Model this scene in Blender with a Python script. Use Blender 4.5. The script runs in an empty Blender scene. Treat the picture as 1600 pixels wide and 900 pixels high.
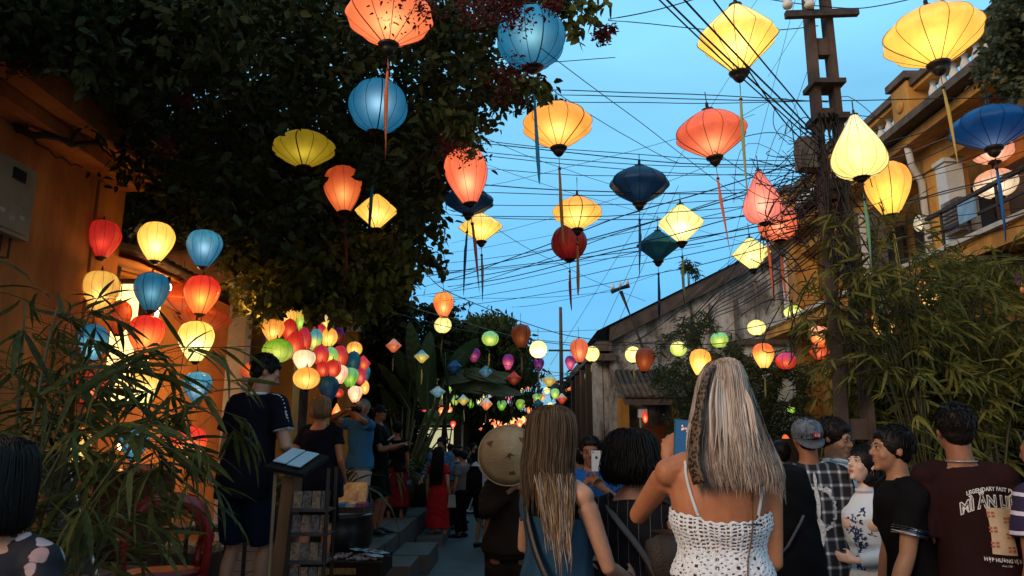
import bpy, bmesh, math, random
import numpy as np
from mathutils import Vector, Matrix, noise
from mathutils.bvhtree import BVHTree
random.seed(7); RNG = np.random.default_rng(7)
R = math.radians
SC = bpy.context.scene
COL = SC.collection

# ---------------------------------------------------------------- camera, world, sun, exposure
F = 1155.0; CAMZ = 1.55; TH = math.atan(240.0 / F)
cam_d = bpy.data.cameras.new('camera'); cam = bpy.data.objects.new('camera', cam_d); COL.objects.link(cam)
cam_d.sensor_width = 36; cam_d.lens = 36 * F / 1600; cam_d.clip_end = 2000; cam_d.clip_start = 0.05
cam.location = (0, 0, CAMZ); cam.rotation_euler = (math.pi / 2 + TH, 0, 0)
SC.camera = cam
SC.render.resolution_x = 1600; SC.render.resolution_y = 900
w = bpy.data.worlds.new('World'); SC.world = w; w.use_nodes = True
nt = w.node_tree; nt.nodes.clear()
out = nt.nodes.new('ShaderNodeOutputWorld')
bg = nt.nodes.new('ShaderNodeBackground'); bg.inputs[1].default_value = 1.0
sky = nt.nodes.new('ShaderNodeTexSky'); sky.sky_type = 'NISHITA'; sky.sun_disc = False
sky.sun_elevation = R(4); sky.sun_rotation = R(200); sky.air_density = 1.0; sky.dust_density = 0.5; sky.ozone_density = 3
bg0 = nt.nodes.new('ShaderNodeBackground'); bg0.inputs[1].default_value = 0.05
nt.links.new(sky.outputs[0], bg0.inputs[0])
tc = nt.nodes.new('ShaderNodeTexCoord'); sep = nt.nodes.new('ShaderNodeSeparateXYZ')
nt.links.new(tc.outputs['Generated'], sep.inputs[0])
rmp = nt.nodes.new('ShaderNodeValToRGB'); nt.links.new(sep.outputs[2], rmp.inputs[0])
el = rmp.color_ramp.elements
el[0].position = 0.0; el[0].color = (0.14, 0.42, 0.66, 1)
el[1].position = 1.0; el[1].color = (0.12, 0.42, 0.62, 1)
e = el.new(0.18); e.color = (0.105, 0.42, 0.76, 1)
e = el.new(0.48); e.color = (0.24, 0.63, 0.90, 1)
nz = nt.nodes.new('ShaderNodeTexNoise'); nz.inputs['Scale'].default_value = 2.2; nz.inputs['Detail'].default_value = 4
mp = nt.nodes.new('ShaderNodeMapping'); mp.inputs['Scale'].default_value = (1, 1, 3.5)
nt.links.new(tc.outputs['Generated'], mp.inputs[0]); nt.links.new(mp.outputs[0], nz.inputs[0])
mr = nt.nodes.new('ShaderNodeMapRange'); mr.inputs[1].default_value = 0.3; mr.inputs[2].default_value = 0.8
mr.inputs[3].default_value = 0.80; mr.inputs[4].default_value = 1.13
nt.links.new(nz.outputs[0], mr.inputs[0])
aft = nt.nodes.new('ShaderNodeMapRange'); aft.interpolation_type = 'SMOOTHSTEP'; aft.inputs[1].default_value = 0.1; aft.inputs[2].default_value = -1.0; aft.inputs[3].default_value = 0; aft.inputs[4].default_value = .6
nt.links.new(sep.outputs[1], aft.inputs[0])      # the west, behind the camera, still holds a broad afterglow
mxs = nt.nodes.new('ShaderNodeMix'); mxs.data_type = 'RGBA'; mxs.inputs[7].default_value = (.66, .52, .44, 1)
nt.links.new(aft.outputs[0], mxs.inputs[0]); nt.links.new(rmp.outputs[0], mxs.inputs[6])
vm = nt.nodes.new('ShaderNodeVectorMath'); vm.operation = 'SCALE'
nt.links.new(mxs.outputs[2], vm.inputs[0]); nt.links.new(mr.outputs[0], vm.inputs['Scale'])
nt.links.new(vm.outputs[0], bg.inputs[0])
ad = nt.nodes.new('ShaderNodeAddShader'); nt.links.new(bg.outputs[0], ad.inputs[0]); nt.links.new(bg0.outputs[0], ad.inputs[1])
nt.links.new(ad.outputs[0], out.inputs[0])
sd = bpy.data.lights.new('sun', 'SUN'); sd.energy = 1.8; sd.angle = R(30); sd.color = (1.0, 0.70, 0.46)
so = bpy.data.objects.new('sun', sd); COL.objects.link(so); so.location = (-10, -12, 20); so.rotation_euler = Vector((.70, .60, -.42)).to_track_quat('-Z', 'Y').to_euler()
SC.view_settings.view_transform = 'Standard'; SC.view_settings.look = 'None'
SC.view_settings.exposure = 0.22; SC.view_settings.gamma = 1.0; SC.view_settings.use_curve_mapping = False
SC.render.engine = 'CYCLES'; SC.cycles.use_denoising = True
SC.cycles.max_bounces = 5; SC.cycles.diffuse_bounces = 3; SC.cycles.glossy_bounces = 2; SC.cycles.transmission_bounces = 3
SC.cycles.sample_clamp_indirect = 4.0

# ---------------------------------------------------------------- helpers
cT, sT = math.cos(TH), math.sin(TH)
def ray(px, py):
    cx, cy = (px - 800) / F, (450 - py) / F
    return Vector((cx, cT - sT * cy, sT + cT * cy))
def P(px, py, Y):
    r = ray(px, py); return Vector((0, 0, CAMZ)) + r * (Y / r.y)
def PXp(px, py, X):
    r = ray(px, py); return Vector((0, 0, CAMZ)) + r * (X / r.x)
def PZ(px, py, Z):
    r = ray(px, py); return Vector((0, 0, CAMZ)) + r * ((Z - CAMZ) / r.z)
def ppm(p):   # pixels per metre at a point
    return F / (p.y * cT + (p.z - CAMZ) * sT)
def lin(c):
    return tuple((x / 12.92 if x <= .04045 else ((x + .055) / 1.055) ** 2.4) for x in (v / 255 for v in c))

def tag(o, label=None, cat=None, group=None, kind=None):
    if label: o['label'] = label
    if cat: o['category'] = cat
    if group: o['group'] = group
    if kind: o['kind'] = kind
    return o
def link(o, parent=None):
    COL.objects.link(o)
    if parent is not None: o.parent = parent
    return o
def empty(name, loc=(0, 0, 0), rz=0):
    o = bpy.data.objects.new(name, None); o.location = loc; o.rotation_euler = (0, 0, rz); o.empty_display_size = .1
    return link(o)
def mobj(name, me, parent=None, loc=None, scale=None, rot=None):
    o = bpy.data.objects.new(name, me)
    if loc is not None: o.location = loc
    if scale is not None: o.scale = scale
    if rot is not None: o.rotation_euler = rot
    return link(o, parent)
def copy_tree(o, parent=None):
    c = o.copy(); COL.objects.link(c); c.parent = parent
    for ch in o.children: copy_tree(ch, c)
    return c

def frame_for(d):
    d = d.normalized(); up = Vector((0, 0, 1)) if abs(d.z) < .95 else Vector((0, 1, 0))
    a = d.cross(up).normalized(); b = a.cross(d).normalized(); return a, b

class MB:
    def __init__(s): s.v = []; s.f = []; s.fm = []
    def quad(s, *p):
        n = len(s.v); s.v += [tuple(x) for x in p]; s.f.append(tuple(range(n, n + len(p))))
    def box(s, c, d, rz=0, taper=1.0, rx=0, ry=0):
        n = len(s.v); hx, hy, hz = d[0] / 2, d[1] / 2, d[2] / 2
        M = Matrix.Rotation(rz, 3, 'Z') @ Matrix.Rotation(rx, 3, 'X') @ Matrix.Rotation(ry, 3, 'Y')
        for z, k in ((-hz, 1), (hz, taper)):
            for x, y in ((-hx, -hy), (hx, -hy), (hx, hy), (-hx, hy)):
                p = M @ Vector((x * k, y * k, z)); s.v.append((c[0] + p.x, c[1] + p.y, c[2] + p.z))
        for f in ((0, 3, 2, 1), (4, 5, 6, 7), (0, 1, 5, 4), (1, 2, 6, 5), (2, 3, 7, 6), (3, 0, 4, 7)):
            s.f.append(tuple(n + i for i in f))
        return s
    def prism(s, pts, y0, y1, axis='y'):   # pts 2d polygon extruded
        n = len(s.v); k = len(pts)
        for y in (y0, y1):
            for a, b in pts:
                s.v.append((a, y, b) if axis == 'y' else ((y, a, b) if axis == 'x' else (a, b, y)))
        s.f.append(tuple(range(n, n + k))); s.f.append(tuple(range(n + 2 * k - 1, n + k - 1, -1)))
        for i in range(k):
            j = (i + 1) % k; s.f.append((n + i, n + j, n + k + j, n + k + i))
        return s
    def tube(s, pts, rad, seg=6, cap=True, flat=None):
        pts = [Vector(p) for p in pts]; n0 = len(s.v); k = len(pts)
        if not hasattr(rad, '__len__'): rad = [rad] * k
        pa = None
        for i, p in enumerate(pts):
            d = pts[min(i + 1, k - 1)] - pts[max(i - 1, 0)]
            if d.length < 1e-9: d = Vector((0, 0, 1))
            if pa is None: a, b = frame_for(d)
            else:
                dn = d.normalized(); a = (pa - dn * pa.dot(dn)); a = a.normalized() if a.length > 1e-6 else frame_for(d)[0]; b = a.cross(dn).normalized() * -1
            pa = a
            r = rad[i]; ra, rb = (r if hasattr(r, '__len__') else (r, r))
            if flat is not None: rb = ra * flat
            for j in range(seg):
                t = 2 * math.pi * j / seg; s.v.append(tuple(p + a * (ra * math.cos(t)) + b * (rb * math.sin(t))))
        for i in range(k - 1):
            for j in range(seg):
                q = (j + 1) % seg; s.f.append((n0 + i * seg + j, n0 + i * seg + q, n0 + (i + 1) * seg + q, n0 + (i + 1) * seg + j))
        if cap:
            s.f.append(tuple(n0 + j for j in range(seg - 1, -1, -1))); s.f.append(tuple(n0 + (k - 1) * seg + j for j in range(seg)))
        return s
    def loft(s, rings, seg=16, cap=True):   # rings: (cx,cy,cz,rx,ry) horizontal ellipses
        n0 = len(s.v)
        for (cx, cy, cz, rx, ry) in rings:
            for j in range(seg):
                t = 2 * math.pi * j / seg; s.v.append((cx + rx * math.cos(t), cy + ry * math.sin(t), cz))
        for i in range(len(rings) - 1):
            for j in range(seg):
                q = (j + 1) % seg; s.f.append((n0 + i * seg + j, n0 + i * seg + q, n0 + (i + 1) * seg + q, n0 + (i + 1) * seg + j))
        if cap:
            s.f.append(tuple(n0 + j for j in range(seg - 1, -1, -1))); k = len(rings) - 1
            s.f.append(tuple(n0 + k * seg + j for j in range(seg)))
        return s
    def lathe(s, prof, c=(0, 0, 0), seg=16, cap=True):
        return s.loft([(c[0], c[1], c[2] + z, r, r) for r, z in prof], seg, cap)
    def ell(s, c, r, M=None, nu=10, nv=7):
        n0 = len(s.v); c = Vector(c)
        for i in range(1, nv):
            t = math.pi * i / nv
            for j in range(nu):
                u = 2 * math.pi * j / nu
                p = Vector((r[0] * math.sin(t) * math.cos(u), r[1] * math.sin(t) * math.sin(u), r[2] * math.cos(t)))
                if M is not None: p = M @ p
                s.v.append(tuple(c + p))
        for sg in (1, -1):
            p = Vector((0, 0, sg * r[2]))
            if M is not None: p = M @ p
            s.v.append(tuple(c + p))
        T, B = n0 + (nv - 1) * nu, n0 + (nv - 1) * nu + 1
        for j in range(nu):
            q = (j + 1) % nu; s.f.append((T, n0 + j, n0 + q)); s.f.append((B, n0 + (nv - 2) * nu + q, n0 + (nv - 2) * nu + j))
            for i in range(nv - 2):
                s.f.append((n0 + i * nu + j, n0 + (i + 1) * nu + j, n0 + (i + 1) * nu + q, n0 + i * nu + q))
        return s
    def mesh(s, name, mat=None, smooth=False):
        me = bpy.data.meshes.new(name); me.from_pydata(s.v, [], s.f); me.update()
        if mat is not None: me.materials.append(mat)
        if smooth: me.shade_smooth()
        return me
    def build(s, name, mat, parent=None, smooth=False, loc=None, kind=None, label=None, cat=None, group=None, rot=None, scale=None):
        o = mobj(name, s.mesh(name, mat, smooth), parent, loc, scale, rot)
        tag(o, label, cat, group, kind); return o

def fast_mesh(name, verts, faces, mat=None, smooth=False):
    """numpy mesh: verts (n,3), faces (m,k)"""
    me = bpy.data.meshes.new(name); verts = np.asarray(verts, dtype=np.float32); faces = np.asarray(faces, dtype=np.int32)
    me.vertices.add(len(verts)); me.vertices.foreach_set('co', verts.ravel())
    m, k = faces.shape; me.loops.add(m * k); me.loops.foreach_set('vertex_index', faces.ravel())
    me.polygons.add(m); me.polygons.foreach_set('loop_start', np.arange(0, m * k, k, dtype=np.int32))
    me.update(calc_edges=True)
    if mat is not None: me.materials.append(mat)
    if smooth: me.shade_smooth()
    return me

def remesh(mb, voxel, name, mat, smooth_it=2, parent=None, loc=None, rot=None, disp=None, adapt=0.0):
    tmp = bpy.data.meshes.new('tmp'); tmp.from_pydata(mb.v, [], mb.f); tmp.update()
    o = bpy.data.objects.new('tmp', tmp); COL.objects.link(o)
    m = o.modifiers.new('r', 'REMESH'); m.mode = 'VOXEL'; m.voxel_size = voxel; m.adaptivity = adapt; m.use_smooth_shade = True
    if smooth_it:
        k = o.modifiers.new('s', 'CORRECTIVE_SMOOTH' if False else 'SMOOTH'); k.factor = .5; k.iterations = smooth_it
    dg = bpy.context.evaluated_depsgraph_get()
    me = bpy.data.meshes.new_from_object(o.evaluated_get(dg)); me.name = name
    bpy.data.objects.remove(o); bpy.data.meshes.remove(tmp)
    if disp is not None:
        n = len(me.vertices); co = np.empty(n * 3, np.float32); no = np.empty(n * 3, np.float32)
        me.vertices.foreach_get('co', co); me.vertices.foreach_get('normal', no)
        co = co.reshape(-1, 3); no = no.reshape(-1, 3)
        co = co + no * disp(co)[:, None]; me.vertices.foreach_set('co', co.ravel()); me.update()
    me.materials.clear(); me.materials.append(mat); me.shade_smooth()
    return mobj(name, me, parent, loc, None, rot)

# ---------------------------------------------------------------- materials
MATS = {}
class NT:
    def __init__(s, name):
        s.m = bpy.data.materials.new(name); s.m.use_nodes = True; s.t = s.m.node_tree; s.t.nodes.clear()
        s.out = s.n('ShaderNodeOutputMaterial')
    def n(s, typ, **kw):
        q = s.t.nodes.new(typ)
        for k, v in kw.items(): setattr(q, k, v)
        return q
    def l(s, a, b): s.t.links.new(a, b)
    def math(s, op, a, b=None, clamp=False):
        q = s.n('ShaderNodeMath', operation=op, use_clamp=clamp)
        for i, x in enumerate((a, b)):
            if x is None: continue
            if isinstance(x, (int, float)): q.inputs[i].default_value = x
            else: s.l(x, q.inputs[i])
        return q.outputs[0]
    def mix(s, fac, a, b, mode='MIX'):
        q = s.n('ShaderNodeMix', data_type='RGBA', blend_type=mode)
        for sock, x in ((q.inputs[0], fac), (q.inputs[6], a), (q.inputs[7], b)):
            if isinstance(x, (int, float)): sock.default_value = x
            elif isinstance(x, tuple): sock.default_value = (*x[:3], 1)
            else: s.l(x, sock)
        return q.outputs[2]
    def noise(s, scale, detail=4, rough=.55, coord=None, stretch=None, dist=0):
        q = s.n('ShaderNodeTexNoise'); q.inputs['Scale'].default_value = scale; q.inputs['Detail'].default_value = detail
        q.inputs['Roughness'].default_value = rough; q.inputs['Distortion'].default_value = dist
        c = coord if coord is not None else s.coord()
        if stretch:
            mp = s.n('ShaderNodeMapping'); mp.inputs['Scale'].default_value = stretch; s.l(c, mp.inputs[0]); c = mp.outputs[0]
        s.l(c, q.inputs[0]); return q.outputs[0]
    def coord(s, which='Object'):
        if which == 'World': return s.n('ShaderNodeNewGeometry').outputs['Position']
        return s.n('ShaderNodeTexCoord').outputs[which]
    def ramp(s, fac, stops):
        q = s.n('ShaderNodeValToRGB'); s.l(fac, q.inputs[0]); e = q.color_ramp.elements
        e[0].position = stops[0][0]; e[0].color = (*stops[0][1][:3], 1); e[1].position = stops[-1][0]; e[1].color = (*stops[-1][1][:3], 1)
        for p, c in stops[1:-1]:
            x = e.new(p); x.color = (*c[:3], 1)
        return q.outputs[0]
    def bump(s, h, strength=.3, dist=.01):
        q = s.n('ShaderNodeBump'); q.inputs['Strength'].default_value = strength; q.inputs['Distance'].default_value = dist; s.l(h, q.inputs['Height']); return q.outputs[0]
    def bsdf(s, col, rough=.7, normal=None, metal=0, spec=.3, emit=None, es=0, trans=None, alpha=None):
        q = s.n('ShaderNodeBsdfPrincipled')
        if isinstance(col, tuple): q.inputs['Base Color'].default_value = (*col[:3], 1)
        else: s.l(col, q.inputs['Base Color'])
        if isinstance(rough, (int, float)): q.inputs['Roughness'].default_value = rough
        else: s.l(rough, q.inputs['Roughness'])
        q.inputs['Metallic'].default_value = metal; q.inputs['Specular IOR Level'].default_value = spec
        if normal is not None: s.l(normal, q.inputs['Normal'])
        if emit is not None:
            if isinstance(emit, tuple): q.inputs['Emission Color'].default_value = (*emit[:3], 1)
            else: s.l(emit, q.inputs['Emission Color'])
            q.inputs['Emission Strength'].default_value = es
        s.l(q.outputs[0], s.out.inputs[0]); return q

def mat(name, col, rough=.75, var=.25, scale=8, bump=.15, bscale=None, spec=.3, metal=0, coord='Object', dark=None, stretch=None, bdist=.01):
    if name in MATS: return MATS[name]
    t = NT(name); c = t.coord(coord)
    nse = t.noise(scale, 5, .6, c, stretch)
    lo = dark if dark else tuple(x * (1 - var) for x in col); hi = tuple(min(1, x * (1 + var * .7)) for x in col)
    colr = t.ramp(nse, [(.3, lo), (.7, hi)])
    nb = t.noise(bscale or scale * 6, 4, .6, c, stretch)
    t.bsdf(colr, rough, t.bump(nb, bump, bdist), metal, spec)
    MATS[name] = t.m; return t.m

def plain_emit(name, col, s):
    if name in MATS: return MATS[name]
    t = NT(name); t.bsdf(tuple(col), .5, emit=tuple(col), es=s); MATS[name] = t.m; return t.m
# ---------------------------------------------------------------- lanterns
def make_silk():
    t = NT('lantern silk'); c = t.coord()
    sp = t.n('ShaderNodeSeparateXYZ'); t.l(c, sp.inputs[0])
    def att(n, out='Vector'):
        a = t.n('ShaderNodeAttribute', attribute_type='OBJECT', attribute_name=n); return a.outputs[out]
    top, low, glow, hotc = att('tint_top', 'Color'), att('tint_low', 'Color'), att('glow', 'Fac'), att('hot', 'Color')
    # silk is stretched over ribs: fine weave, faint vertical pulls and creases
    oi = t.n('ShaderNodeObjectInfo'); ofs = t.n('ShaderNodeVectorMath', operation='SCALE'); t.l(oi.outputs['Location'], ofs.inputs[0]); ofs.inputs['Scale'].default_value = 3.7
    cr_ = t.n('ShaderNodeVectorMath', operation='ADD'); t.l(c, cr_.inputs[0]); t.l(ofs.outputs[0], cr_.inputs[1])
    nse = t.noise(2.4, 5, .62, cr_.outputs[0], (1, 1, .6), .8); fine = t.noise(60, 2, .5, c, (1, 1, 4))
    zz = t.math('ADD', sp.outputs[2], t.math('MULTIPLY', t.math('SUBTRACT', nse, .5), .25))
    mr = t.n('ShaderNodeMapRange'); mr.interpolation_type = 'SMOOTHSTEP'
    t.l(zz, mr.inputs[0]); mr.inputs[1].default_value = -.25; mr.inputs[2].default_value = .55
    tint = t.mix(mr.outputs[0], low, top)
    v = t.n('ShaderNodeMapRange'); t.l(nse, v.inputs[0]); v.inputs[1].default_value = .25; v.inputs[2].default_value = .75; v.inputs[3].default_value = .74; v.inputs[4].default_value = 1.16
    vs = t.n('ShaderNodeVectorMath', operation='SCALE'); t.l(tint, vs.inputs[0]); t.l(v.outputs[0], vs.inputs['Scale']); tint = vs.outputs[0]
    # bulb hanging inside, seen through the silk: nearest distance of the line of sight to it
    geo = t.n('ShaderNodeNewGeometry')
    vt = t.n('ShaderNodeVectorTransform', vector_type='VECTOR', convert_from='WORLD', convert_to='OBJECT'); t.l(geo.outputs['Incoming'], vt.inputs[0])
    nrm = t.n('ShaderNodeVectorMath', operation='NORMALIZE'); t.l(vt.outputs[0], nrm.inputs[0])
    off = t.n('ShaderNodeVectorMath', operation='SUBTRACT'); t.l(c, off.inputs[0])
    comb = t.n('ShaderNodeCombineXYZ'); t.l(att('bulb', 'Fac'), comb.inputs[2]); t.l(comb.outputs[0], off.inputs[1])
    cr = t.n('ShaderNodeVectorMath', operation='CROSS_PRODUCT'); t.l(off.outputs[0], cr.inputs[0]); t.l(nrm.outputs[0], cr.inputs[1])
    ln = t.n('ShaderNodeVectorMath', operation='LENGTH'); t.l(cr.outputs[0], ln.inputs[0])
    d2 = t.math('MULTIPLY', ln.outputs['Value'], ln.outputs['Value'])
    g1 = t.math('POWER', 2.718, t.math('MULTIPLY', d2, -3.2))
    g2 = t.math('POWER', 2.718, t.math('MULTIPLY', d2, -14.0))
    core = t.math('MULTIPLY', g1, glow)
    c1 = t.mix(t.math('MULTIPLY', core, .62, True), tint, hotc)
    st = t.math('ADD', t.math('MULTIPLY', glow, .44), t.math('MULTIPLY', t.math('MULTIPLY', g1, glow), .62))
    st = t.math('ADD', st, t.math('MULTIPLY', t.math('MULTIPLY', g2, glow), .7))
    st = t.math('ADD', st, 0.0)
    em = t.n('ShaderNodeEmission'); t.l(c1, em.inputs[0]); t.l(st, em.inputs[1])
    bmp = t.bump(t.math('ADD', nse, t.math('MULTIPLY', fine, .12)), .25, .04)
    di = t.n('ShaderNodeBsdfPrincipled'); t.l(tint, di.inputs['Base Color']); di.inputs['Roughness'].default_value = .33
    di.inputs['Specular IOR Level'].default_value = .6; t.l(bmp, di.inputs['Normal'])
    tr = t.n('ShaderNodeBsdfTranslucent'); t.l(tint, tr.inputs[0])
    mx = t.n('ShaderNodeMixShader'); mx.inputs[0].default_value = .45; t.l(di.outputs[0], mx.inputs[1]); t.l(tr.outputs[0], mx.inputs[2])
    ads = t.n('ShaderNodeAddShader'); t.l(mx.outputs[0], ads.inputs[0]); t.l(em.outputs[0], ads.inputs[1]); t.l(ads.outputs[0], t.out.inputs[0])
    return t.m
SILK = make_silk()
def objcol(name, rough=.6, mul=1.0, emit=0):
    t = NT(name); a = t.n('ShaderNodeAttribute', attribute_type='OBJECT', attribute_name='tint')
    nse = t.noise(40, 3, .6, None, (1, 1, .05)); c = t.mix(nse, tuple([.75] * 3), tuple([1.15] * 3))
    col = t.mix(1.0, a.outputs['Color'], c, 'MULTIPLY')
    q = t.bsdf(col, rough, t.bump(nse, .5, .01)); 
    if emit: t.l(col, q.inputs['Emission Color']); q.inputs['Emission Strength'].default_value = emit
    return t.m
TASSEL = objcol('tassel thread', .6)
RIBM = objcol('rib bamboo', .7)
FINIAL = mat('dark lacquered wood', (.02, .013, .010), .4, .3, 20, .1)
CORD = mat('black cord', (.012, .012, .014), .6, .2, 20, .1)
PROF = {
 'saucer': [(.10, 1), (.42, .80), (.74, .50), (.93, .24), (1, 0), (.97, -.17), (.80, -.42), (.50, -.72), (.20, -1)],
 'diamond': [(.12, 1), (.50, .62), (.84, .22), (.97, .07), (1, 0), (.96, -.08), (.80, -.26), (.48, -.62), (.16, -1)],
 'globe': [(.16, 1), (.46, .90), (.74, .68), (.93, .37), (1, 0), (.93, -.37), (.74, -.68), (.46, -.90), (.20, -1)],
 'balloon': [(.18, 1), (.52, .93), (.82, .74), (.98, .42), (1, .18), (.90, -.16), (.70, -.50), (.48, -.80), (.32, -1)],
 'onion': [(.13, 1), (.26, .80), (.47, .50), (.72, .16), (.93, -.20), (1, -.46), (.92, -.72), (.62, -.92), (.22, -1)],
 'bicone': [(.10, 1), (.5, .52), (.95, .08), (1, 0), (.95, -.10), (.5, -.58), (.14, -1)],
}
_lc = {}
def lantern_meshes(shape, n, hi):
    k = (shape, n, hi)
    if k in _lc: return _lc[k]
    prof = PROF[shape]
    if hi:   # refine the profile
        q = []
        for i in range(len(prof) - 1):
            for s in (0, .5):
                a = prof[max(i - 1, 0)]; b = prof[i]; c = prof[i + 1]; d = prof[min(i + 2, len(prof) - 1)]
                if s == 0: q.append(b)
                else: q.append(tuple((-a[j] + 9 * b[j] + 9 * c[j] - d[j]) / 16 for j in (0, 1)))
        q.append(prof[-1]); prof = q
    sub = 4 if hi else 2
    vs = []; fs = []; S = n * sub
    for (r, z) in prof:
        for j in range(S):
            th = 2 * math.pi * j / S; ph = (j % sub) / sub * 2 * math.pi / n
            ch = math.cos(math.pi / n) / math.cos(ph - math.pi / n)          # flat gore between two ribs
            rr = r * (ch * .9 + .1) * (1 - .012 * math.sin(math.pi * (j % sub) / sub))
            vs.append((rr * math.cos(th), rr * math.sin(th), z))
    for i in range(len(prof) - 1):
        for j in range(S):
            q = (j + 1) % S; fs.append((i * S + j, (i + 1) * S + j, (i + 1) * S + q, i * S + q))
    shell = fast_mesh('silk_shade', vs, fs, SILK, True)
    mb = MB()
    for j in range(n):
        th = 2 * math.pi * j / n; rad = (.009 if j % (n // 2 if n > 7 else n) else .02) * (1 if hi else 1.3)
        pts = [(r * 1.004 * math.cos(th), r * 1.004 * math.sin(th), z) for r, z in prof]
        mb.tube(pts, rad, 3 if not hi else 4)
    for zi in (0, -1):
        r, z = prof[zi]; ring = [(r * math.cos(a), r * math.sin(a), z) for a in [2 * math.pi * q / 12 for q in range(13)]]
        mb.tube(ring, .022, 4, cap=False)
    ribs = mb.mesh('rib_frame', RIBM)
    _lc[k] = (shell, ribs); return _lc[k]
_fin = MB(); _fin.lathe([(.30, 0), (.34, -.03), (.30, -.12), (.20, -.16), (.22, -.22), (.14, -.34), (.07, -.40), (.02, -.42)], seg=12)
FIN = _fin.mesh('finial', FINIAL, True)
_tc = MB(); _tc.lathe([(.16, -.03), (.17, .03), (.05, .07), (.045, .22), (.012, .24)], seg=10)
TCAP = _tc.mesh('top_cap', FINIAL, True)
_b = MB(); _b.ell((0, 0, 0), (1, 1, 1), nu=8, nv=6); BEAD = _b.mesh('bead', FINIAL, True)
_t = MB(); _t.tube([(0, 0, 0), (0.1, 0, -.08), (0, 0.1, -.5), (.3, 0, -1)], [.3, .75, .9, 1.2], 8); TASS = _t.mesh('tassel', TASSEL, True)
_t = MB(); _t.tube([(0, 0, 0), (0, 0, -1)], [1, 1], 4); CRD = _t.mesh('cord', CORD)
C = dict(orange=(248, 124, 62), dorange=(205, 88, 42), yellow=(250, 212, 104), pale=(250, 238, 165), cream=(250, 236, 205), olive=(185, 160, 38),
         amber=(250, 182, 84), blue=(30, 128, 168), navy=(26, 82, 126), teal=(38, 112, 136), red=(226, 58, 48), dred=(150, 36, 34), pink=(245, 150, 135), salmon=(235, 118, 84),
         rose=(220, 60, 90), green=(120, 190, 60), mint=(150, 215, 160), purple=(120, 25, 130), plum=(170, 30, 120), white=(225, 228, 220), sky=(90, 175, 200), maroon=(90, 25, 45), brown=(165, 80, 45), lime=(190, 215, 100), hotpink=(240, 90, 150), skyw=(150, 205, 225), coral=(250, 140, 90), peach=(250, 190, 160), royal=(18, 96, 165))
C['peachy'] = (252, 205, 120)
LANTERN_TOPS = []; KEEP = []
def lantern(px, py, wd, ht, shape, top, low=None, glow=1.0, label='', group=None, tas=None, D=None, Y=None, n=None, hot=None, bulb=None, tilt=0, cat='silk lantern', hang=None, ribc=None):
    low = low or top
    D = D or {'saucer': .56, 'diamond': .42, 'globe': .30, 'balloon': .33, 'onion': .36, 'bicone': .30}[shape]
    if Y is None:
        Y = F * D / wd * .97
    p = P(px, py, Y); k = ppm(p); D = wd / k
    elev = math.atan2(p.z - CAMZ, p.y)
    H = ht / k / max(.6, math.cos(elev - .0))
    hi = wd > 40; n = n or (12 if hi else 8)
    root = empty('hanging_lantern', p, RNG.uniform(0, 6.28)); tag(root, label, cat, group)
    if tilt: root.rotation_euler = (RNG.uniform(-1, 1) * tilt * .5, tilt, root.rotation_euler[2])
    else: root.rotation_euler = (RNG.normal(0, .05), RNG.normal(0, .05), root.rotation_euler[2])
    shell, ribs = lantern_meshes(shape, n, hi)
    s = mobj('silk_shade', shell, root, None, (D / 2, D / 2, H / 2))
    s['tint_top'] = lin(C[top]); s['tint_low'] = lin(C[low]); s['glow'] = float(glow)
    s['hot'] = lin(hot) if hot else tuple(min(1, a * .4 + b * .75) for a, b in zip(lin(C[low]), (1, .72, .22)))
    s['bulb'] = float(bulb if bulb is not None else (-.25 if shape != 'onion' else -.35))
    rc = ribc or tuple(x * .42 for x in lin(C[low]))
    if wd > 15:
        rb = mobj('rib_frame', ribs, root, None, (D / 2, D / 2, H / 2)); rb['tint'] = tuple(rc); rb['kind'] = 'stuff'
    kk = D / 2
    if wd > 22: mobj('top_cap', TCAP, root, (0, 0, H / 2), (kk, kk, kk))
    if wd > 15: mobj('finial', FIN, root, (0, 0, -H / 2), (kk * (.74 if shape == 'saucer' else .80 if shape == 'diamond' else .95), kk * (.74 if shape == 'saucer' else .80 if shape == 'diamond' else .95), kk * (.72 if shape in ('saucer', 'diamond') else .5)))
    L = (hang if hang is not None else RNG.uniform(.10, .2)) * 1.0
    if L > 0:
        mobj('hanging_cord', CRD, root, (0, 0, H / 2 + L), (.004, .004, L))
    KEEP.append((px, py, wd * .60, ht * .80, Y, 1.1 if py > 100 else .93)); LANTERN_TOPS.append(p + Vector((0, 0, H / 2 + L)))
    if tas:
        y1, tc = tas[0], tas[1]; Lt = (y1 - (py + ht / 2)) / k / math.cos(elev); z0 = -H / 2 - .02; gap = Lt * .3
        mobj('tassel_cord', CRD, root, (0, 0, z0), (.003, .003, gap))
        mobj('tassel_bead', BEAD, root, (0, 0, z0 - gap), (.014, .014, .014))
        tt = mobj('tassel', TASS, root, (0, 0, z0 - gap), (.013, .013, Lt - gap)); tt['tint'] = lin(C[tc]) if isinstance(tc, str) else lin(tc)
    return root
LN = lantern
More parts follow.
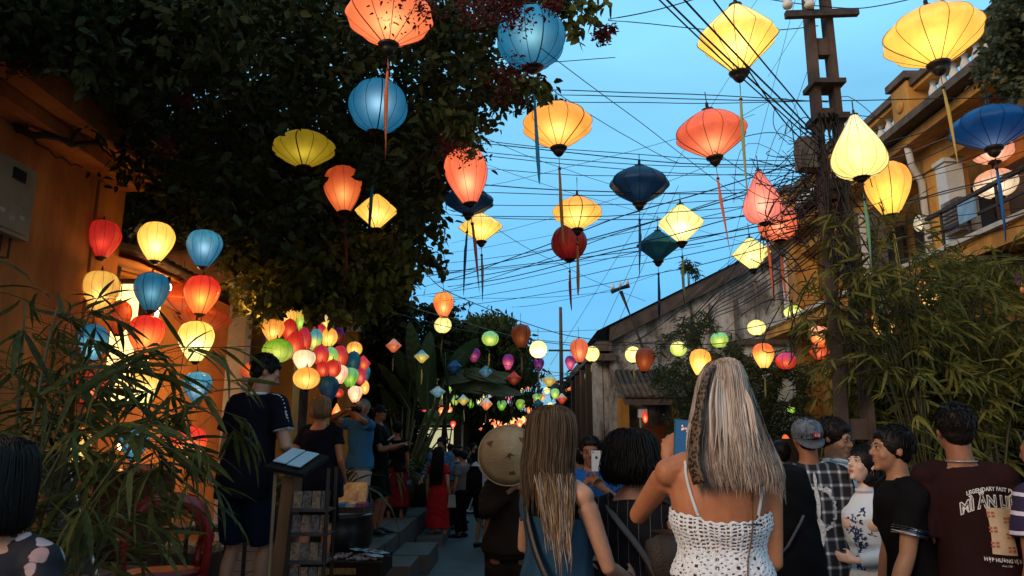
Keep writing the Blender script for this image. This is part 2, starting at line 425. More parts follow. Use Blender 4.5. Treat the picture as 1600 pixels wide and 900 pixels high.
# big overhead lanterns
LN(609, 26, 136, 80, 'saucer', 'orange', 'coral', 1.0, 'big glowing orange saucer lantern half hidden by leaves at top of the tree', tas=(180, 'orange'), hot=(255, 190, 120), Y=4.4)
LN(830, 60, 108, 84, 'globe', 'blue', 'blue', .75, 'large blue globe lantern hanging at the edge of the flowering tree against sky', tas=(215, 'blue'), hot=(170, 210, 195), D=.5, bulb=.1)
LN(591, 166, 92, 76, 'globe', 'blue', 'blue', .75, 'blue globe lantern behind the orange tassel, deep in the dark tree', tas=(305, 'blue'), hot=(190, 225, 235), D=.48, Y=6.0, bulb=.1)
LN(475, 232, 98, 55, 'saucer', 'olive', 'olive', .55, 'olive yellow saucer lantern dimly lit inside the dark tree', tas=(350, (60, 60, 20)), hot=(230, 200, 70))
LN(536, 296, 60, 70, 'balloon', 'dorange', 'orange', .7, 'orange balloon lantern hanging in the tree right of the olive saucer', tas=(410, (120, 50, 25)), n=10)
LN(588, 330, 66, 52, 'diamond', 'yellow', 'yellow', 1.0, 'yellow diamond lantern hanging low in front of the tree leaves', tas=(425, (120, 95, 30)))
LN(729, 275, 68, 84, 'balloon', 'coral', 'salmon', 1.0, 'orange pink balloon lantern touching the tree edge over a navy saucer', tas=(408, (150, 70, 50)), n=10, hot=(255, 190, 130), Y=5.4)
LN(733, 314, 78, 40, 'saucer', 'navy', 'navy', .10, 'navy blue saucer lantern directly behind the orange pink balloon lantern', tas=(420, 'navy'), Y=6.6)
LN(751, 355, 68, 44, 'diamond', 'pale', 'yellow', 1.0, 'pale yellow diamond lantern below the navy saucer near the tree edge', tas=(440, (130, 120, 90)))
LN(871, 195, 110, 68, 'saucer', 'amber', 'amber', 1.0, 'amber saucer lantern left of centre in the sky, just below the big blue globe', tas=(328, (150, 105, 40)))
LN(902, 332, 78, 50, 'saucer', 'amber', 'yellow', 1.0, 'small amber saucer lantern right above the dark red globe', tas=(426, (160, 110, 60)), D=.45)
LN(889, 379, 56, 54, 'globe', 'dred', 'dred', .25, 'dark red globe lantern hanging below the small amber saucer', tas=(460, 'dred'), D=.36, hot=(190, 60, 50))
LN(1111, 208, 110, 70, 'saucer', 'salmon', 'salmon', .75, 'salmon orange saucer lantern with a bright bulb spot near its base', tas=(342, 'salmon'), hot=(255, 200, 130), bulb=-.5)
LN(999, 288, 92, 56, 'saucer', 'navy', 'navy', .10, 'unlit dark navy saucer lantern alone in the middle of the sky', tas=(395, 'navy'), D=.5)  # unlit silk still given a faint glow to lighten it
LN(1028, 384, 66, 46, 'diamond', 'teal', 'teal', 0.05, 'unlit dark teal diamond lantern below and left of the pale yellow one', tas=(466, 'navy'))  # slight emission lightens this unlit silk too
LN(1064, 349, 70, 58, 'diamond', 'pale', 'pale', 1.05, 'pale yellow diamond lantern in front of the dark teal one', tas=(447, (150, 150, 95)), hot=(255, 250, 200))
LN(1152, 60, 122, 96, 'diamond', 'pale', 'yellow', 1.0, 'large pale yellow diamond lantern beneath the crossing cables at the top', tas=(228, (165, 170, 110)), D=.56, hot=(255, 240, 150))
LN(1457, 56, 144, 84, 'saucer', 'amber', 'yellow', 1.0, 'largest yellow amber saucer lantern in front of the balustraded roofline', tas=(206, (190, 160, 80)), D=.62, hot=(255, 215, 90))
LN(1548, 198, 116, 62, 'saucer', 'royal', 'royal', .3, 'bright blue saucer lantern before the ochre house at the right', tas=(325, 'royal'), bulb=-.9, hot=(255, 240, 200))
LN(1340, 228, 82, 96, 'onion', 'cream', 'pale', 1.0, 'cream teardrop lantern with a pale green tassel beside the concrete pole', tas=(372, (110, 160, 120)), hot=(255, 235, 110))
LN(1388, 295, 68, 80, 'balloon', 'amber', 'yellow', 1.0, 'amber balloon lantern just right of the cream teardrop lantern', tas=(410, (200, 170, 80)), n=10, hot=(255, 225, 70))
LN(1190, 307, 60, 82, 'onion', 'pink', 'pink', .9, 'pink teardrop lantern hanging left of the concrete pole', tas=(430, 'salmon'), hot=(255, 180, 140), D=.32)
LN(1216, 349, 62, 54, 'globe', 'pink', 'coral', .8, 'pink globe lantern partly behind the pink teardrop lantern', tas=(441, 'salmon'), hot=(255, 175, 140), D=.36)
LN(1174, 396, 58, 48, 'diamond', 'pale', 'pale', 1.0, 'pale yellow diamond lantern in front of the weathered gable ridge', tas=(476, (150, 130, 110)))
LN(1551, 236, 60, 34, 'globe', 'peach', 'peach', .75, 'flat peach globe lantern half covered by the bright blue saucer', D=.4, Y=9.0, hot=(255, 225, 180))
LN(1556, 287, 62, 42, 'globe', 'peach', 'cream', .75, 'cream globe lantern with dark ribs hanging below the blue saucer', D=.4, Y=9.0, hot=(255, 235, 200))
LN(1441, 349, 26, 28, 'globe', 'cream', 'cream', .8, 'small cream globe half hidden by the ochre pillar upstairs', Y=11.2)
LN(1432, 300, 18, 32, 'globe', 'peach', 'peach', .6, 'small peach globe hanging beside the white pilaster upstairs', Y=11.6)
LN(1352, 352, 22, 26, 'globe', 'peachy', 'cream', .7, 'small cream globe lantern behind the pole and cables', Y=12)
LN(1366, 390, 24, 26, 'globe', 'peachy', 'cream', .7, 'small cream globe lantern hanging behind the bamboo tips by the pole', Y=12)
# the pair above the banana plant
LN(693, 476, 32, 40, 'balloon', 'amber', 'orange', 1.0, 'orange yellow balloon lantern above a pale globe, over the banana plant', D=.33, n=10)
LN(692, 508, 28, 25, 'globe', 'pale', 'pale', 1.0, 'pale yellow globe lantern right under the orange yellow balloon lantern', tas=(546, (150, 120, 60)), Y=11.6)
# nine-lantern display at the left shop
g = dict(n=12, hang=.05)
LN(160, 374, 54, 58, 'balloon', 'red', 'red', .55, 'red balloon lantern at the top left of the shop display', hot=(250, 90, 50), Y=6.2, **g)
LN(244, 378, 54, 60, 'balloon', 'yellow', 'yellow', 1.25, 'bright yellow balloon lantern at the top middle of the shop display', hot=(255, 250, 160), Y=6.3, **g)
LN(319, 388, 54, 56, 'balloon', 'sky', 'blue', .7, 'blue balloon lantern with a pale sheen at the top right of the shop display', hot=(200, 230, 235), Y=6.4, bulb=0, **g)
LN(156, 455, 58, 62, 'balloon', 'yellow', 'amber', .95, 'yellow balloon lantern hanging below the red one on the ochre wall', hot=(255, 235, 130), Y=6.2, **g)
LN(237, 456, 52, 60, 'balloon', 'blue', 'teal', .65, 'blue balloon lantern in front of the lit shop sign', hot=(150, 205, 220), Y=6.3, bulb=-.1, **g)
LN(315, 461, 54, 60, 'balloon', 'red', 'orange', 1.0, 'red balloon lantern turning yellow at its base, below the right blue one', hot=(255, 200, 80), Y=6.4, **g)
LN(186, 496, 36, 52, 'balloon', 'dorange', 'dorange', .25, 'slim unlit orange red lantern hanging between two display columns', Y=6.9, n=8)  # silk emits faintly although the lantern is unlit
LN(143, 535, 46, 56, 'balloon', 'blue', 'sky', .8, 'blue lantern behind the bamboo leaves at the left of the display', hot=(190, 225, 235), Y=6.2, **g)
LN(228, 524, 54, 62, 'balloon', 'red', 'orange', .9, 'red lantern glowing behind bamboo leaves under the middle blue one', hot=(255, 190, 90), Y=6.3, **g)
LN(306, 533, 54, 62, 'balloon', 'yellow', 'pale', 1.3, 'bright yellow lantern at the right of the display, below the red one', hot=(255, 252, 170), Y=6.4, **g)
LN(308, 604, 44, 46, 'balloon', 'sky', 'teal', .8, 'blue lantern hidden by bamboo tips below the bright yellow one', hot=(200, 230, 235), Y=6.4, **g)
LN(225, 608, 46, 54, 'balloon', 'yellow', 'pale', 1.1, 'yellow lantern showing through the thick of the bamboo leaves', hot=(255, 245, 160), Y=6.3, **g)
LN(140, 606, 46, 50, 'balloon', 'red', 'red', .7, 'red lantern almost hidden by the bamboo at the lower left', Y=6.2, **g)
LN(120, 697, 42, 58, 'balloon', 'amber', 'yellow', 1.1, 'amber lantern low behind the bamboo stems beside the white board', hot=(255, 240, 140), Y=6.2, **g)
LN(210, 692, 42, 52, 'balloon', 'sky', 'blue', .6, 'blue and white lantern low between the bamboo leaves', hot=(220, 235, 220), Y=6.3, **g)
LN(294, 696, 54, 60, 'balloon', 'red', 'orange', 1.1, 'red orange lantern at the bottom right of the display, free of leaves', hot=(255, 190, 100), Y=6.4, **g)
LN(286, 462, 86, 50, 'saucer', 'dorange', 'dorange', .25, 'wide dim orange saucer lantern under the shop eaves', Y=7.6, bulb=-.6, tilt=.2)
LN(318, 497, 84, 46, 'saucer', 'dorange', 'dorange', .35, 'wide dim orange saucer lantern with small bulb behind the red and yellow ones', Y=7.8, bulb=-.6, tilt=-.15)
LN(395, 579, 36, 26, 'globe', 'orange', 'dorange', .6, 'orange lantern glowing in the doorway behind the young man', Y=8.4)
# clump of lanterns outside the next shop
cl = [
 (427, 516, 36, 34, 'balloon', 'amber', 'amber', .9, 'amber lantern with dark ribs at the top left of the lantern clump', 8.0),
 (451, 497, 24, 28, 'balloon', 'yellow', 'amber', 1.0, 'amber yellow lantern under the leaves above the red ones', 8.4),
 (470, 501, 20, 36, 'balloon', 'yellow', 'green', .8, 'yellow and green lantern tucked below the tree leaves', 8.6),
 (453, 516, 24, 36, 'globe', 'red', 'red', .55, 'red lantern squeezed against the amber one at the top left', 8.2),
 (434, 548, 48, 37, 'globe', 'green', 'lime', .55, 'large green globe lantern above the young man\'s head', 7.6),
 (461, 540, 28, 44, 'globe', 'red', 'red', .6, 'tall red lantern just right of the big green globe', 8.0),
 (474, 533, 26, 42, 'globe', 'rose', 'red', .6, 'second tall red lantern from the big green globe', 8.3),
 (492, 531, 25, 34, 'globe', 'sky', 'lime', .75, 'sky blue lantern fading to yellow green in the upper clump', 8.7),
 (499, 516, 22, 22, 'globe', 'rose', 'rose', .5, 'pink red lantern at the top of the clump beside the tilted cream one', 9.0),
 (508, 503, 18, 26, 'onion', 'cream', 'yellow', .8, 'cream yellow teardrop lantern leaning at the top of the clump', 9.2),
 (514, 527, 27, 30, 'globe', 'amber', 'yellow', .9, 'round yellow lantern at the upper right of the clump', 9.0),
 (529, 525, 20, 26, 'globe', 'purple', 'dred', .25, 'dark purple red lantern behind the upper yellow one', 9.6),
 (475, 563, 36, 32, 'balloon', 'cream', 'cream', .8, 'cream fan shaped lantern above the round amber one', 7.7),
 (479, 591, 42, 34, 'globe', 'amber', 'yellow', .85, 'round amber lantern with black ribs at the bottom of the clump', 7.6),
 (501, 555, 28, 32, 'globe', 'rose', 'red', .6, 'red lantern in the middle of the clump beside the green striped one', 8.6),
 (516, 557, 25, 30, 'globe', 'mint', 'lime', .75, 'green and yellow striped lantern in the middle of the clump', 8.9),
 (531, 557, 27, 34, 'globe', 'rose', 'red', .55, 'red lantern at the right end of the middle row', 9.1),
 (504, 577, 20, 24, 'globe', 'red', 'red', .6, 'left one of two small red lanterns pressed together', 8.4),
 (520, 576, 26, 28, 'globe', 'red', 'red', .6, 'right one of two red lanterns pressed together', 8.5),
 (530, 585, 28, 30, 'balloon', 'cream', 'peach', .85, 'cream peach lantern between the red pair and the dark blue one', 8.9),
 (514, 607, 31, 38, 'balloon', 'teal', 'navy', .12, 'dark blue green lantern above the short haired woman', 8.0),
 (554, 545, 26, 22, 'globe', 'amber', 'yellow', .9, 'yellow lantern on top of the far right clump', 10.3),
 (552, 564, 24, 30, 'globe', 'blue', 'teal', .2, 'dark blue lantern in the far right clump', 10.2),
 (568, 568, 23, 25, 'diamond', 'rose', 'red', .6, 'pink red faceted lantern at the right of the far clump', 10.4),
 (547, 590, 27, 31, 'balloon', 'mint', 'green', .65, 'mint green lantern in the far right clump', 10.0),
 (563, 588, 18, 26, 'globe', 'rose', 'rose', .6, 'pink lantern squeezed behind the mint green one', 10.2),
 (572, 584, 13, 26, 'balloon', 'sky', 'teal', .3, 'thin teal lantern at the right edge of the far clump', 10.6),
 (570, 605, 14, 22, 'globe', 'yellow', 'amber', .9, 'thin yellow lantern at the lower right of the far clump', 10.4),
 (555, 616, 23, 26, 'balloon', 'cream', 'peach', 1.0, 'cream tulip shaped lantern over the grey haired man', 10.0),
 (529, 614, 18, 14, 'globe', 'red', 'red', .5, 'flat little red lantern behind the dark blue one', 9.6),
 (526, 641, 15, 21, 'onion', 'amber', 'orange', 1.1, 'tiny heart shaped orange lantern beside the short haired woman\'s head', 9.6)]
for (a, b, c_, d, sh, tp, lo, gl, lb, yy) in cl:
    LN(a, b, c_, d, sh, tp, lo, gl, lb, Y=yy, n=12 if c_ > 30 else 8, tilt=RNG.uniform(-.15, .15), hang=.04, group='lanterns clumped outside the shop')
# strings over the street: left and middle
ms = [
 (615, 540, 25, 22, 'bicone', 'peach', 'coral', .35, 'small bicone lantern, white above and orange below, left of the banana leaves', 570),
 (659, 557, 25, 21, 'bicone', 'sky', 'yellow', .45, 'bicone lantern, pale blue above and yellow below, before the banana leaf', 590),
 (766, 529, 27, 23, 'globe', 'mint', 'lime', .75, 'green yellow globe lantern before the drooping tree', 568),
 (741, 555, 19, 22, 'balloon', 'purple', 'plum', .45, 'purple balloon lantern left of the green yellow globe', None),
 (710, 573, 25, 22, 'bicone', 'royal', 'navy', .1, 'deep blue bicone lantern above the banana leaf', None),
 (759, 581, 23, 20, 'bicone', 'sky', 'skyw', .1, 'pale blue and grey bicone lantern before the folded banana leaf', None),
 (794, 566, 19, 24, 'balloon', 'purple', 'hotpink', .5, 'purple balloon lantern with a pink base before the drooping tree', None),
 (814, 525, 31, 37, 'balloon', 'brown', 'brown', .25, 'dim rust brown balloon lantern against the sky at the tree edge', 575),
 (841, 546, 28, 27, 'globe', 'pale', 'cream', 1.5, 'very bright cream globe lantern hanging over the street', 600),
 (842, 569, 17, 20, 'balloon', 'purple', 'purple', .35, 'purple balloon lantern right under the bright cream globe', None),
 (803, 591, 24, 22, 'bicone', 'red', 'dred', .3, 'red bicone lantern at the tip of the banana leaf', None),
 (858, 594, 24, 21, 'bicone', 'skyw', 'yellow', .4, 'bicone lantern, pale blue above and yellow below, low over the street', None),
 (905, 548, 30, 37, 'balloon', 'coral', 'salmon', .7, 'orange balloon lantern beside a cream globe over the street', 592),
 (925, 553, 24, 24, 'globe', 'pale', 'pale', 1.2, 'cream globe lantern partly behind the orange balloon lantern', 575),
 (891, 567, 17, 22, 'balloon', 'purple', 'hotpink', .5, 'purple balloon lantern left of the orange balloon over the street', None),
 (941, 567, 17, 25, 'balloon', 'purple', 'plum', .45, 'purple balloon lantern just right of the cream globe over the street', None),
 (921, 590, 16, 19, 'balloon', 'mint', 'green', .4, 'small mint green balloon lantern by the dark house columns', None),
 (650, 594, 18, 16, 'bicone', 'purple', 'dred', .3, 'maroon bicone lantern in front of the palm stems', None),
 (684, 612, 25, 18, 'bicone', 'white', 'skyw', .15, 'white and pale blue bicone lantern over the palm stems', None),
 (692, 617, 14, 13, 'balloon', 'lime', 'lime', .5, 'lime green lantern peeping out behind the white bicone one', None),
 (711, 625, 14, 16, 'balloon', 'mint', 'lime', .6, 'first small green lantern under the banana leaf', None),
 (724, 625, 19, 17, 'bicone', 'skyw', 'yellow', .4, 'bicone lantern with yellow base between two small green lanterns', 650),
 (736, 629, 13, 17, 'balloon', 'mint', 'green', .6, 'small green lantern right of the yellow based bicone one', None),
 (760, 631, 20, 20, 'bicone', 'white', 'coral', .5, 'bicone lantern, white above and orange below, under the banana leaf', 655),
 (784, 633, 15, 16, 'balloon', 'mint', 'green', .6, 'small green lantern right of the orange based bicone one', None),
 (813, 632, 15, 16, 'balloon', 'lime', 'green', .55, 'small green lantern above the conical hat', None),
 (840, 621, 16, 12, 'balloon', 'mint', 'lime', .5, 'small mint lantern above the teal bicone one', None),
 (841, 631, 18, 15, 'bicone', 'teal', 'teal', .1, 'small teal bicone lantern over the far end of the street', None),
 (867, 615, 15, 16, 'balloon', 'mint', 'lime', .7, 'small mint and yellow lantern left of the long haired woman\'s head top', None),
 (878, 623, 18, 17, 'bicone', 'white', 'red', .35, 'bicone lantern, white above and red below, over the long haired woman', None),
 (798, 637, 9, 14, 'balloon', 'maroon', 'maroon', .1, 'tiny maroon lantern in the gap of sky at the street end', None)]
for (a, b, c_, d, sh, tp, lo, gl, lb, ty) in ms:
    LN(a, b, c_, d, sh, tp, lo, gl, lb, D=.29, n=8, tas=((ty, 'yellow' if lo in ('yellow', 'lime', 'pale') else (170, 130, 110)) if ty else None), group='lanterns strung across the street')
rs = [
 (989, 554, 25, 25, 'globe', 'pale', 'pale', 1.2, 'cream globe lantern left of the rust brown balloon lantern', 590),
 (987, 572, 20, 20, 'balloon', 'maroon', 'maroon', .1, 'dark maroon lantern behind the cream globe and brown balloon', None),
 (1007, 562, 31, 37, 'balloon', 'brown', 'dorange', .3, 'rust brown balloon lantern before the weathered gable', None),
 (1045, 548, 15, 22, 'balloon', 'plum', 'hotpink', .4, 'magenta lantern just left of a pale globe on the weathered wall', None),
 (1060, 545, 26, 23, 'globe', 'pale', 'lime', 1.1, 'pale yellow globe lantern with green tassel above the phone', 582),
 (1094, 566, 33, 41, 'balloon', 'amber', 'yellow', 1.3, 'bright yellow balloon lantern at the blonde woman\'s head top', None),
 (1104, 531, 16, 24, 'balloon', 'plum', 'plum', .4, 'magenta lantern left of the pale green globe', None),
 (1124, 531, 28, 25, 'globe', 'mint', 'lime', .8, 'pale green globe lantern above the blonde woman', 570),
 (1166, 535, 20, 24, 'balloon', 'purple', 'purple', .4, 'purple balloon lantern below the pale globe on the gable', None),
 (1182, 512, 28, 24, 'globe', 'pale', 'pale', 1.1, 'pale yellow globe lantern right of centre on the gable wall', None),
 (1193, 556, 34, 39, 'balloon', 'orange', 'yellow', 1.1, 'orange balloon lantern with bright yellow middle and long tassel', 612),
 (1239, 488, 28, 22, 'globe', 'lime', 'pale', 1.0, 'pale yellow globe lantern behind bamboo tips near the pole', None),
 (1228, 564, 34, 26, 'globe', 'hotpink', 'red', .5, 'flat pink and red lantern left of a green one near the pole', None),
 (1251, 553, 26, 22, 'globe', 'green', 'lime', .4, 'flat green lantern between the pink and orange ones', None),
 (1279, 525, 32, 30, 'balloon', 'peach', 'orange', .95, 'upper peach orange lantern against the concrete pole', None),
 (1281, 550, 32, 24, 'balloon', 'orange', 'red', .6, 'lower red orange lantern against the concrete pole', 588),
 (1230, 607, 22, 24, 'balloon', 'red', 'orange', .7, 'small red lantern hanging before the dark bush', None),
 (1452, 457, 38, 42, 'balloon', 'coral', 'peachy', 1.1, 'peach lantern glowing deep in the right bamboo', None),
 (1381, 506, 34, 44, 'balloon', 'coral', 'peachy', 1.0, 'peach orange lantern in the bamboo just right of the pole', None),
 (1596, 445, 24, 34, 'globe', 'purple', 'dred', .5, 'purple and red lantern cut by the right edge of the view', None)]
for (a, b, c_, d, sh, tp, lo, gl, lb, ty) in rs:
    LN(a, b, c_, d, sh, tp, lo, gl, lb, D=.33, n=8, tas=((ty, (180, 170, 90)) if ty else None), Y=(6.9 if a > 1370 else None), group='lanterns strung before the gable')
LN(1236, 640, 12, 12, 'globe', 'lime', 'green', .8, 'tiny lime green lantern glowing inside the dark bush', Y=12)
LN(1008, 652, 9, 18, 'globe', 'red', 'red', 1.1, 'small red lantern hanging in the orange doorway', Y=15.6)
LN(1228, 689, 12, 20, 'globe', 'orange', 'red', 1.0, 'small red lantern left of the grey cap', Y=9)
for i in range(30):   # many more small ones on the strings further down the street
    a = 700 + i * 8.6 + RNG.uniform(-4, 4); b = 600 + 34 * math.sin(i * 1.9) ** 2 + RNG.uniform(-5, 8); cn_, lo = [('mint', 'green'), ('white', 'yellow'), ('pale', 'pale'), ('plum', 'hotpink'), ('peach', 'coral'), ('red', 'orange')][int(RNG.integers(6))]
    if 868 < a < 900 and b > 625: b -= 25
    LN(a, b, RNG.uniform(9, 12.5), RNG.uniform(10, 13), ['balloon', 'globe', 'bicone'][i % 3], cn_, lo, RNG.uniform(.7, 1.3), 'small %s %s lantern, number %s counted rightward along the far strings' % ({'mint': 'green', 'white': 'white and yellow', 'pale': 'pale yellow', 'plum': 'magenta', 'peach': 'peach', 'red': 'red'}[cn_], ['tapered', 'round', 'faceted'][i % 3], i + 1), D=.29, group='small lanterns on the far strings', hang=.2)
# far strings at the end of the street
far = []
fr = random.Random(3)
for (x, y) in [(749, 662), (753, 668), (757, 662), (746, 668), (767, 651), (763, 655), (779, 660), (786, 657), (783, 664), (790, 664), (772, 665), (782, 668), (800, 657), (803, 664), (798, 667), (809, 655), (817, 654), (822, 664), (819, 658), (828, 641), (829, 655), (834, 648), (835, 660), (830, 664), (848, 652), (846, 644), (852, 641), (849, 658), (702, 640), (708, 663), (690, 642), (672, 634), (664, 644), (683, 648), (691, 652), (700, 632), (775, 655), (812, 662), (858, 663), (862, 650)]:
    yy = fr.uniform(26, 45) if x > 715 else fr.uniform(17, 24)
    far.append((x, y, yy))
    cc = fr.choice(['red', 'coral', 'peach', 'peach', 'coral', 'rose', 'peachy'])
    sh = fr.choice(['globe', 'balloon'])
    where = 'left of the street end, behind the palm stems' if x < 715 else 'against the dark tree, left of the conical hat' if x < 762 else 'just above the left edge of the conical hat' if x < 794 else 'just above the middle of the conical hat' if x < 815 else 'above the right edge of the conical hat' if x < 840 else 'far off, left of the long haired woman'
    LN(x, y, fr.uniform(8, 10.5), fr.uniform(9, 11.5), sh, cc, cc, 1.3, ('tiny red' if cc in ('red', 'rose') else 'tiny orange' if cc == 'coral' else 'tiny peach') + (' round' if sh == 'globe' else ' tapered') + ' lantern ' + where, group='far lanterns at the end of the street', Y=yy, hang=.3)
# ---------------------------------------------------------------- setting: ground, road, pavement
M_ASPH = mat('worn asphalt', (.055, .058, .062), .55, .35, 3, .5, 160, spec=.4, coord='World', bdist=.006)
M_STONE = mat('paving stone', (.065, .062, .06), .6, .35, 5, .4, 60, spec=.35, coord='World')
M_STEP = mat('step stone', (.062, .056, .05), .6, .4, 4, .5, 50, coord='World')
M_DIRT = mat('dark ground', (.07, .06, .05), .9, .3, 4, .4, coord='World')
M_OCHRE = mat('ochre limewash', (.60, .25, .045), .85, .3, 2.2, .25, 30, coord='World', dark=(.40, .15, .03), bdist=.008)
M_ORANGE = mat('orange limewash', (.46, .17, .04), .85, .3, 1.8, .25, 30, coord='World', dark=(.28, .09, .02), bdist=.008)
M_CREAM = mat('cream plaster', (.55, .50, .42), .8, .3, 3, .2, 30, coord='World')
M_WHITE = mat('off white paint', (.62, .62, .60), .7, .2, 4, .15, 30, coord='World')
M_CONC = mat('aged concrete', (.12, .085, .065), .9, .4, 5, .5, 40, coord='World')
M_WOOD = mat('dark wood', (.045, .026, .016), .6, .4, 4, .4, 40, coord='World', stretch=(1, 1, .2))
M_BLACK = mat('black paint', (.012, .011, .011), .5, .2, 10, .1)
M_IRON = mat('rusty iron', (.05, .035, .03), .7, .4, 20, .3)
M_TILE = mat('roof tile', (.09, .065, .05), .85, .4, 6, .4, 40, coord='World')
M_METER = mat('cream enamel', (.28, .20, .12), .5, .2, 6, .1)
M_RED = mat('red plastic', (.22, .006, .006), .3, .15, 6, .05, spec=.5)
M_WIRE = mat('black cable rubber', (.012, .012, .014), .55, .2, 20, .1)
M_GWIRE = mat('grey cable rubber', (.16, .15, .14), .6, .2, 20, .1)
def weathered():
    t = NT('weathered limewash'); c = t.coord('World')
    n1 = t.noise(1.1, 9, .72, c); n2 = t.noise(3.0, 8, .75, c, (1, 1, .22)); n3 = t.noise(14, 5, .6, c)
    a = t.ramp(t.math('ADD', t.math('MULTIPLY', n1, .55), t.math('MULTIPLY', n2, .45)), [(.38, (.045, .040, .036)), (.46, (.13, .11, .095)), (.50, (.30, .27, .24)), (.60, (.58, .54, .49))])
    m = t.mix(t.math('MULTIPLY', n3, .4), a, (.13, .115, .105))
    t.bsdf(m, .95, t.bump(t.math('ADD', n3, n2), .5, .02)); return t.m
M_WEATH = weathered()
def stained(name, base, stain):
    t = NT(name); c = t.coord('World'); n1 = t.noise(1.6, 8, .7, c, (1, 1, .3)); n3 = t.noise(20, 5, .6, c)
    a = t.ramp(n1, [(.36, stain), (.5, tuple((x + y) / 2 for x, y in zip(base, stain))), (.6, base), (.8, tuple(x * 1.15 for x in base))])
    t.bsdf(a, .9, t.bump(n3, .3, .008)); return t.m
M_YEL = stained('stained yellow limewash', (.62, .30, .06), (.30, .14, .04))
M_GREY = stained('stained grey plaster', (.30, .28, .26), (.06, .055, .05))

g = MB(); g.quad((-500, -200, -.004), (500, -200, -.004), (500, 900, -.004), (-500, 900, -.004)); g.build('ground', M_DIRT, kind='structure')
g = MB(); g.quad((-1.45, -6, 0), (5.6, -6, 0), (4.0, 60, 0), (-1.45, 60, 0)); road = g.build('road', M_ASPH, kind='structure')
# raised left pavement with kerb stones and paving tiles (as parts)
pave = MB().box((-4.2, 15.5, .17), (5.02, 43, .34)).build('pavement', M_STEP, kind='structure')
tm = MB(); tm.box((0, 0, 0), (.585, .585, .06), taper=.985); TILE = tm.mesh('paving_tile', M_STONE)
for i in range(5):
    for j in range(40):
        y = 2.6 + j * .6; x = -2.06 - i * .6
        if y > 16 and i > 2: continue
        o = mobj('paving_tile', TILE, pave, (x, y, .37 + RNG.normal(0, .0025)), None, (RNG.normal(0, .004), RNG.normal(0, .004), RNG.integers(4) * math.pi / 2))
km = MB(); km.box((0, 0, 0), (.30, .985, .42), taper=.96); KERB = km.mesh('kerb_stone', M_STEP)
for j in range(26):
    mobj('kerb_stone', KERB, pave, (-1.61 + RNG.normal(0, .006), 1.5 + j * 1.0, .19 + RNG.normal(0, .004)))
st = empty('stone_steps', (-1.3, 9, 0)); tag(st, 'three worn stone blocks stepping down from the raised pavement to the road', 'steps')
for (x, y, z, dx, dy, dz) in [(-1.26, 8.75, .12, .36, .8, .24), (-1.22, 9.9, .11, .46, 1.2, .22), (-1.24, 12.4, .07, .40, 1.6, .14), (-1.23, 15.2, .08, .40, 1.6, .16)]:
    b = MB(); b.box((x + 1.3, y - 9, z), (dx, dy, dz), taper=.95); b.build('step_block', M_STEP, st)

# ---------------------------------------------------------------- left orange house (near)
M_ORANGE = stained('patchy orange limewash', (.46, .17, .04), (.24, .075, .02))
oh = empty('orange_house', (-3.6, 5, .4)); tag(oh, 'orange limewashed house corner with stepped cornice at the far left', 'house')
def W(name, c, d, m, par, **k):   # world-space box made a part of par
    b = MB(); b.box((c[0] - par.location.x, c[1] - par.location.y, c[2] - par.location.z), d, **k); return b.build(name, m, par)
W('wall', (-4.0, 3.6, 2.2), (.8, 5.0, 3.64), M_ORANGE, oh)
W('pilaster', (-3.76, 6.32, 2.18), (.36, .42, 3.6), M_ORANGE, oh)
W('cornice_band', (-3.70, 3.9, 3.84), (.66, 5.1, .10), M_ORANGE, oh)
W('cornice_band', (-3.60, 3.9, 4.00), (.80, 5.2, .20), M_ORANGE, oh)
W('cornice_band', (-3.50, 3.9, 4.17), (.95, 5.3, .12), M_CONC, oh)
W('parapet', (-3.80, 3.3, 4.55), (.30, 4.4, .64), M_ORANGE, oh)
W('eave_slab', (-3.35, 2.6, 4.32), (1.0, 4.3, .08), M_ORANGE, oh)
W('side_wall', (-4.9, 6.3, 2.2), (1.9, .3, 3.9), M_ORANGE, oh)
# meter box and conduits on the wall
mb_ = empty('meter_box', (-3.58, 4.86, 3.2)); tag(mb_, 'cream electricity meter box with small window on the orange wall', 'meter box')
b = MB(); b.box((.07, 0, 0), (.14, .44, .52), taper=1); b.build('housing', M_METER, mb_)
b = MB(); b.box((.145, 0, -.14), (.012, .36, .18)); b.build('lower_door', M_METER, mb_)
b = MB(); b.box((.145, .03, .17), (.012, .13, .08)); b.build('window', M_BLACK, mb_)
b = MB()
for q in range(3): b.box((.153, -.1 + q * .1, -.12 - .03 * (q % 2)), (.004, .05, .03))
b.build('sticker', mat('pale sticker', (.4, .36, .3), .6), mb_, kind='stuff')
for i in range(4):
    b = MB(); y0 = 4.95 + i * .09; b.tube([(-3.5, y0, 2.98), (-3.5, y0, 2.86 - .02 * i), (-3.54, y0 - .1, 2.78), (-3.57, y0 - .4, 2.8 - .04 * i), (-3.57, 3, 2.86 - .05 * i)], .010, 6)
    b.build('conduit', M_IRON, mb_, loc=None).location = (3.58, -5.1, -3.2)

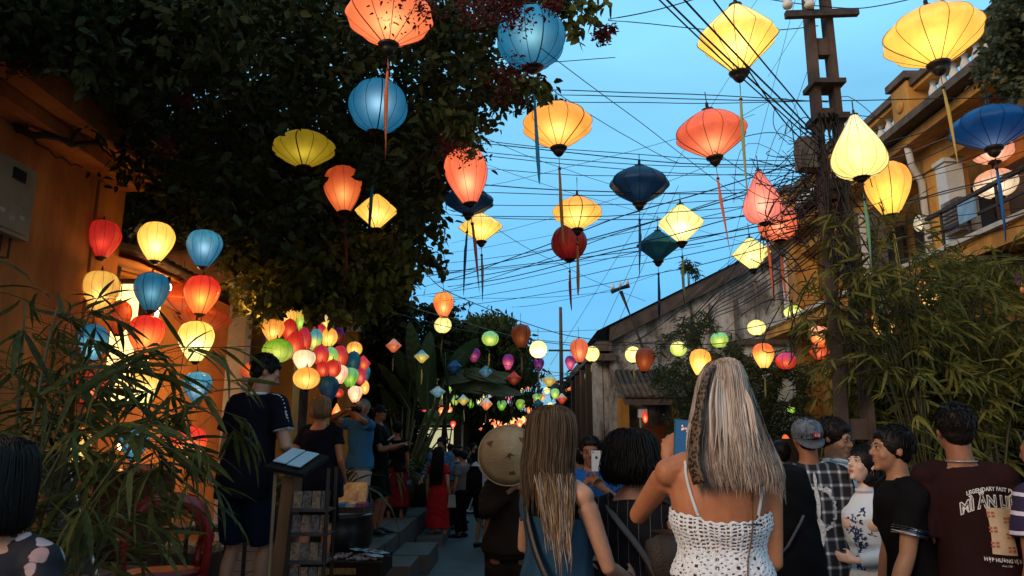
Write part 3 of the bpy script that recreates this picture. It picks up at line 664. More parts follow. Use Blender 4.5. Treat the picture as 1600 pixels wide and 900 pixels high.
# ---------------------------------------------------------------- left shop house with lit recess
sh = empty('shop_house', (-3.2, 10, .4)); tag(sh, 'yellow shop house with square pillars and an upstairs railing behind the lantern clump', 'house')
W('side_wall', (-4.9, 8.9, 2.3), (3.2, .2, 3.8), M_ORANGE, sh)
W('back_wall', (-5.3, 12, 2.3), (.2, 7, 3.8), M_ORANGE, sh)
for (y, m, wv) in ((8.62, M_CREAM, .20), (10.45, M_YEL, .34), (12.4, M_YEL, .30), (14.6, M_YEL, .36)):
    W('pillar', (-3.2, y, 2.3), (wv, wv, 3.8), m, sh)
    W('capital', (-3.2, y, 3.72), (wv + .12, wv + .12, .12), M_CREAM, sh)
W('floor_slab', (-3.9, 11.8, 4.02), (1.9, 6.5, .16), M_CONC, sh)
W('beam', (-3.15, 11.8, 3.86), (.16, 6.3, .18), M_YEL, sh)
W('upper_wall', (-4.8, 12, 5.0), (.2, 6.6, 2.0), M_YEL, sh)
W('upper_pillar', (-3.2, 14.6, 4.6), (.30, .30, 1.1), M_YEL, sh)
W('door_panel', (-5.15, 11.2, 1.6), (.05, 1.4, 2.3), M_WOOD, sh); W('door_panel', (-5.15, 13.2, 1.6), (.05, 1.4, 2.3), M_WOOD, sh)
rl = MB(); rl.box((0, 0, 1.0), (.04, 6.2, .04)); rl.box((0, 0, .08), (.04, 6.2, .04)); rl.build('rail', M_IRON, sh, loc=(.05, 1.8, 3.68))
bm = MB(); bm.tube([(0, 0, .08), (0, 0, 1.0)], .012, 5); BAR = bm.mesh('baluster_bar', M_IRON)
for i in range(52): mobj('baluster_bar', BAR, sh, (.05, -1.2 + i * .12, 3.68))
# sloping tiled canopy with ridge tiles, left of the side wall
cn = empty('tiled_canopy', (-4.1, 7.7, 3.3)); tag(cn, 'sloping tiled canopy over the lit shop sign in the left recess', 'canopy')
b = MB(); b.quad((-.9, -1.2, .34), (.72, -1.2, -.10), (.72, 1.1, -.10), (-.9, 1.1, .34)); b.quad((-.9, -1.2, .28), (-.9, 1.1, .28), (.72, 1.1, -.16), (.72, -1.2, -.16)); b.build('canopy_board', M_OCHRE, cn)
tb = MB(); tb.tube([(-.9, 0, .36), (.75, 0, -.06)], .055, 8); RT = tb.mesh('roof_tile', M_TILE, True)
for i in range(17): mobj('roof_tile', RT, cn, (0, -1.15 + i * .14, 0))
sg = empty('lit_shop_sign', (-4.45, 7.9, 2.6)); tag(sg, 'bright warm lit sign panel behind the lantern display', 'sign')
GLOWP = plain_emit('warm light panel', (1.0, .60, .20), 2.6)
b = MB(); b.box((0, 0, 0), (.85, .08, 1.25)); b.build('light_panel', GLOWP, sg)
b = MB()
for s in (-1, 1): b.box((s * .455, -.01, 0), (.05, .12, 1.36)); b.box((0, -.01, s * .655), (.86, .12, .05))
b.build('sign_frame', M_WOOD, sg)
b = MB(); b.tube([(-3.9, 7.75, 1.95), (-3.72, 7.75, 3.3)], .022, 8); bb = b.build('light_tube', plain_emit('tube light', (1, .72, .38), 4.0), sg); bb.location = (4.45, -7.9, -2.6)
def plamp(name, loc, e, col, r=.06):
    d = bpy.data.lights.new(name, 'POINT'); d.energy = e; d.color = col; d.shadow_soft_size = r
    o = bpy.data.objects.new(name, d); o.location = loc; COL.objects.link(o); return o
for (l, e, lb) in (((-3.3, 6.95, 3.0), 12, 'bulb under the tiled canopy in the left shop recess'), ((-2.42, 6.95, 2.92), 22, 'bulb added in front of the lantern clump to light the leaves'), ((-4.2, 11.5, 3.3), 12, 'bulb under the ceiling of the yellow shop'), ((-4.3, 8.3, 1.5), 5, 'bulb low over the shop counter')):  # the bulb before the lantern clump is added to light the tree leaves
    th_ = empty('light_bulb', l); tag(th_, lb, 'light bulb')
    b = MB(); b.ell((0, 0, 0), (.03, .03, .04)); b.build('glass_bulb', plain_emit('bulb glass', (1, .62, .25), 12), th_, True)
    b = MB(); b.tube([(0, 0, .04), (0, 0, .10)], .016, 8); b.build('socket', M_BLACK, th_)
    plamp('bulb_light', (l[0], l[1], l[2] - .1), e, (1.0, .50, .16)).parent = None
# counters with goods in the shop porch
for (x, y, lb) in ((-4.2, 7.9, 'dark wooden counter with small goods below the lit sign'), (-4.0, 9.9, 'dark wooden counter in the yellow shop porch')):
    ct = empty('counter', (x, y, .4)); tag(ct, lb, 'counter')
    b = MB(); b.box((0, 0, .42), (1.2, .5, .80)); b.build('cabinet', M_WOOD, ct)
    b = MB(); b.box((0, 0, .84), (1.3, .58, .04)); b.build('counter_top', M_WOOD, ct)
    gd = MB()
    for i in range(26): gd.box((RNG.uniform(-.58, .58), RNG.uniform(-.22, .22), .885), (RNG.uniform(.03, .09), RNG.uniform(.03, .09), RNG.uniform(.03, .09)), rz=RNG.uniform(0, 3))
    gd.build('trinkets', mat('mixed trinkets', (.30, .16, .09), .5, .8, 30), ct, kind='stuff')

# ---------------------------------------------------------------- ruined wall and gate pillar further on
rw = empty('ruined_house', (-3.4, 17, .4)); tag(rw, 'grey weathered house wall with moulded pillar behind the banana plant', 'house')
W('wall', (-3.6, 19.5, 3.0), (.4, 7.5, 5.2), M_GREY, rw)
W('front_wall', (-5.0, 15.9, 3.1), (2.6, .3, 5.4), M_GREY, rw)
W('corner_pillar', (-3.25, 19.0, 3.4), (.42, .42, 6.0), M_WEATH, rw)
W('pillar_cap', (-3.25, 19.0, 6.5), (.56, .56, .14), M_WEATH, rw); W('pillar_band', (-3.25, 19.0, 5.9), (.50, .50, .10), M_WEATH, rw)
b = MB(); b.prism([(-5.9, 5.8), (-3.4, 5.8), (-4.4, 6.9)], 15.75, 16.05); gg = b.build('gable', M_WEATH, rw); gg.location = (3.4, -17, -.4)
# far left houses
for (y, x, hgt, m, lb) in ((27, -4.4, 4.2, M_YEL, 'ochre shopfront with green awning at the far left of the street'), (38, -3.6, 5.0, M_WEATH, 'dim house far down the left side of the street')):
    h_ = empty('far_house', (x, y, .0)); tag(h_, lb, 'house')
    W('wall', (x, y, hgt / 2), (3, 8, hgt), m, h_)
    W('roof', (x, y, hgt + .15), (3.5, 8.4, .3), M_TILE, h_)
    W('door', (x + 1.52, y - 1.5, 1.2), (.05, 1.5, 2.3), M_WOOD, h_); W('front_panel', (x, y - 4.03, 1.3), (2.0, .05, 1.8), M_WOOD, h_)
aw = empty('green_awning', (-2.35, 22.3, 2.2)); tag(aw, 'rounded green awning over a lit white stall front far down the street', 'awning')
b = MB(); b.tube([(-.8, 0, 0), (-.5, 0, .03), (.5, 0, .03), (.8, 0, 0)], [(.3, .16), (.42, .2), (.42, .2), (.3, .16)], 12); b.build('awning_cloth', mat('green cloth', (.10, .28, .05), .7, .3), aw, True)
b = MB(); b.box((0, .2, -.62), (1.2, .06, .75)); b.build('lit_stall_panel', plain_emit('stall light', (.85, .80, .45), .55), aw)
b = MB(); b.box((-.3, .16, -.6), (.03, .03, .75)); b.box((.35, .16, -.6), (.03, .03, .75)); b.box((0, .16, -.3), (1.2, .03, .03)); b.build('stall_frame', M_WOOD, aw)
b = MB(); b.tube([(.88, 0, -2.2), (.88, 0, 2.0)], .03, 8); b.build('awning_post', M_WHITE, aw)

# ---------------------------------------------------------------- right yellow balustraded house
yh = empty('balustraded_house', (5.6, 11, 0)); tag(yh, 'ochre two storey house with white balustrade roofline and balcony on the right', 'house')
X0 = 5.6
W('lower_wall', (X0 + .35, 10.2, 1.7), (.5, 8.0, 3.4), M_YEL, yh)
W('balcony_slab', (X0 - .15, 10.2, 3.58), (1.0, 8.2, .18), M_YEL, yh)
W('slab_edge', (X0 - .68, 10.2, 3.70), (.06, 8.2, .05), M_CREAM, yh)
W('rear_wall', (X0 + 1.0, 10.2, 4.6), (.2, 8.0, 1.9), M_YEL, yh)
W('end_wall', (X0 + .5, 14.1, 3.1), (1.2, .35, 6.0), M_YEL, yh)
W('corner_pier', (X0 + .02, 13.95, 3.1), (.42, .42, 5.0), M_YEL, yh)
W('corner_strip', (X0 - .24, 14.17, 2.6), (.08, .08, 5.0), M_WHITE, yh)
W('lintel', (X0 + .1, 10.2, 5.22), (.36, 8.2, .30), M_YEL, yh)
W('cornice', (X0 - .02, 10.2, 5.44), (.75, 8.4, .12), M_YEL, yh)
W('cornice', (X0 - .10, 10.2, 5.58), (.95, 8.5, .10), M_CONC, yh)
W('cornice', (X0 - .02, 10.2, 5.72), (.60, 8.4, .12), M_YEL, yh)
W('balustrade_base', (X0, 10.2, 5.84), (.30, 8.3, .10), M_CREAM, yh)
W('balustrade_rail', (X0, 10.2, 6.36), (.34, 8.4, .10), M_CONC, yh)
W('balustrade_rail', (X0, 10.2, 6.28), (.24, 8.3, .06), M_YEL, yh)
for y in (6.2, 9.55, 11.9, 14.15):
    W('pedestal', (X0 - .02, y, 6.09), (.36, .42, .62), M_YEL, yh); W('pedestal_cap', (X0 - .02, y, 6.47), (.46, .52, .10), M_CONC, yh)
    b = MB(); b.ell((0, 0, 0), (.03, .09, .09)); b.build('rosette', M_YEL, yh, True, loc=(-.21, y - 11, 6.1))
bl = MB(); bl.lathe([(.045, -.19), (.03, -.17), (.062, -.08), (.062, .04), (.03, .13), (.045, .17), (.045, .19)], seg=8); BAL = bl.mesh('baluster', M_WHITE, True)
y = 6.5
while y < 14.0:
    if min(abs(y - q) for q in (6.2, 9.55, 11.9, 14.15)) > .26: mobj('baluster', BAL, yh, (0, y - 11, 6.07))
    y += .235
for (y, wv, m) in ((9.25, .42, M_YEL), (11.6, .34, M_YEL), (6.6, .42, M_YEL)):
    W('pier', (X0 + .12, y, 4.45), (.34, wv, 1.6), m, yh)
    W('white_pilaster', (X0 - .02, y - wv / 2 - .10, 4.35), (.22, .22, 1.32), M_WHITE, yh)
    W('pilaster_capital', (X0 - .02, y - wv / 2 - .10, 5.04), (.27, .27, .05), M_WHITE, yh)
for (y, z, dy, dz) in ((8.2, 4.45, 1.0, 1.2), (10.4, 4.45, 1.1, 1.2), (12.7, 4.45, 1.1, 1.2)):
    W('window', (X0 + .88, y, z), (.06, dy, dz), M_BLACK, yh)
    for s in (-1, 1): W('shutter', (X0 + .84, y + s * (dy / 2 + .22), z), (.05, .4, dz), M_WOOD, yh)
for y in np.arange(6.3, 8.6, .5): W('balcony_bar', (X0 - .58, y, 3.95), (.025, .025, .46), M_IRON, yh)
W('balcony_rail', (X0 - .58, 7.4, 4.18), (.05, 2.4, .04), M_IRON, yh); W('balcony_rail', (X0 - .58, 7.4, 3.95), (.03, 2.4, .03), M_IRON, yh)
b = MB(); b.box((0, 0, 0), (.02, .30, .22)); b.build('balcony_placard', mat('blue placard', (.22, .36, .50), .5), yh, loc=(-.62, 7.75 - 11, 4.02))
for (y, m) in ((8.6, M_WOOD), (10.2, M_WOOD), (12.1, M_WOOD)):
    W('door', (X0 + .07, y, 1.25), (.06, 1.1, 2.4), m, yh)
b = MB(); b.tube([(-.12, -1.6, -1), (-.12, -1.6, 2.15), (-.28, -1.7, 2.35), (-.34, -1.75, 2.6)], .045, 8); b.build('drain_pipe', M_WHITE, yh, True, loc=(0, 0, 2.8))
ac = empty('air_conditioner', (5.52, 8.72, 4.25)); tag(ac, 'grey box air conditioner unit beside the white pilaster upstairs', 'air conditioner')
b = MB(); b.box((0, 0, 0), (.26, .34, .42)); b.build('casing', M_GREY, ac)
b = MB()
for i in range(7): b.box((-.135, 0, -.15 + i * .05), (.01, .28, .02))
b.build('grille', M_IRON, ac, kind='stuff')

# ---------------------------------------------------------------- weathered gable building
gb = empty('gable_house', (4.6, 17, 0)); tag(gb, 'large weathered house whose mouldy plaster gable faces the street crossing', 'house')
def L(b, name, m, par, smooth=False, **k):
    o = b.build(name, m, par, smooth, **k); o.location = -par.location; return o
ap = (6.63, 6.12); el_ = (2.25, 3.92); er = (11.0, 3.9)
b = MB(); b.prism([(2.25, 0), (11, 0), (er[0], er[1]), ap, el_], 17.0, 17.4); L(b, 'gable_wall', M_WEATH, gb)
def strip(p, q, wz, y0, y1, dz=0):
    b = MB(); b.prism([(p[0], p[1] + dz), (q[0], q[1] + dz), (q[0], q[1] + dz + wz), (p[0], p[1] + dz + wz)], y0, y1); return b
dk = mat('sooty coping', (.085, .066, .058), .95, .45, 3, .5, 30, coord='World')
L(strip(el_, ap, .34, 16.86, 17.5, -.12), 'verge_coping', dk, gb); L(strip(ap, er, .34, 16.86, 17.5, -.12), 'verge_coping', dk, gb)
b = MB(); b.quad((el_[0] - .3, 16.8, el_[1] + .12), (ap[0], 16.8, ap[1] + .23), (ap[0], 25, ap[1] + .23), (el_[0] - .3, 25, el_[1] + .12)); b.quad((ap[0], 16.8, ap[1] + .23), (er[0], 16.8, er[1] + .23), (er[0], 25, er[1] + .23), (ap[0], 25, ap[1] + .23)); L(b, 'roof', M_TILE, gb)
L(MB().box((2.12, 21, 3.70), (.36, 8.2, .22)), 'eave_cornice', M_CONC, gb)
L(MB().box((2.30, 21.2, 1.9), (.3, 7.6, 3.7)), 'street_wall', M_WEATH, gb)
L(MB().box((2.16, 17.15, 3.45), (.42, .5, .16)), 'eave_return', M_CONC, gb)
for y in (17.6, 19.2, 20.8, 22.4, 24): L(MB().box((2.02, y, 1.75), (.22, .30, 3.5)), 'column', M_WOOD if y > 18 else M_WEATH, gb)
for y in (18.4, 20.0, 21.6): L(MB().box((2.12, y, 1.2), (.05, .9, 2.2)), 'shutter_door', M_BLACK, gb)
L(MB().box((3.05, 16.95, .95), (1.0, .08, 1.9)), 'doorway', mat('orange door painted in shade', (.25, .07, .018), .8, .3, 3), gb)  # door colour darkened in place of a shadow on it
L(MB().box((2.50, 16.85, 1.25), (.22, .3, 2.5)), 'door_pier', M_YEL, gb)
L(MB().box((3.62, 16.75, 1.5), (.16, .35, 3.0)), 'door_pier', M_YEL, gb)
b = MB(); b.prism([(15.6, 2.30), (17.0, 2.95), (17.0, 3.1), (15.6, 2.42)], 2.35, 3.65, 'x'); L(b, 'lean_to_roof', M_CONC, gb)
rt = MB(); rt.tube([(0, -.72, -.32), (0, .72, .35)], .06, 7); RT2 = rt.mesh('lean_to_tile', M_CONC, True)
for i in range(11):
    o = mobj('lean_to_tile', RT2, gb, (2.42 + i * .12 - 4.6, 16.3 - 17, 2.78))
L(MB().box((2.74, 15.75, 2.13), (.18, .14, .18)), 'junction_box', M_WHITE, gb)
b = MB(); b.tube([(2.86, 16.7, 2.2), (2.86, 16.7, 1.4)], .025, 6); L(b, 'pipe', M_WHITE, gb)
L(MB().box((4.25, 14.3, 1.35), (1.4, .25, 2.75)), 'side_wall_panel', M_WEATH, gb)
b = MB(); b.box((4.0, 16.96, 4.2), (.35, .06, .05)); b.box((5.2, 16.96, 4.0), (.07, .05, 1.6)); b.box((4.6, 16.96, 4.0), (.04, .05, 1.4)); b.box((6.3, 16.96, 4.4), (.03, .05, 2.0)); L(b, 'wall_ribs', M_CONC, gb, kind='stuff')
# flat-topped pale wall between bushes, right of gable
pw = empty('pale_wall', (5.5, 15, 0)); tag(pw, 'pale plaster wall patch behind the bushes right of the blonde woman', 'wall')
L(MB().box((5.75, 15.2, 1.75), (1.9, .2, 3.5)), 'plaster', M_CREAM, pw); L(MB().box((5.75, 15.2, 3.55), (2.1, .36, .12)), 'coping', M_CONC, pw)
# small tilted pole with a crossarm on the roof
rp = empty('roof_pole', P(1005, 545, 16.7)); tag(rp, 'thin tilted metal pole with crossarm on the eave of the gable house', 'utility pole')
q0 = Vector((0, 0, 0)); q1 = P(970, 455, 16.7) - rp.location
b = MB(); b.tube([q0, q1], .045, 8); b.build('pole', M_IRON, rp)
b = MB(); a0 = P(955, 456, 16.6) - rp.location; a1 = P(983, 446, 16.6) - rp.location; b.tube([a0, a1], .06, 6); b.build('crossarm', M_IRON, rp)
for k in (.1, .5, .9):
    b = MB(); c0 = a0.lerp(a1, k); b.lathe([(.03, 0), (.04, .05), (.02, .12)], tuple(c0 + Vector((0, 0, .05))), 8); b.build('insulator', M_WHITE, rp)
# dark yellow houses at the street's far right
for (x, y, dx, dy, z, m, lb) in ((4.2, 33, 4.0, 6, 3.2, M_YEL, 'ochre house front far down the right of the street'), (3.9, 28, 2.2, 5, 4.0, M_WEATH, 'mossy weathered house beyond the gable house'), (4.4, 44, 3, 8, 4.6, M_CREAM, 'pale house at the far right end of the street')):
    h_ = empty('far_house', (x, y, 0)); tag(h_, lb, 'house')
    W('wall', (x, y, z / 2), (dx, dy, z), m, h_); b = MB(); b.prism([(-dx / 2 - .3, 0), (dx / 2 + .3, 0), (0, .9)], -dy / 2 - .2, dy / 2 + .2); b.build('roof', M_TILE, h_, loc=(0, 0, z))
    W('door', (x - dx / 2 - .03, y, 1.1), (.05, 1.2, 2.2), M_WOOD, h_); W('window', (x - .3, y - dy / 2 - .03, z * .45), (.8, .05, .9), M_BLACK, h_)
h_ = empty('far_house', (-1.0, 75, 0)); tag(h_, 'hazy dark house closing the very end of the street', 'house')
W('wall', (-1, 75, 1.7), (9, 5, 3.4), M_WEATH, h_); b = MB(); b.prism([(-5, 0), (5, 0), (0, 1.6)], -2.7, 2.7); b.build('roof', M_TILE, h_, loc=(0, 0, 3.4)); W('door', (-1, 72.4, 1.1), (1.4, .1, 2.2), M_WOOD, h_)

# ---------------------------------------------------------------- concrete utility pole (H-section with openings)
cp = empty('concrete_pole', (2.56, 5.6, 0)); tag(cp, 'tall concrete utility pole with oblong openings and tangled cables', 'utility pole')
def wx(z): return .135 - .007 * z     # half width
def leg_(s):
    b = MB(); n = 9
    for i in range(n):
        z0, z1 = i * 1.0, (i + 1) * 1.0
        for (y, ) in ((0,),):
            a0, a1 = wx(z0), wx(z1); t0 = .05
            vs = [(s * a0, -.06, z0), (s * (a0 - t0), -.06, z0), (s * (a0 - t0), .06, z0), (s * a0, .06, z0), (s * a1, -.06, z1), (s * (a1 - t0), -.06, z1), (s * (a1 - t0), .06, z1), (s * a1, .06, z1)]
            k = len(b.v); b.v += vs
            for f in ((0, 1, 2, 3), (4, 7, 6, 5), (0, 4, 5, 1), (1, 5, 6, 2), (2, 6, 7, 3), (3, 7, 4, 0)): b.f.append(tuple(k + j for j in f))
    return b
M_POLE = mat('sooty pole concrete', (.075, .050, .040), .9, .4, 5, .5, 40, coord='World')
leg_(-1).build('pole_flange', M_POLE, cp); leg_(1).build('pole_flange', M_POLE, cp)
for z in np.arange(.4, 9, .62):
    b = MB(); b.box((0, 0, 0), (2 * (wx(z) - .05) + .01, .08, .15)); b.build('pole_web', M_POLE, cp, loc=(0, 0, float(z)))
b = MB(); b.box((-.03, -.10, 0), (.60, .05, .055), ry=-.04); b.build('crossarm', M_IRON, cp, loc=(.02, 0, 5.0))
for x in (-.30, -.12):
    b = MB(); b.lathe([(.035, 0), (.045, .03), (.03, .05), (.042, .08), (.02, .10)], seg=10); b.build('insulator', M_WHITE, cp, True, loc=(x, -.14, 5.03))
b = MB(); b.box((-.20, -.02, 3.80), (.15, .14, .26), taper=.95); b.build('junction_box', M_GREY, cp)
b = MB(); b.box((0, 0, 4.4), (.26, .24, .04)); b.box((0, 0, 4.1), (.27, .24, .05)); b.build('steel_band', M_IRON, cp, kind='stuff')
# second darker wooden/concrete pole right behind, and far pole
p2 = empty('concrete_pole', (3.55, 7.2, 0)); tag(p2, 'shorter grey concrete post just behind the tall tangled pole', 'utility pole')
for s in (-1, 1):
    b = MB(); b.box((s * .13, 0, 1.9), (.09, .2, 3.8)); b.build('pole_flange', M_CONC, p2)
for z in np.arange(.3, 3.8, .9):
    b = MB(); b.box((0, 0, float(z)), (.175, .18, .25)); b.build('pole_web', M_CONC, p2)
bp_ = empty('bamboo_pole', (3.35, 6.6, 0)); tag(bp_, 'pale bamboo pole standing right of the concrete pole', 'pole')
b = MB(); b.tube([(0, 0, 0), (0, 0, 1.5), (.02, 0, 3.0)], [.045, .042, .038], 10); b.build('culm', mat('pale bamboo', (.30, .24, .14), .5, .3), bp_, True)
fp = empty('far_utility_pole', (P(878, 640, 26).x, 26, 0)); tag(fp, 'slender concrete pole standing far down the street against the sky', 'utility pole')
b = MB(); b.tube([(0, 0, 0), (0, 0, P(878, 480, 26).z)], [.10, .055], 8); b.build('pole', M_CONC, fp)
for z in (4.7, 3.6):
    b = MB(); b.box((0, 0, z), (.9, .06, .06)); b.build('crossarm', M_IRON, fp)
b = MB(); b.box((-.25, 0, 3.3), (.3, .2, .5)); b.build('junction_box', M_GREY, fp)
# ---------------------------------------------------------------- cables
def wire(pts, rad=.006, sag=0.0, name='overhead_cable', label=None, group=None, m=None, wob=.0, n=10):
    W_ = [P(*p) if len(p) == 3 else Vector(p) for p in pts]; out_ = []
    for i in range(len(W_) - 1):
        a, b = W_[i], W_[i + 1]; L_ = (b - a).length
        for k in range(n + (i == len(W_) - 2)):
            t = k / n; p = a.lerp(b, t); p.z -= 4 * sag * L_ * t * (1 - t)
            if wob and 0 < k: p += Vector((RNG.normal(0, wob), RNG.normal(0, wob), RNG.normal(0, wob)))
            out_.append(p)
    # smooth interior
    for _ in range(2):
        out_ = [out_[0]] + [(out_[i - 1] + out_[i] * 2 + out_[i + 1]) / 4 for i in range(1, len(out_) - 1)] + [out_[-1]]
    b = MB(); c = out_[0].copy(); b.tube([p - c for p in out_], rad * .8, 4)
    o = b.build(name, m or M_WIRE, smooth=True); o.location = c; tag(o, label, 'cable', group); return o
ORD = ['topmost', 'second', 'third', 'fourth', 'fifth', 'sixth', 'seventh', 'eighth', 'ninth', 'tenth', 'eleventh', 'twelfth', 'thirteenth', 'fourteenth', 'fifteenth', 'sixteenth']
GC = {}
def cab(pts, r, s, lb, g=None, **k):
    if g and '#' in lb:
        i = GC.get(g, 0); GC[g] = i + 1; lb = lb.replace('#', ORD[i] + (' from the top' if i else ''))
    return wire(pts, r, s, label=lb, group=g, **k)
g1 = 'thick cables slanting to the concrete pole'; l1 = '# of the thick black cables slanting to the pole'
for (x0, x1, y1, r) in ((1092, 1288, 214, .008), (1042, 1287, 222, .010), (1012, 1286, 226, .010), (1000, 1285, 232, .008)):
    cab([(x0, -30, 4.2), (x1 - (x1 - x0) * .25, y1 - 62, 5.2), (x1, y1, 5.5)], r, .012, l1, g1)
cab([(845, 75, 4.5), (1000, 190, 5.5), (1170, 320, 7.5)], .005, .005, 'thin black cable running diagonally from the blue globe to the pink lantern')
cab([(1160, 95, 5), (1225, 190, 5.2), (1283, 245, 5.5)], .008, .02, 'short thick cable dropping behind the pale yellow lantern to the pole')
g2 = 'thin cables level across the sky'; l2 = '# of the thin level cables between tree and pole'
def lev(y0, y1, x0=720, x1=1288, r=.0045, s=.02, Y0=6, Y1=6, w_=.012, mid=None):
    pts = [(x0, y0, Y0)] + ([(mid[0], mid[1], (Y0 + Y1) / 2)] if mid else []) + [(x1, y1, Y1)]
    cab(pts, r, s, l2, g2, wob=w_)
for a in [(32, 40, 950, 1280, .006, .035), (96, 90, 690, 960, .005, .02), (140, 160, 850, 1300, .006, -.006), (148, 152, 845, 1600, .006, .01), (158, 158, 830, 1285, .005, .01), (215, 250), (222, 258, 730, 1290, .006), (232, 262), (240, 275), (262, 268, 740, 1290, .004), (300, 285), (320, 300, 700, 1290, .004), (285, 296, 700, 1290, .006), (338, 312)]: lev(*a)
cab([(950, 30, 5), (1110, -10, 5)], .006, .03, 'cable loop at the top of the sky above the large pale lantern')
cab([(1180, -5, 5.5), (1340, 14, 5.5), (1440, -6, 5.5)], .006, .02, 'cable crossing behind the top of the concrete pole')
cab([(1455, -6, 5), (1560, 18, 6), (1620, 5, 6)], .005, .02, 'cable joining the dark tree at the upper right corner')
g3 = 'cables rising right across the lower sky'; l3 = '# of the cables rising right to the pole'
for (y0, y1, yy) in ((448, 238, 7.0), (455, 252, 7.3), (432, 262, 7.6), (412, 290, 8.5), (440, 300, 7), (462, 320, 8), (448, 330, 8), (425, 342, 9), (470, 347, 8), (480, 360, 9)):
    cab([(640 + RNG.uniform(0, 60), y0, yy + 3), (960, (y0 + y1) / 2 + RNG.uniform(-8, 22), yy), (1288, y1, 5.8)], RNG.uniform(.004, .008), .012, l3, g3, wob=.01)
g4 = 'cables fanning down from the pole to the gable house'; l4 = '# of the cables fanning from pole to gable'
for i in range(15):
    cab([(1284 + RNG.uniform(-4, 6), 238 + i * 11, 5.7), (1150 - i * 3, 400 + i * 7, 11), (960 + i * 9, 575 - RNG.uniform(0, 40), 16.6)], RNG.uniform(.006, .011), .015, l4, g4, wob=.012)
g5 = 'cables along the balustraded house'; l5 = '# of the cables along the balustraded house'
for i in range(13):
    cab([(1300, 235 + i * 15, 5.7), (1450, 205 + i * 16 + RNG.uniform(-12, 12), 6.8), (1620, 95 + i * 24 + RNG.uniform(-20, 20), 6.6)], RNG.uniform(.004, .008), .02, l5, g5, wob=.012, m=M_GWIRE if i % 5 == 2 else None)
# steep wires from the sky to the pole
g6 = 'fine guy wires slanting over the sky'; l6 = '# of the fine wires slanting over the sky'
for (a, b_) in (((1100, 560), (1245, -10)), ((1200, 120), (1275, 0)), ((1195, 300), (1262, 110)), ((860, 570), (1140, 120)), ((920, 560), (1040, 300)), ((935, 575), (1060, 290)), ((1140, 60), (1190, -10))):
    cab([(a[0], a[1], 9), (b_[0], b_[1], 7)], .0035, .0, l6, g6)
lw_ = '# of the fine wires criss-crossing the lower left of the sky'
for (a, b_, ya, yb) in (((735, 205), (1000, 300), 7, 9), ((742, 250), (1240, 395), 7, 12), ((700, 300), (1180, 180), 9, 6.5), ((690, 335), (1282, 330), 9, 6), ((705, 380), (1130, 250), 11, 7), ((650, 400), (1000, 330), 11, 8), ((640, 430), (1100, 385), 12, 12), ((735, 330), (1010, 470), 8, 15), ((850, 130), (1060, 255), 6, 8), ((660, 462), (960, 455), 13, 15), ((800, 480), (1050, 420), 13, 15), ((700, 505), (940, 515), 14, 16)):
    cab([(a[0], a[1], ya), ((a[0] + b_[0]) / 2, (a[1] + b_[1]) / 2 + RNG.uniform(0, 12), (ya + yb) / 2), (b_[0], b_[1], yb)], RNG.uniform(.003, .006), .012, lw_, 'fine criss-crossing wires', wob=.008)
# lantern strings
cab([(470, 360, 7), (640, 478, 10), (700, 495, 11.5), (830, 532, 13), (1000, 548, 13)], .008, .012, 'grey lantern string crossing the street above the banana plant', m=M_GWIRE, wob=.004)
cab([(640, 395, 8), (692, 452, 11), (800, 497, 11.5), (880, 523, 12), (960, 534, 12), (1120, 538, 11.5), (1290, 498, 9)], .009, .012, 'black lantern string carrying the brown and orange balloon lanterns')
cab([(560, 470, 9), (760, 522, 13), (960, 540, 13), (1110, 520, 11), (1290, 480, 7)], .007, .012, 'black lantern string dipping low before the gable house')
cab([(650, 530, 13), (760, 565, 13.5), (900, 585, 14), (950, 560, 15)], .006, .015, 'thin lantern string below the drooping tree')
cab([(660, 600, 17), (800, 620, 17.5), (890, 600, 19)], .006, .012, 'thin lantern string low across the far street')
for (y0, yy) in ((600, 22), (612, 26), (628, 30), (640, 34)):
    cab([(720, y0, yy), (900, y0 - 18, yy)], .008, .02, '# of the thin cables at the street end', 'cables at the street end')
# tangled mass of old cables on the pole: nobody could count it
tg = MB()
for i in range(175):
    c = P(RNG.uniform(1225, 1345), RNG.uniform(205, 500) if i > 90 else RNG.uniform(215, 360), RNG.uniform(5.35, 6.0))
    if i % 3 == 0:   # loop
        r = RNG.uniform(.06, .22); a0 = RNG.uniform(0, 6); ax = Vector(RNG.normal(0, 1, 3)).normalized(); u, v_ = frame_for(ax)
        pts = [c + u * r * math.cos(a0 + t) * RNG.uniform(.9, 1.1) + v_ * r * 1.4 * math.sin(a0 + t) for t in np.linspace(0, RNG.uniform(2.5, 6), 12)]
    else:
        d = Vector((RNG.uniform(-.6, .45), RNG.uniform(-.2, .2), RNG.uniform(-.55, .35))); e_ = Vector((RNG.normal(0, .12), RNG.normal(0, .08), RNG.normal(0, .14)))
        pts = [c + d * t + e_ * math.sin(3.1 * t) for t in np.linspace(0, 1, 9)]
    tg.tube(pts, RNG.uniform(.0025, .0055), 3, cap=False)
for i in range(11):   # bundle dropping down the pole
    x = RNG.uniform(-.13, .08); pts = [Vector((2.56 + x + RNG.normal(0, .015), 5.6 - .14 + RNG.normal(0, .02), z)) for z in np.linspace(4.1, RNG.uniform(1.8, 2.8), 12)]
    tg.tube(pts, RNG.uniform(.006, .011), 4, cap=False)
tag(tg.build('cable_tangle', M_WIRE, smooth=True), 'tangle of old black cables wound round the concrete pole', 'cables', kind='stuff')
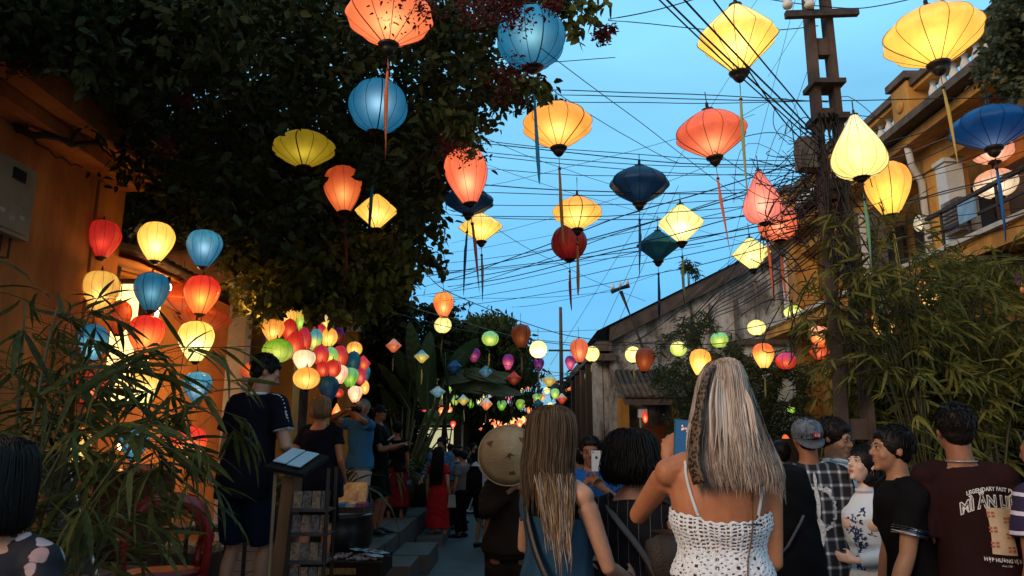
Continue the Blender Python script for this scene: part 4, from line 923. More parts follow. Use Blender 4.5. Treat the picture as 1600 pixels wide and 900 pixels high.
# slack lines hanging from lanterns up to the cables
# ---------------------------------------------------------------- vegetation
def leafmat(name, c1, c2, rough=.5, trans=.35, spec=.4, vein=0):
    t = NT(name); c = t.coord('World'); n1 = t.noise(3.0, 3, .6, c); n2 = t.noise(45, 2, .5, c)
    a = t.ramp(t.math('ADD', t.math('MULTIPLY', n1, .6), t.math('MULTIPLY', n2, .4)), [(.35, c1), (.65, c2)])
    q = t.n('ShaderNodeBsdfPrincipled'); t.l(a, q.inputs['Base Color']); q.inputs['Roughness'].default_value = rough; q.inputs['Specular IOR Level'].default_value = spec
    tr = t.n('ShaderNodeBsdfTranslucent'); t.l(a, tr.inputs[0])
    m = t.n('ShaderNodeMixShader'); m.inputs[0].default_value = trans; t.l(q.outputs[0], m.inputs[1]); t.l(tr.outputs[0], m.inputs[2]); t.l(m.outputs[0], t.out.inputs[0])
    return t.m
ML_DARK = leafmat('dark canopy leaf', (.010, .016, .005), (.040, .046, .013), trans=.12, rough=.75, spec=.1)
ML_IVY = leafmat('creeper leaf', (.03, .040, .010), (.13, .125, .028), rough=.7, spec=.15)
ML_BAM = leafmat('bamboo leaf', (.035, .050, .013), (.11, .125, .035), trans=.3, spec=.25)
ML_BAMR = leafmat('garden bamboo leaf', (.045, .05, .011), (.20, .19, .042), trans=.35, rough=.65, spec=.15)
ML_BAN = leafmat('banana leaf green', (.07, .12, .03), (.14, .20, .06), trans=.3)
ML_FLOW = leafmat('dark red blossom', (.05, .006, .009), (.15, .028, .026), trans=.2, spec=.1, rough=.7)
ML_TREE = leafmat('weeping tree leaf', (.025, .035, .009), (.075, .085, .022), rough=.75, spec=.1)
M_BARK = mat('tree bark', (.045, .032, .024), .9, .4, 8, .7, 30, coord='World', bdist=.02)

def leaf_cloud(centers, sizes, name, m, parent=None, aspect=.5, droop=.4, dirs=None, kind=None, dirv=None):
    """many small folded leaves: each 2 quads (4 tris)"""
    n = len(centers); c = np.asarray(centers, float); s = np.asarray(sizes, float)[:, None]
    if dirs is None:
        d = RNG.normal(0, 1, (n, 3)); d[:, 2] = d[:, 2] * .5 - droop
    else: d = np.asarray(dirs, float)
    d /= np.linalg.norm(d, axis=1)[:, None] + 1e-9
    nn = RNG.normal(0, 1, (n, 3)); nn[:, 2] += .6; a = np.cross(d, nn); a /= np.linalg.norm(a, axis=1)[:, None] + 1e-9
    up = np.cross(a, d)
    base = c; tip = c + d * s + np.array([0, 0, -1]) * s * .12
    mid = c + d * s * .45
    m1 = c + d * s * .28; m2 = c + d * s * .68 - np.array([0, 0, 1]) * s * .04; q1 = a * s * aspect * .48; q2 = a * s * aspect * .36
    v = np.stack([base, m1 + q1 + up * s * .08, m2 + q2 + up * s * .05, tip, m2 - q2 + up * s * .05, m1 - q1 + up * s * .08], 1).reshape(-1, 3)
    i = np.arange(n)[:, None] * 6
    f = np.concatenate([i + np.array([[0, 1, 2, 3]]), i + np.array([[0, 3, 4, 5]])], 0)
    me = fast_mesh(name, v, f, m)
    o = mobj(name, me, parent)
    if parent is not None: o.location = -parent.location
    if kind: o['kind'] = kind
    return o
def inpoly(px, py, poly):
    r = np.zeros(len(px), bool); n = len(poly); j = n - 1
    for i in range(n):
        xi, yi = poly[i]; xj, yj = poly[j]
        c = ((yi > py) != (yj > py)) & (px < (xj - xi) * (py - yi) / (yj - yi + 1e-12) + xi)
        r ^= c; j = i
    return r
def vnoise(p, s):   # cheap smooth 3-d noise from sines
    x = p * s; return (np.sin(x[:, 0] * 1.7 + np.sin(x[:, 1] * 1.3)) + np.sin(x[:, 1] * 1.9 + np.sin(x[:, 2] * 1.7)) + np.sin(x[:, 2] * 2.1 + np.sin(x[:, 0] * 1.1))) / 3
def Pn(px, py, Y):
    cx = (px - 800) / F; cy = (450 - py) / F; ry = cT - sT * cy; k = Y / ry
    return np.stack([cx * k, Y, CAMZ + (sT + cT * cy) * k], 1)
def sprays(poly, Yr, n, per, spread, size, thr=-.4, ns=1.5):
    """twig sprays: n seeds inside a region, each with 'per' leaves around it"""
    xs = [p[0] for p in poly]; ys = [p[1] for p in poly]; out_ = np.zeros((0, 3))
    while len(out_) < n:
        px = RNG.uniform(min(xs), max(xs), n * 2); py = RNG.uniform(min(ys), max(ys), n * 2); Y = RNG.uniform(Yr[0], Yr[1], n * 2)
        k = inpoly(px, py, poly); p = Pn(px[k], py[k], Y[k]); p = p[vnoise(p, ns) > thr]; out_ = np.concatenate([out_, p])
    seeds = out_[:n]
    # each spray runs along a drooping twig
    dirs = RNG.normal(0, 1, (n, 3)); dirs[:, 2] = dirs[:, 2] * .4 - .5; dirs /= np.linalg.norm(dirs, axis=1)[:, None]
    t = RNG.uniform(0, 1, (n, per, 1)); pos = seeds[:, None, :] + dirs[:, None, :] * t * spread * 2 + RNG.normal(0, spread * .28, (n, per, 3))
    pos = pos.reshape(-1, 3); keep = np.ones(len(pos), bool)     # leaves do not grow into the lanterns' free hanging room
    dy = pos[:, 1]; dz = pos[:, 2] - CAMZ; cz = dy * cT + dz * sT; qx = 800 + F * pos[:, 0] / cz; qy = 450 - F * (dz * cT - dy * sT) / cz; rn = RNG.uniform(0, 1, len(pos))
    for (kx, ky, ka, kb, kY, kp) in KEEP:
        keep &= ~((((qx - kx) / ka) ** 2 + ((qy - ky) / kb) ** 2 < 1) & (dy < kY + .25) & (rn < kp))
    return seeds, pos[keep], RNG.uniform(size[0], size[1], int(keep.sum()))
# --- big tree over the left side
bt = empty('flowering_tree', (-4.3, 7.4, .4)); tag(bt, 'big dark flowering tree overhanging the left half of the street', 'tree')
pm = [(-60, -40), (905, -40), (895, 0), (800, 12), (772, 60), (775, 108), (805, 112), (838, 118), (842, 140), (825, 158), (770, 150), (738, 180), (735, 240), (700, 252), (692, 290), (665, 325), (645, 350), (600, 345), (560, 352), (520, 340), (440, 380), (360, 350), (300, 300), (165, 250), (170, 200), (150, 120), (95, 105), (60, 85), (-60, 100)]
s1, p1_, z1 = sprays(pm, (5.2, 9.5), 3600, 12, .16, (.06, .12), -.62)
o = leaf_cloud(p1_, z1, 'crown', ML_DARK, bt, .55, .45)
pm2 = [(170, 200), (700, 200), (690, 290), (655, 330), (640, 400), (610, 440), (560, 410), (550, 460), (500, 505), (440, 505), (400, 480), (370, 420), (330, 360), (170, 330)]
s2, p2_, z2 = sprays(pm2, (6.6, 9.8), 2300, 12, .16, (.06, .12), -.62)
leaf_cloud(p2_, z2, 'crown_skirt', ML_DARK, bt, .55, .6)
pm3 = [(370, 380), (440, 370), (520, 380), (600, 340), (655, 350), (640, 400), (600, 470), (545, 440), (540, 500), (480, 505), (430, 500), (395, 480)]
s3, p3_, z3 = sprays(pm3, (6.4, 7.6), 620, 12, .14, (.05, .10), -.7)
leaf_cloud(p3_, z3, 'creeper', leafmat('lamplight painted creeper leaf', (.05, .06, .012), (.21, .19, .04), rough=.7, spec=.15), bt, .7, .7)  # leaf colours brightened to imitate lamplight on the creeper
# a few arching outer twigs with leaves against the sky
twg = MB(); tl = []; td = []
def twig(pts, Y, nl=40, size=(.05, .09), rad=.006):
    q = [P(x, y, Y + i * .05) for i, (x, y) in enumerate(pts)]; dense = []
    for i in range(len(q) - 1):
        for k in range(6): dense.append(q[i].lerp(q[i + 1], k / 6))
    dense.append(q[-1]); twg.tube([p - bt.location for p in dense], [rad * (1 - .6 * i / len(dense)) for i in range(len(dense))], 4)
    for i in range(nl):
        p = dense[min(len(dense) - 1, int(RNG.uniform(0, 1) * len(dense)))] + Vector(RNG.normal(0, .025, 3)); tl.append(p); td.append((RNG.normal(0, .6), RNG.normal(0, .6), RNG.normal(-.7, .4)))
for pts in ([(625, 345), (640, 352), (668, 362), (690, 385), (700, 425)], [(630, 350), (650, 345), (680, 352), (698, 366)], [(600, 380), (640, 395), (668, 400), (690, 420)], [(620, 370), (655, 385), (672, 402), (688, 428)],
            [(618, 366), (632, 385), (650, 410), (640, 440)], [(570, 380), (600, 420), (640, 450)], [(640, 330), (662, 322), (690, 312)], [(860, -10), (895, 12), (925, 28), (940, 50)], [(850, -10), (900, 0), (930, 12), (950, 5)], [(875, 5), (895, 30), (905, 60)],
            [(700, 200), (728, 205), (735, 235)], [(690, 170), (745, 185)], [(800, 120), (840, 132), (850, 152)], [(560, 430), (570, 470), (560, 505)]):
    twig(pts, 6.6 if pts[0][1] > 300 else 4.9, 46, (.05, .09))
twg.build('twigs', M_BARK, bt, kind='stuff')
leaf_cloud(tl, RNG.uniform(.05, .095, len(tl)), 'outer_leaves', ML_IVY, bt, .7, dirs=td, kind='stuff')
# blossoms: clusters of small thin petals
fc = []
for (x, y, rr, Y, k) in [(800, 18, 34, 4.3, 500), (860, 5, 20, 4.3, 200), (740, 10, 40, 4.8, 300), (940, 55, 13, 4.6, 160), (955, 45, 8, 4.6, 60), (800, 125, 34, 5.0, 420), (730, 235, 22, 5.2, 220), (700, 230, 18, 5.2, 120), (340, 30, 22, 4.6, 200), (300, 60, 20, 4.6, 160), (290, 150, 18, 4.8, 160), (50, 95, 25, 4.2, 200), (20, 100, 20, 4.2, 120), (260, 230, 18, 5, 120), (620, 10, 34, 4.25, 260), (660, 12, 26, 4.25, 160)]:
    q = P(x, y, Y); r = rr / ppm(q)
    fc.append(np.array(q)[None, :] + RNG.normal(0, r * .5, (k, 3)))
fc = np.concatenate(fc); leaf_cloud(fc, RNG.uniform(.02, .04, len(fc)), 'blossoms', ML_FLOW, bt, .5, .2, kind='stuff')
# larger leaves near camera at top left
pn = [(-40, -30), (420, -30), (400, 60), (300, 90), (200, 130), (150, 120), (60, 70), (-40, 90)]
s4, p4_, z4 = sprays(pn, (3.8, 5.0), 520, 12, .12, (.045, .10), -.7); leaf_cloud(p4_, z4, 'near_leaves', ML_DARK, bt, .62, .6, kind='stuff')
# trunk and limbs
b = MB(); b.tube([(-.1, 0, 0), (-.05, .05, 1.6), (.1, 0, 3.0), (.3, -.1, 4.4), (.9, -.3, 5.6)], [.24, .19, .17, .14, .08], 12)
b.build('trunk', M_BARK, bt, True)
for pts, rr in (([P(0, 155, 5.2), P(90, 165, 5.4), P(190, 180, 5.8)], .022), ([P(-10, 165, 4.9), P(40, 205, 5.0), P(110, 225, 5.3), P(190, 220, 5.8)], .035), ([P(40, 205, 5.0), P(60, 120, 5.0)], .012), ([P(110, 225, 5.3), P(135, 180, 5.3), P(150, 130, 5.3)], .014), ([P(60, 160, 5.2), P(70, 120, 5.2), P(45, 95, 5.1)], .012), ([P(100, 165, 5.4), P(115, 125, 5.4)], .01), ([P(150, 215, 5.5), P(175, 245, 5.6)], .012), ([P(20, 195, 5), P(80, 240, 5), P(130, 262, 5)], .008), ([P(190, 220, 5.8), P(300, 180, 6.4), P(480, 100, 6.8)], .06), ([P(195, 240, 6.2), P(350, 330, 7.4), P(470, 420, 7.6)], .04), ([P(480, 100, 6.8), P(700, 60, 6.3), P(880, 5, 5)], .035), ([P(450, 110, 6.6), P(560, 220, 6.8), P(640, 330, 6.8)], .03)):
    b = MB(); pts2 = []
    for i in range(len(pts) - 1):
        for k in range(5): pts2.append(pts[i].lerp(pts[i + 1], k / 5) + Vector(RNG.normal(0, .012, 3)))
    pts2.append(pts[-1]); b.tube([p - bt.location for p in pts2], [rr * (1 - .5 * i / len(pts2)) for i in range(len(pts2))], 7); b.build('limb', M_BARK, bt, True)
# --- dark tree at the upper right corner
rt_ = empty('corner_tree', (7.8, 6.8, 0)); tag(rt_, 'dark leafy tree top in the upper right corner above the balustraded house', 'tree')
pr = [(1545, 30), (1560, 12), (1580, -40), (1700, -40), (1700, 200), (1640, 150), (1600, 145), (1560, 135), (1535, 110), (1545, 70)]
s5, p5_, z5 = sprays(pr, (6.2, 7.0), 700, 11, .10, (.05, .09), -.7); leaf_cloud(p5_, z5, 'crown', leafmat('corner leaf', (.03, .04, .015), (.11, .11, .045)), rt_, .55, .3)
b = MB(); b.tube([(0, 0, 0), (-.1, 0, 3), (-.6, -.1, 5.2), (-1.6, -.2, 5.9)], [.2, .16, .10, .04], 9); b.build('trunk', M_BARK, rt_, True)
# --- bushes before the gable (fine feathery leaves)
def bush(name, lb, cat, poly, Yr, n, m, size=(.06, .12), asp=.16, per=12, spread=.12, base=None, thr=-.7, drp=.5, tone=None):
    c = P(*base) if base else P(sum(p[0] for p in poly) / len(poly), max(p[1] for p in poly), sum(Yr) / 2); c.z = 0
    e_ = empty(name, c); tag(e_, lb, cat)
    s, p, z = sprays(poly, Yr, n, per, spread, size, thr); leaf_cloud(p, z, 'foliage', m, e_, asp, drp)
    st_ = MB()
    for i in range(9):
        q = Vector(s[RNG.integers(len(s))]) - c; st_.tube([(RNG.normal(0, .15), RNG.normal(0, .1), 0), (q.x * .5, q.y * .5, q.z * .6), tuple(q)], [.025, .018, .006], 5)
    st_.build('stems', M_BARK, e_, kind='stuff'); return e_
bush('feathery_bush', 'dark feathery bush against the weathered gable behind the blonde woman', 'bush', [(1010, 560), (1040, 530), (1090, 480), (1130, 520), (1180, 560), (1240, 540), (1265, 520), (1270, 760), (1050, 760), (1055, 640)], (11.2, 13.5), 1500, leafmat('feathery leaf', (.03, .045, .012), (.11, .115, .03)), (.07, .15), .18)
bush('roof_weed', 'small weed growing on the verge of the weathered gable', 'plant', [(1065, 445), (1060, 430), (1075, 405), (1090, 430), (1088, 440)], (16.9, 17.1), 26, ML_TREE, (.1, .18), .2, 10, .10, base=(1077, 445, 17))
bush('ivy_mass', 'dark creeper covering the wall behind the banana leaves', 'creeper', [(560, 470), (600, 440), (640, 470), (650, 560), (640, 700), (560, 640), (540, 560)], (14.5, 15.6), 800, ML_DARK, (.1, .2), .6, 12, .16)
bush('wall_creeper', 'creeper hanging over the ruined wall right of the stone pillar', 'creeper', [(664, 470), (700, 470), (735, 540), (745, 620), (700, 600), (670, 540)], (19.5, 20.5), 420, ML_DARK, (.1, .2), .6, 12, .2)
# drooping tree at the street end
dt = empty('drooping_tree', (-1.7, 24, 0)); tag(dt, 'rounded weeping green tree hanging over the middle of the street end', 'tree')
pd = [(715, 600), (708, 540), (722, 505), (745, 492), (775, 492), (790, 497), (805, 520), (818, 545), (828, 580), (832, 620), (826, 625), (812, 590), (800, 620), (790, 640), (740, 640), (715, 625)]
s6, p6_, z6 = sprays(pd, (21.5, 26), 1900, 12, .30, (.14, .26), -.75); leaf_cloud(p6_, z6, 'crown', ML_TREE, dt, .34, 1.2)
b = MB(); b.tube([(0, 0, 0), (.1, 0, 1.8), (.0, .2, 3.4), (.4, 0, 4.6)], [.35, .28, .2, .1], 10); b.build('trunk', M_BARK, dt, True)
hs = MB()
for i in range(60):
    a = P(RNG.uniform(735, 838), RNG.uniform(560, 600), RNG.uniform(22, 25)) - dt.location; hs.tube([a, a + Vector((RNG.normal(0, .05), 0, -.5)), a + Vector((RNG.normal(0, .08), 0, -RNG.uniform(.8, 1.4)))], .02, 3)
hs.build('hanging_twigs', M_BARK, dt, kind='stuff')
bush('street_end_tree', 'dark trees closing the far end of the street beyond the lanterns', 'tree', [(700, 640), (760, 640), (800, 660), (830, 645), (850, 650), (880, 640), (905, 650), (905, 700), (700, 700)], (46, 52), 1100, ML_DARK, (.3, .6), .5, 12, .5)
bush('mossy_shrub', 'shrub growing on the mossy roof left of the dark columns', 'shrub', [(880, 600), (905, 585), (925, 605), (922, 640), (890, 640)], (27, 28), 260, ML_TREE, (.15, .3), .5, 12, .25)
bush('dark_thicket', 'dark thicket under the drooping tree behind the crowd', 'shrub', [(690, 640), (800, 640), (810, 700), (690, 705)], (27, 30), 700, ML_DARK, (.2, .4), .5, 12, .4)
# --- traveller's palm / banana plant: every large leaf is a part
bp = empty('banana_plant', (-2.1, 14.5, .4)); tag(bp, 'large banana palm with fan of pale stems on the left pavement', 'plant')
def blade(L_, Wd, fold=.25, droop=.3, n=12, jag=.0, k=0):
    """leaf blade along +Y from origin, folded about its midrib, drooping"""
    v = []; f = []; rr = random.Random(k)
    for i in range(n + 1):
        t = i / n; w_ = Wd * (math.sin(math.pi * min(1, t * .94 + .06)) ** .55) * (1 - .25 * t) * (1 - jag * rr.random()); z = -droop * L_ * t * t; y = L_ * t * (1 - .15 * droop * t)
        v += [(-w_ / 2, y, z + fold * w_ * (.5 + .1 * rr.random())), (-w_ / 4, y, z + fold * w_ * .3), (0, y, z), (w_ / 4, y, z + fold * w_ * .3), (w_ / 2, y, z + fold * w_ * (.5 + .1 * rr.random()))]
    for i in range(n):
        for j in range(4): a = i * 5 + j; f.append((a, a + 1, a + 6, a + 5))
    return v, f
def banana_mat():
    t = NT('banana leaf'); c = t.coord(); w_ = t.n('ShaderNodeTexWave', wave_type='BANDS', bands_direction='Y'); w_.inputs['Scale'].default_value = 9; w_.inputs['Distortion'].default_value = 1.5; t.l(c, w_.inputs[0])
    n1 = t.noise(3, 4, .6, c); a = t.ramp(t.math('ADD', t.math('MULTIPLY', n1, .75), t.math('MULTIPLY', w_.outputs[0], .25)), [(.3, (.03, .05, .015)), (.7, (.08, .11, .04))])
    q = t.n('ShaderNodeBsdfPrincipled'); t.l(a, q.inputs['Base Color']); q.inputs['Roughness'].default_value = .45; t.l(t.bump(w_.outputs[0], .3, .01), q.inputs['Normal'])
    tr = t.n('ShaderNodeBsdfTranslucent'); t.l(a, tr.inputs[0]); m = t.n('ShaderNodeMixShader'); m.inputs[0].default_value = .3; t.l(q.outputs[0], m.inputs[1]); t.l(tr.outputs[0], m.inputs[2]); t.l(m.outputs[0], t.out.inputs[0]); return t.m
M_BANL = banana_mat(); M_STEMG = mat('pale green stem', (.11, .12, .05), .6, .3, 4, .3, stretch=(1, 1, .2)); 
def orient(dirv, upv=(0, 0, 1)):
    y = Vector(dirv).normalized(); x = y.cross(Vector(upv)); x = x.normalized() if x.length > 1e-3 else Vector((1, 0, 0)); z = x.cross(y); return Matrix((x, y, z)).transposed()
def banleaf(base, tip, stem_base, Wd, fold=.2, droop=.2, jag=.1, k=0, roll=0, m=None):
    par = bp; L_ = (tip - base).length; v, f = blade(L_, Wd, fold, droop, 12, jag, k); M = orient(tip - base) @ Matrix.Rotation(roll, 3, 'Y')
    me = bpy.data.meshes.new('leaf'); me.from_pydata([tuple(M @ Vector(p)) for p in v], [], f); me.materials.append(m or M_BANL); me.shade_smooth()
    o = mobj('leaf', me, par, base - par.location)
    b = MB(); mid = stem_base.lerp(base, .55) + Vector((0, 0, .05)); b.tube([stem_base - base, mid - base, Vector((0, 0, 0)), (tip - base) * .5 + Vector((0, 0, -droop * L_ * .25 - .01)), (tip - base) * .9 + Vector((0, 0, -droop * L_ * .78))], [.04, .028, .022, .014, .006], 6)
    b.build('stem', M_STEMG, o, True)
root = Vector((-2.1, 14.5, .5))
def Q(x, y, Y=13): return P(x, y, Y)
for i, (bx, by, tx, ty, wd, dr, ro) in enumerate([(668, 640, 668, 515, .62, .05, .9), (700, 640, 695, 530, .5, .1, -.8), (650, 620, 622, 540, .55, .15, .9), (690, 600, 722, 545, .5, .1, .9), (640, 640, 600, 560, .35, .2, .9), (700, 585, 745, 525, .45, .1, -.9), (710, 604, 815, 606, .38, .25, 1.25), (700, 590, 800, 580, .42, .22, 1.3), (695, 598, 775, 572, .30, .15, 1.1), (725, 582, 790, 592, .25, .2, 1.2), (640, 610, 655, 520, .4, .1, -.9), (620, 660, 600, 600, .3, .3, .8), (652, 600, 640, 500, .34, .05, .7)]):
    banleaf(Q(bx, by, 14.1 + .12 * (i % 4)), Q(tx, ty, 13.9 + .2 * (i % 3)), root + Vector((RNG.normal(0, .07), RNG.normal(0, .07), 0)), wd, .12, dr, .12 if i not in (6, 7) else .35, i, ro)
for i in range(16):   # bare fan stems
    a = -1.0 + i * .125; b = MB(); tip = Vector((math.sin(a) * RNG.uniform(1.0, 1.4), RNG.normal(0, .12), math.cos(a) * RNG.uniform(1.2, 2.1)))
    b.tube([Vector((RNG.normal(0, .06), 0, 0)), tip * .5 + Vector((0, 0, .1)), tip], [.035, .026, .014], 6); b.build('bare_stem', M_STEMG, bp, True, loc=(0, RNG.normal(0, .1), .1))
def strap_plant(name, lb, loc, n, L0, w0, m, spread=1.0, pot=None, up=.9, cat='potted plant', nb=6):
    e_ = empty(name, loc); tag(e_, lb, cat)
    z0 = 0
    if pot:
        b = MB(); r, h = pot; b.lathe([(r * .6, 0), (r * .95, h * .5), (r, h * .8), (r * .85, h), (r * .7, h), (r * .65, h * .8)], seg=18); b.build('pot', mat('dark glazed pot', (.03, .022, .018), .35, .3, 10, .1), e_, True); z0 = h * .9
    meshes = []
    for k in range(6):
        v = []; f = []; L_ = L0 * (.7 + .1 * k); dr = .15 + .13 * k
        for i in range(nb + 1):
            t = i / nb; w_ = w0 * math.sin(math.pi * (t * .9 + .1)) ** .7; z = L_ * t * math.cos(dr * t * 2.2); y = L_ * math.sin(dr * t * 2.2) * t * spread; v += [(-w_ / 2, y, z), (0, y + .01, z - .01), (w_ / 2, y, z)]
        for i in range(nb):
            for j in (0, 1): a = i * 3 + j; f.append((a, a + 1, a + 4, a + 3))
        me = bpy.data.meshes.new('leaf'); me.from_pydata(v, [], f); me.materials.append(m); me.shade_smooth(); meshes.append(me)
    for i in range(n):
        s = RNG.uniform(.7, 1.15); mobj('leaf', meshes[RNG.integers(6)], e_, (RNG.normal(0, .03), RNG.normal(0, .03), z0), (s, s, s), (RNG.normal(0, .25), RNG.normal(0, .25), RNG.uniform(0, 6.28)))
    return e_
strap_plant('potted_palm', 'leafy potted plant between the short haired woman and the photographing man', (-1.95, 8.6, .4), 46, .62, .045, leafmat('pot leaf', (.03, .045, .012), (.09, .105, .03), spec=.2), 1.0, (.16, .5))
strap_plant('spiky_plant', 'spiky green plant at the foot of the banana stems', (-1.9, 12.2, .4), 80, .62, .045, ML_BAM, .9, (.34, .55))
strap_plant('spiky_plant', 'dark spiky plant in a pot left of the woman in red', (-1.75, 14.0, .4), 50, .55, .045, ML_BAM, 1.0, (.35, .6))
strap_plant('spiky_plant', 'low dark plant by the wall left of the banana palm', (-2.7, 11.5, .4), 40, .6, .045, ML_BAM, 1.0, (.25, .4))
strap_plant('spiky_plant', 'small plant against the pillar right of the young man', (-2.75, 9.3, .4), 30, .5, .04, ML_BAM, 1.0, (.2, .5))
# --- bamboo: lance leaves in fans along arching culms
def lance(L_, Wd, droop, n=4):
    v = []; f = []
    for i in range(n + 1):
        t = i / n; w_ = Wd * math.sin(math.pi * (t * .93 + .05)) ** .8; z = -droop * L_ * t * t; v += [(-w_ / 2, L_ * t, z + w_ * .12), (0, L_ * t, z), (w_ / 2, L_ * t, z + w_ * .12)]
    for i in range(n):
        for j in (0, 1): a = i * 3 + j; f.append((a, a + 1, a + 4, a + 3))
    return np.array(v), np.array(f)
def bamboo(name, lb, base, ctips, m, leafL, nfan, mpart=300, rad=.009, seedY=None, cam=Vector((0, 0, CAMZ)), culmm=None, wd=.11):
    e_ = empty(name, base); tag(e_, lb, 'bamboo')
    culm = culmm or mat('green bamboo culm', (.12, .12, .045), .5, .3, 6, .2)
    fans = []
    for (p0, p1, p2, r) in ctips:
        pts = [(Vector(p0) * (1 - t) ** 2 + Vector(p1) * 2 * t * (1 - t) + Vector(p2) * t * t) for t in np.linspace(0, 1, 12)]
        b = MB(); b.tube([p - Vector(base) for p in pts], [r * (1 - .75 * i / 12) for i in range(12)], 6); b.build('culm', culm, e_, True)
        for k in range(nfan):
            t = RNG.uniform(.3, 1) ** .8; i = min(10, int(t * 11)); p = pts[i].lerp(pts[i + 1], t * 11 - i) if i < 11 else pts[-1]
            fans.append((p, (pts[i + 1] - pts[i]).normalized()))
    lv = [lance(1, wd * q, dr) for q, dr in ((1, .1), (1.15, .3), (.9, .55), (1.1, .8))]
    leaves = []; tw = MB()
    for (p, d) in fans:
        side = Vector(RNG.normal(0, 1, 3)); side.z *= .4; side = (side + d * .4).normalized(); Lt = leafL * RNG.uniform(.6, 2.2); q = p + side * Lt + Vector((0, 0, -.25 * Lt))
        tw.tube([p - Vector(base), p.lerp(q, .5) + Vector((0, 0, .04 * Lt)) - Vector(base), q - Vector(base)], .0022 if leafL > .14 else .003, 3, cap=False)
        nl = RNG.integers(4, 8)
        for j in range(nl):
            a = (j / (nl - 1) - .5) * 2.0; u, v_ = frame_for(side); dd = (side * math.cos(a) + u * math.sin(a) * (1 if RNG.random() < .5 else .8) + v_ * RNG.normal(0, .3) + Vector((0, 0, -.45))).normalized()
            leaves.append((q.lerp(p, RNG.uniform(0, .3)), dd, leafL * RNG.uniform(.6, 1.25), RNG.integers(4)))
    tw.build('twigs', culm, e_, kind='stuff')
    leaves.sort(key=lambda l: (l[0] - cam).length / l[2])
    meshes = []
    for v, f in lv:
        me = bpy.data.meshes.new('leaf'); me.from_pydata(v.tolist(), [], f.tolist()); me.materials.append(m); me.shade_smooth(); meshes.append(me)
    V = []; Fc = []; off = 0
    for i, (p, d, s, k) in enumerate(leaves):
        M = orient(d) @ Matrix.Rotation(RNG.normal(0, .7), 3, 'Y')
        if i < mpart:
            o = mobj('leaf', meshes[k], e_, p - Vector(base), (s, s, s), M.to_euler())
        else:
            v, f = lv[k]; vv = (v * s) @ np.array(M).T + np.array(p - Vector(base)); V.append(vv); Fc.append(f + off); off += len(v)
    if V:
        o = mobj('leaf_mass', fast_mesh('leaf_mass', np.concatenate(V), np.concatenate(Fc), m, True), e_); o['kind'] = 'stuff'
    return e_
base = Vector((-1.95, 3.0, 0.4)); ct = []
for (x, y, x1, y1, Y) in [(-30, 450, -60, 600, 3.0), (40, 470, 30, 620, 3.1), (90, 480, 60, 560, 2.9), (150, 470, 100, 560, 3.2), (210, 520, 120, 520, 3.0), (260, 560, 150, 500, 2.9), (335, 650, 220, 540, 3.0), (300, 700, 200, 560, 2.8), (250, 720, 180, 560, 3.0), (170, 640, 110, 560, 2.8), (100, 640, 80, 560, 3.3), (30, 560, 30, 600, 3.4), (340, 610, 240, 500, 3.3), (60, 700, 50, 620, 2.9), (200, 820, 150, 720, 2.9), (240, 760, 160, 600, 3.1), (140, 560, 100, 600, 3.0), (-20, 520, -20, 600, 3.2)]:
    ct.append((base + Vector((RNG.normal(0, .12), RNG.normal(0, .1), 0)), P(x1, y1, Y), P(x, y, Y), RNG.uniform(.007, .014)))
bamboo('bamboo_plant', 'near bamboo plant drooping its long leaves over the left lantern display', base, ct, leafmat('near bamboo leaf', (.028, .036, .008), (.12, .12, .028), trans=.4, spec=.2), .168, 11, 300, wd=.105, culmm=mat('near culm', (.09, .08, .03), .55, .4, 8))
base = Vector((-2.3, 3.5, .4)); ct = [(base, P(90, 860, 3.2), P(80, 845, 3.0), .006), (base, P(180, 850, 3.2), P(170, 790, 3.0), .006), (base, P(120, 800, 3.3), P(240, 850, 3.2), .005)]
bamboo('bamboo_shoot', 'pale bamboo shoots with few leaves low beside the floral dress', base, ct, leafmat('pale bamboo leaf', (.10, .12, .03), (.22, .22, .08)), .13, 5, 80)
base = Vector((4.3, 6.5, 0)); ct = []
for i in range(34):
    x = RNG.uniform(1345, 1640); y = RNG.uniform(385, 610) if x > 1420 else RNG.uniform(430, 630); Y = RNG.uniform(5.6, 7.8)
    q = P(x, y, Y); bq = P(RNG.uniform(1440, 1600), 760, Y); bq.z = 0; ct.append((bq, Vector((bq.x * .7 + q.x * .3, q.y, q.z * 1.1)), q, RNG.uniform(.008, .016)))
for (x, y) in ((1330, 640), (1318, 600), (1390, 640), (1350, 700), (1310, 560), (1300, 520)):
    q = P(x, y, 5.9); ct.append((Vector((3.6, 6.2, 0)), Vector((3.4, 6.1, q.z * 1.2)), q, .01))
bamboo('garden_bamboo', 'dense bamboo thicket in front of the balustraded house at the right', base, ct, ML_BAMR, .150, 48, 300, wd=.14, culmm=mat('shade painted culm', (.05, .045, .016), .6, .4, 6))  # culm colour darkened to imitate shade inside the thicket
base = Vector((3.0, 5.6, 0)); ct = []
for (x, y) in ((1285, 330), (1300, 370), (1275, 420), (1320, 330), (1290, 460), (1265, 500), (1330, 420), (1250, 470), (1300, 420), (1245, 520), (1330, 560), (1390, 360), (1420, 330), (1440, 400)):
    q = P(x, y, 5.2); ct.append((base + Vector((RNG.normal(0, .1), 0, 0)), Vector((2.95, 5.4, q.z + .2)), q, .008))
bamboo('climbing_bamboo', 'thin bamboo stems climbing beside the concrete pole', base, ct, ML_BAMR, .13, 14, 300, wd=.13, culmm=MATS['shade painted culm'])
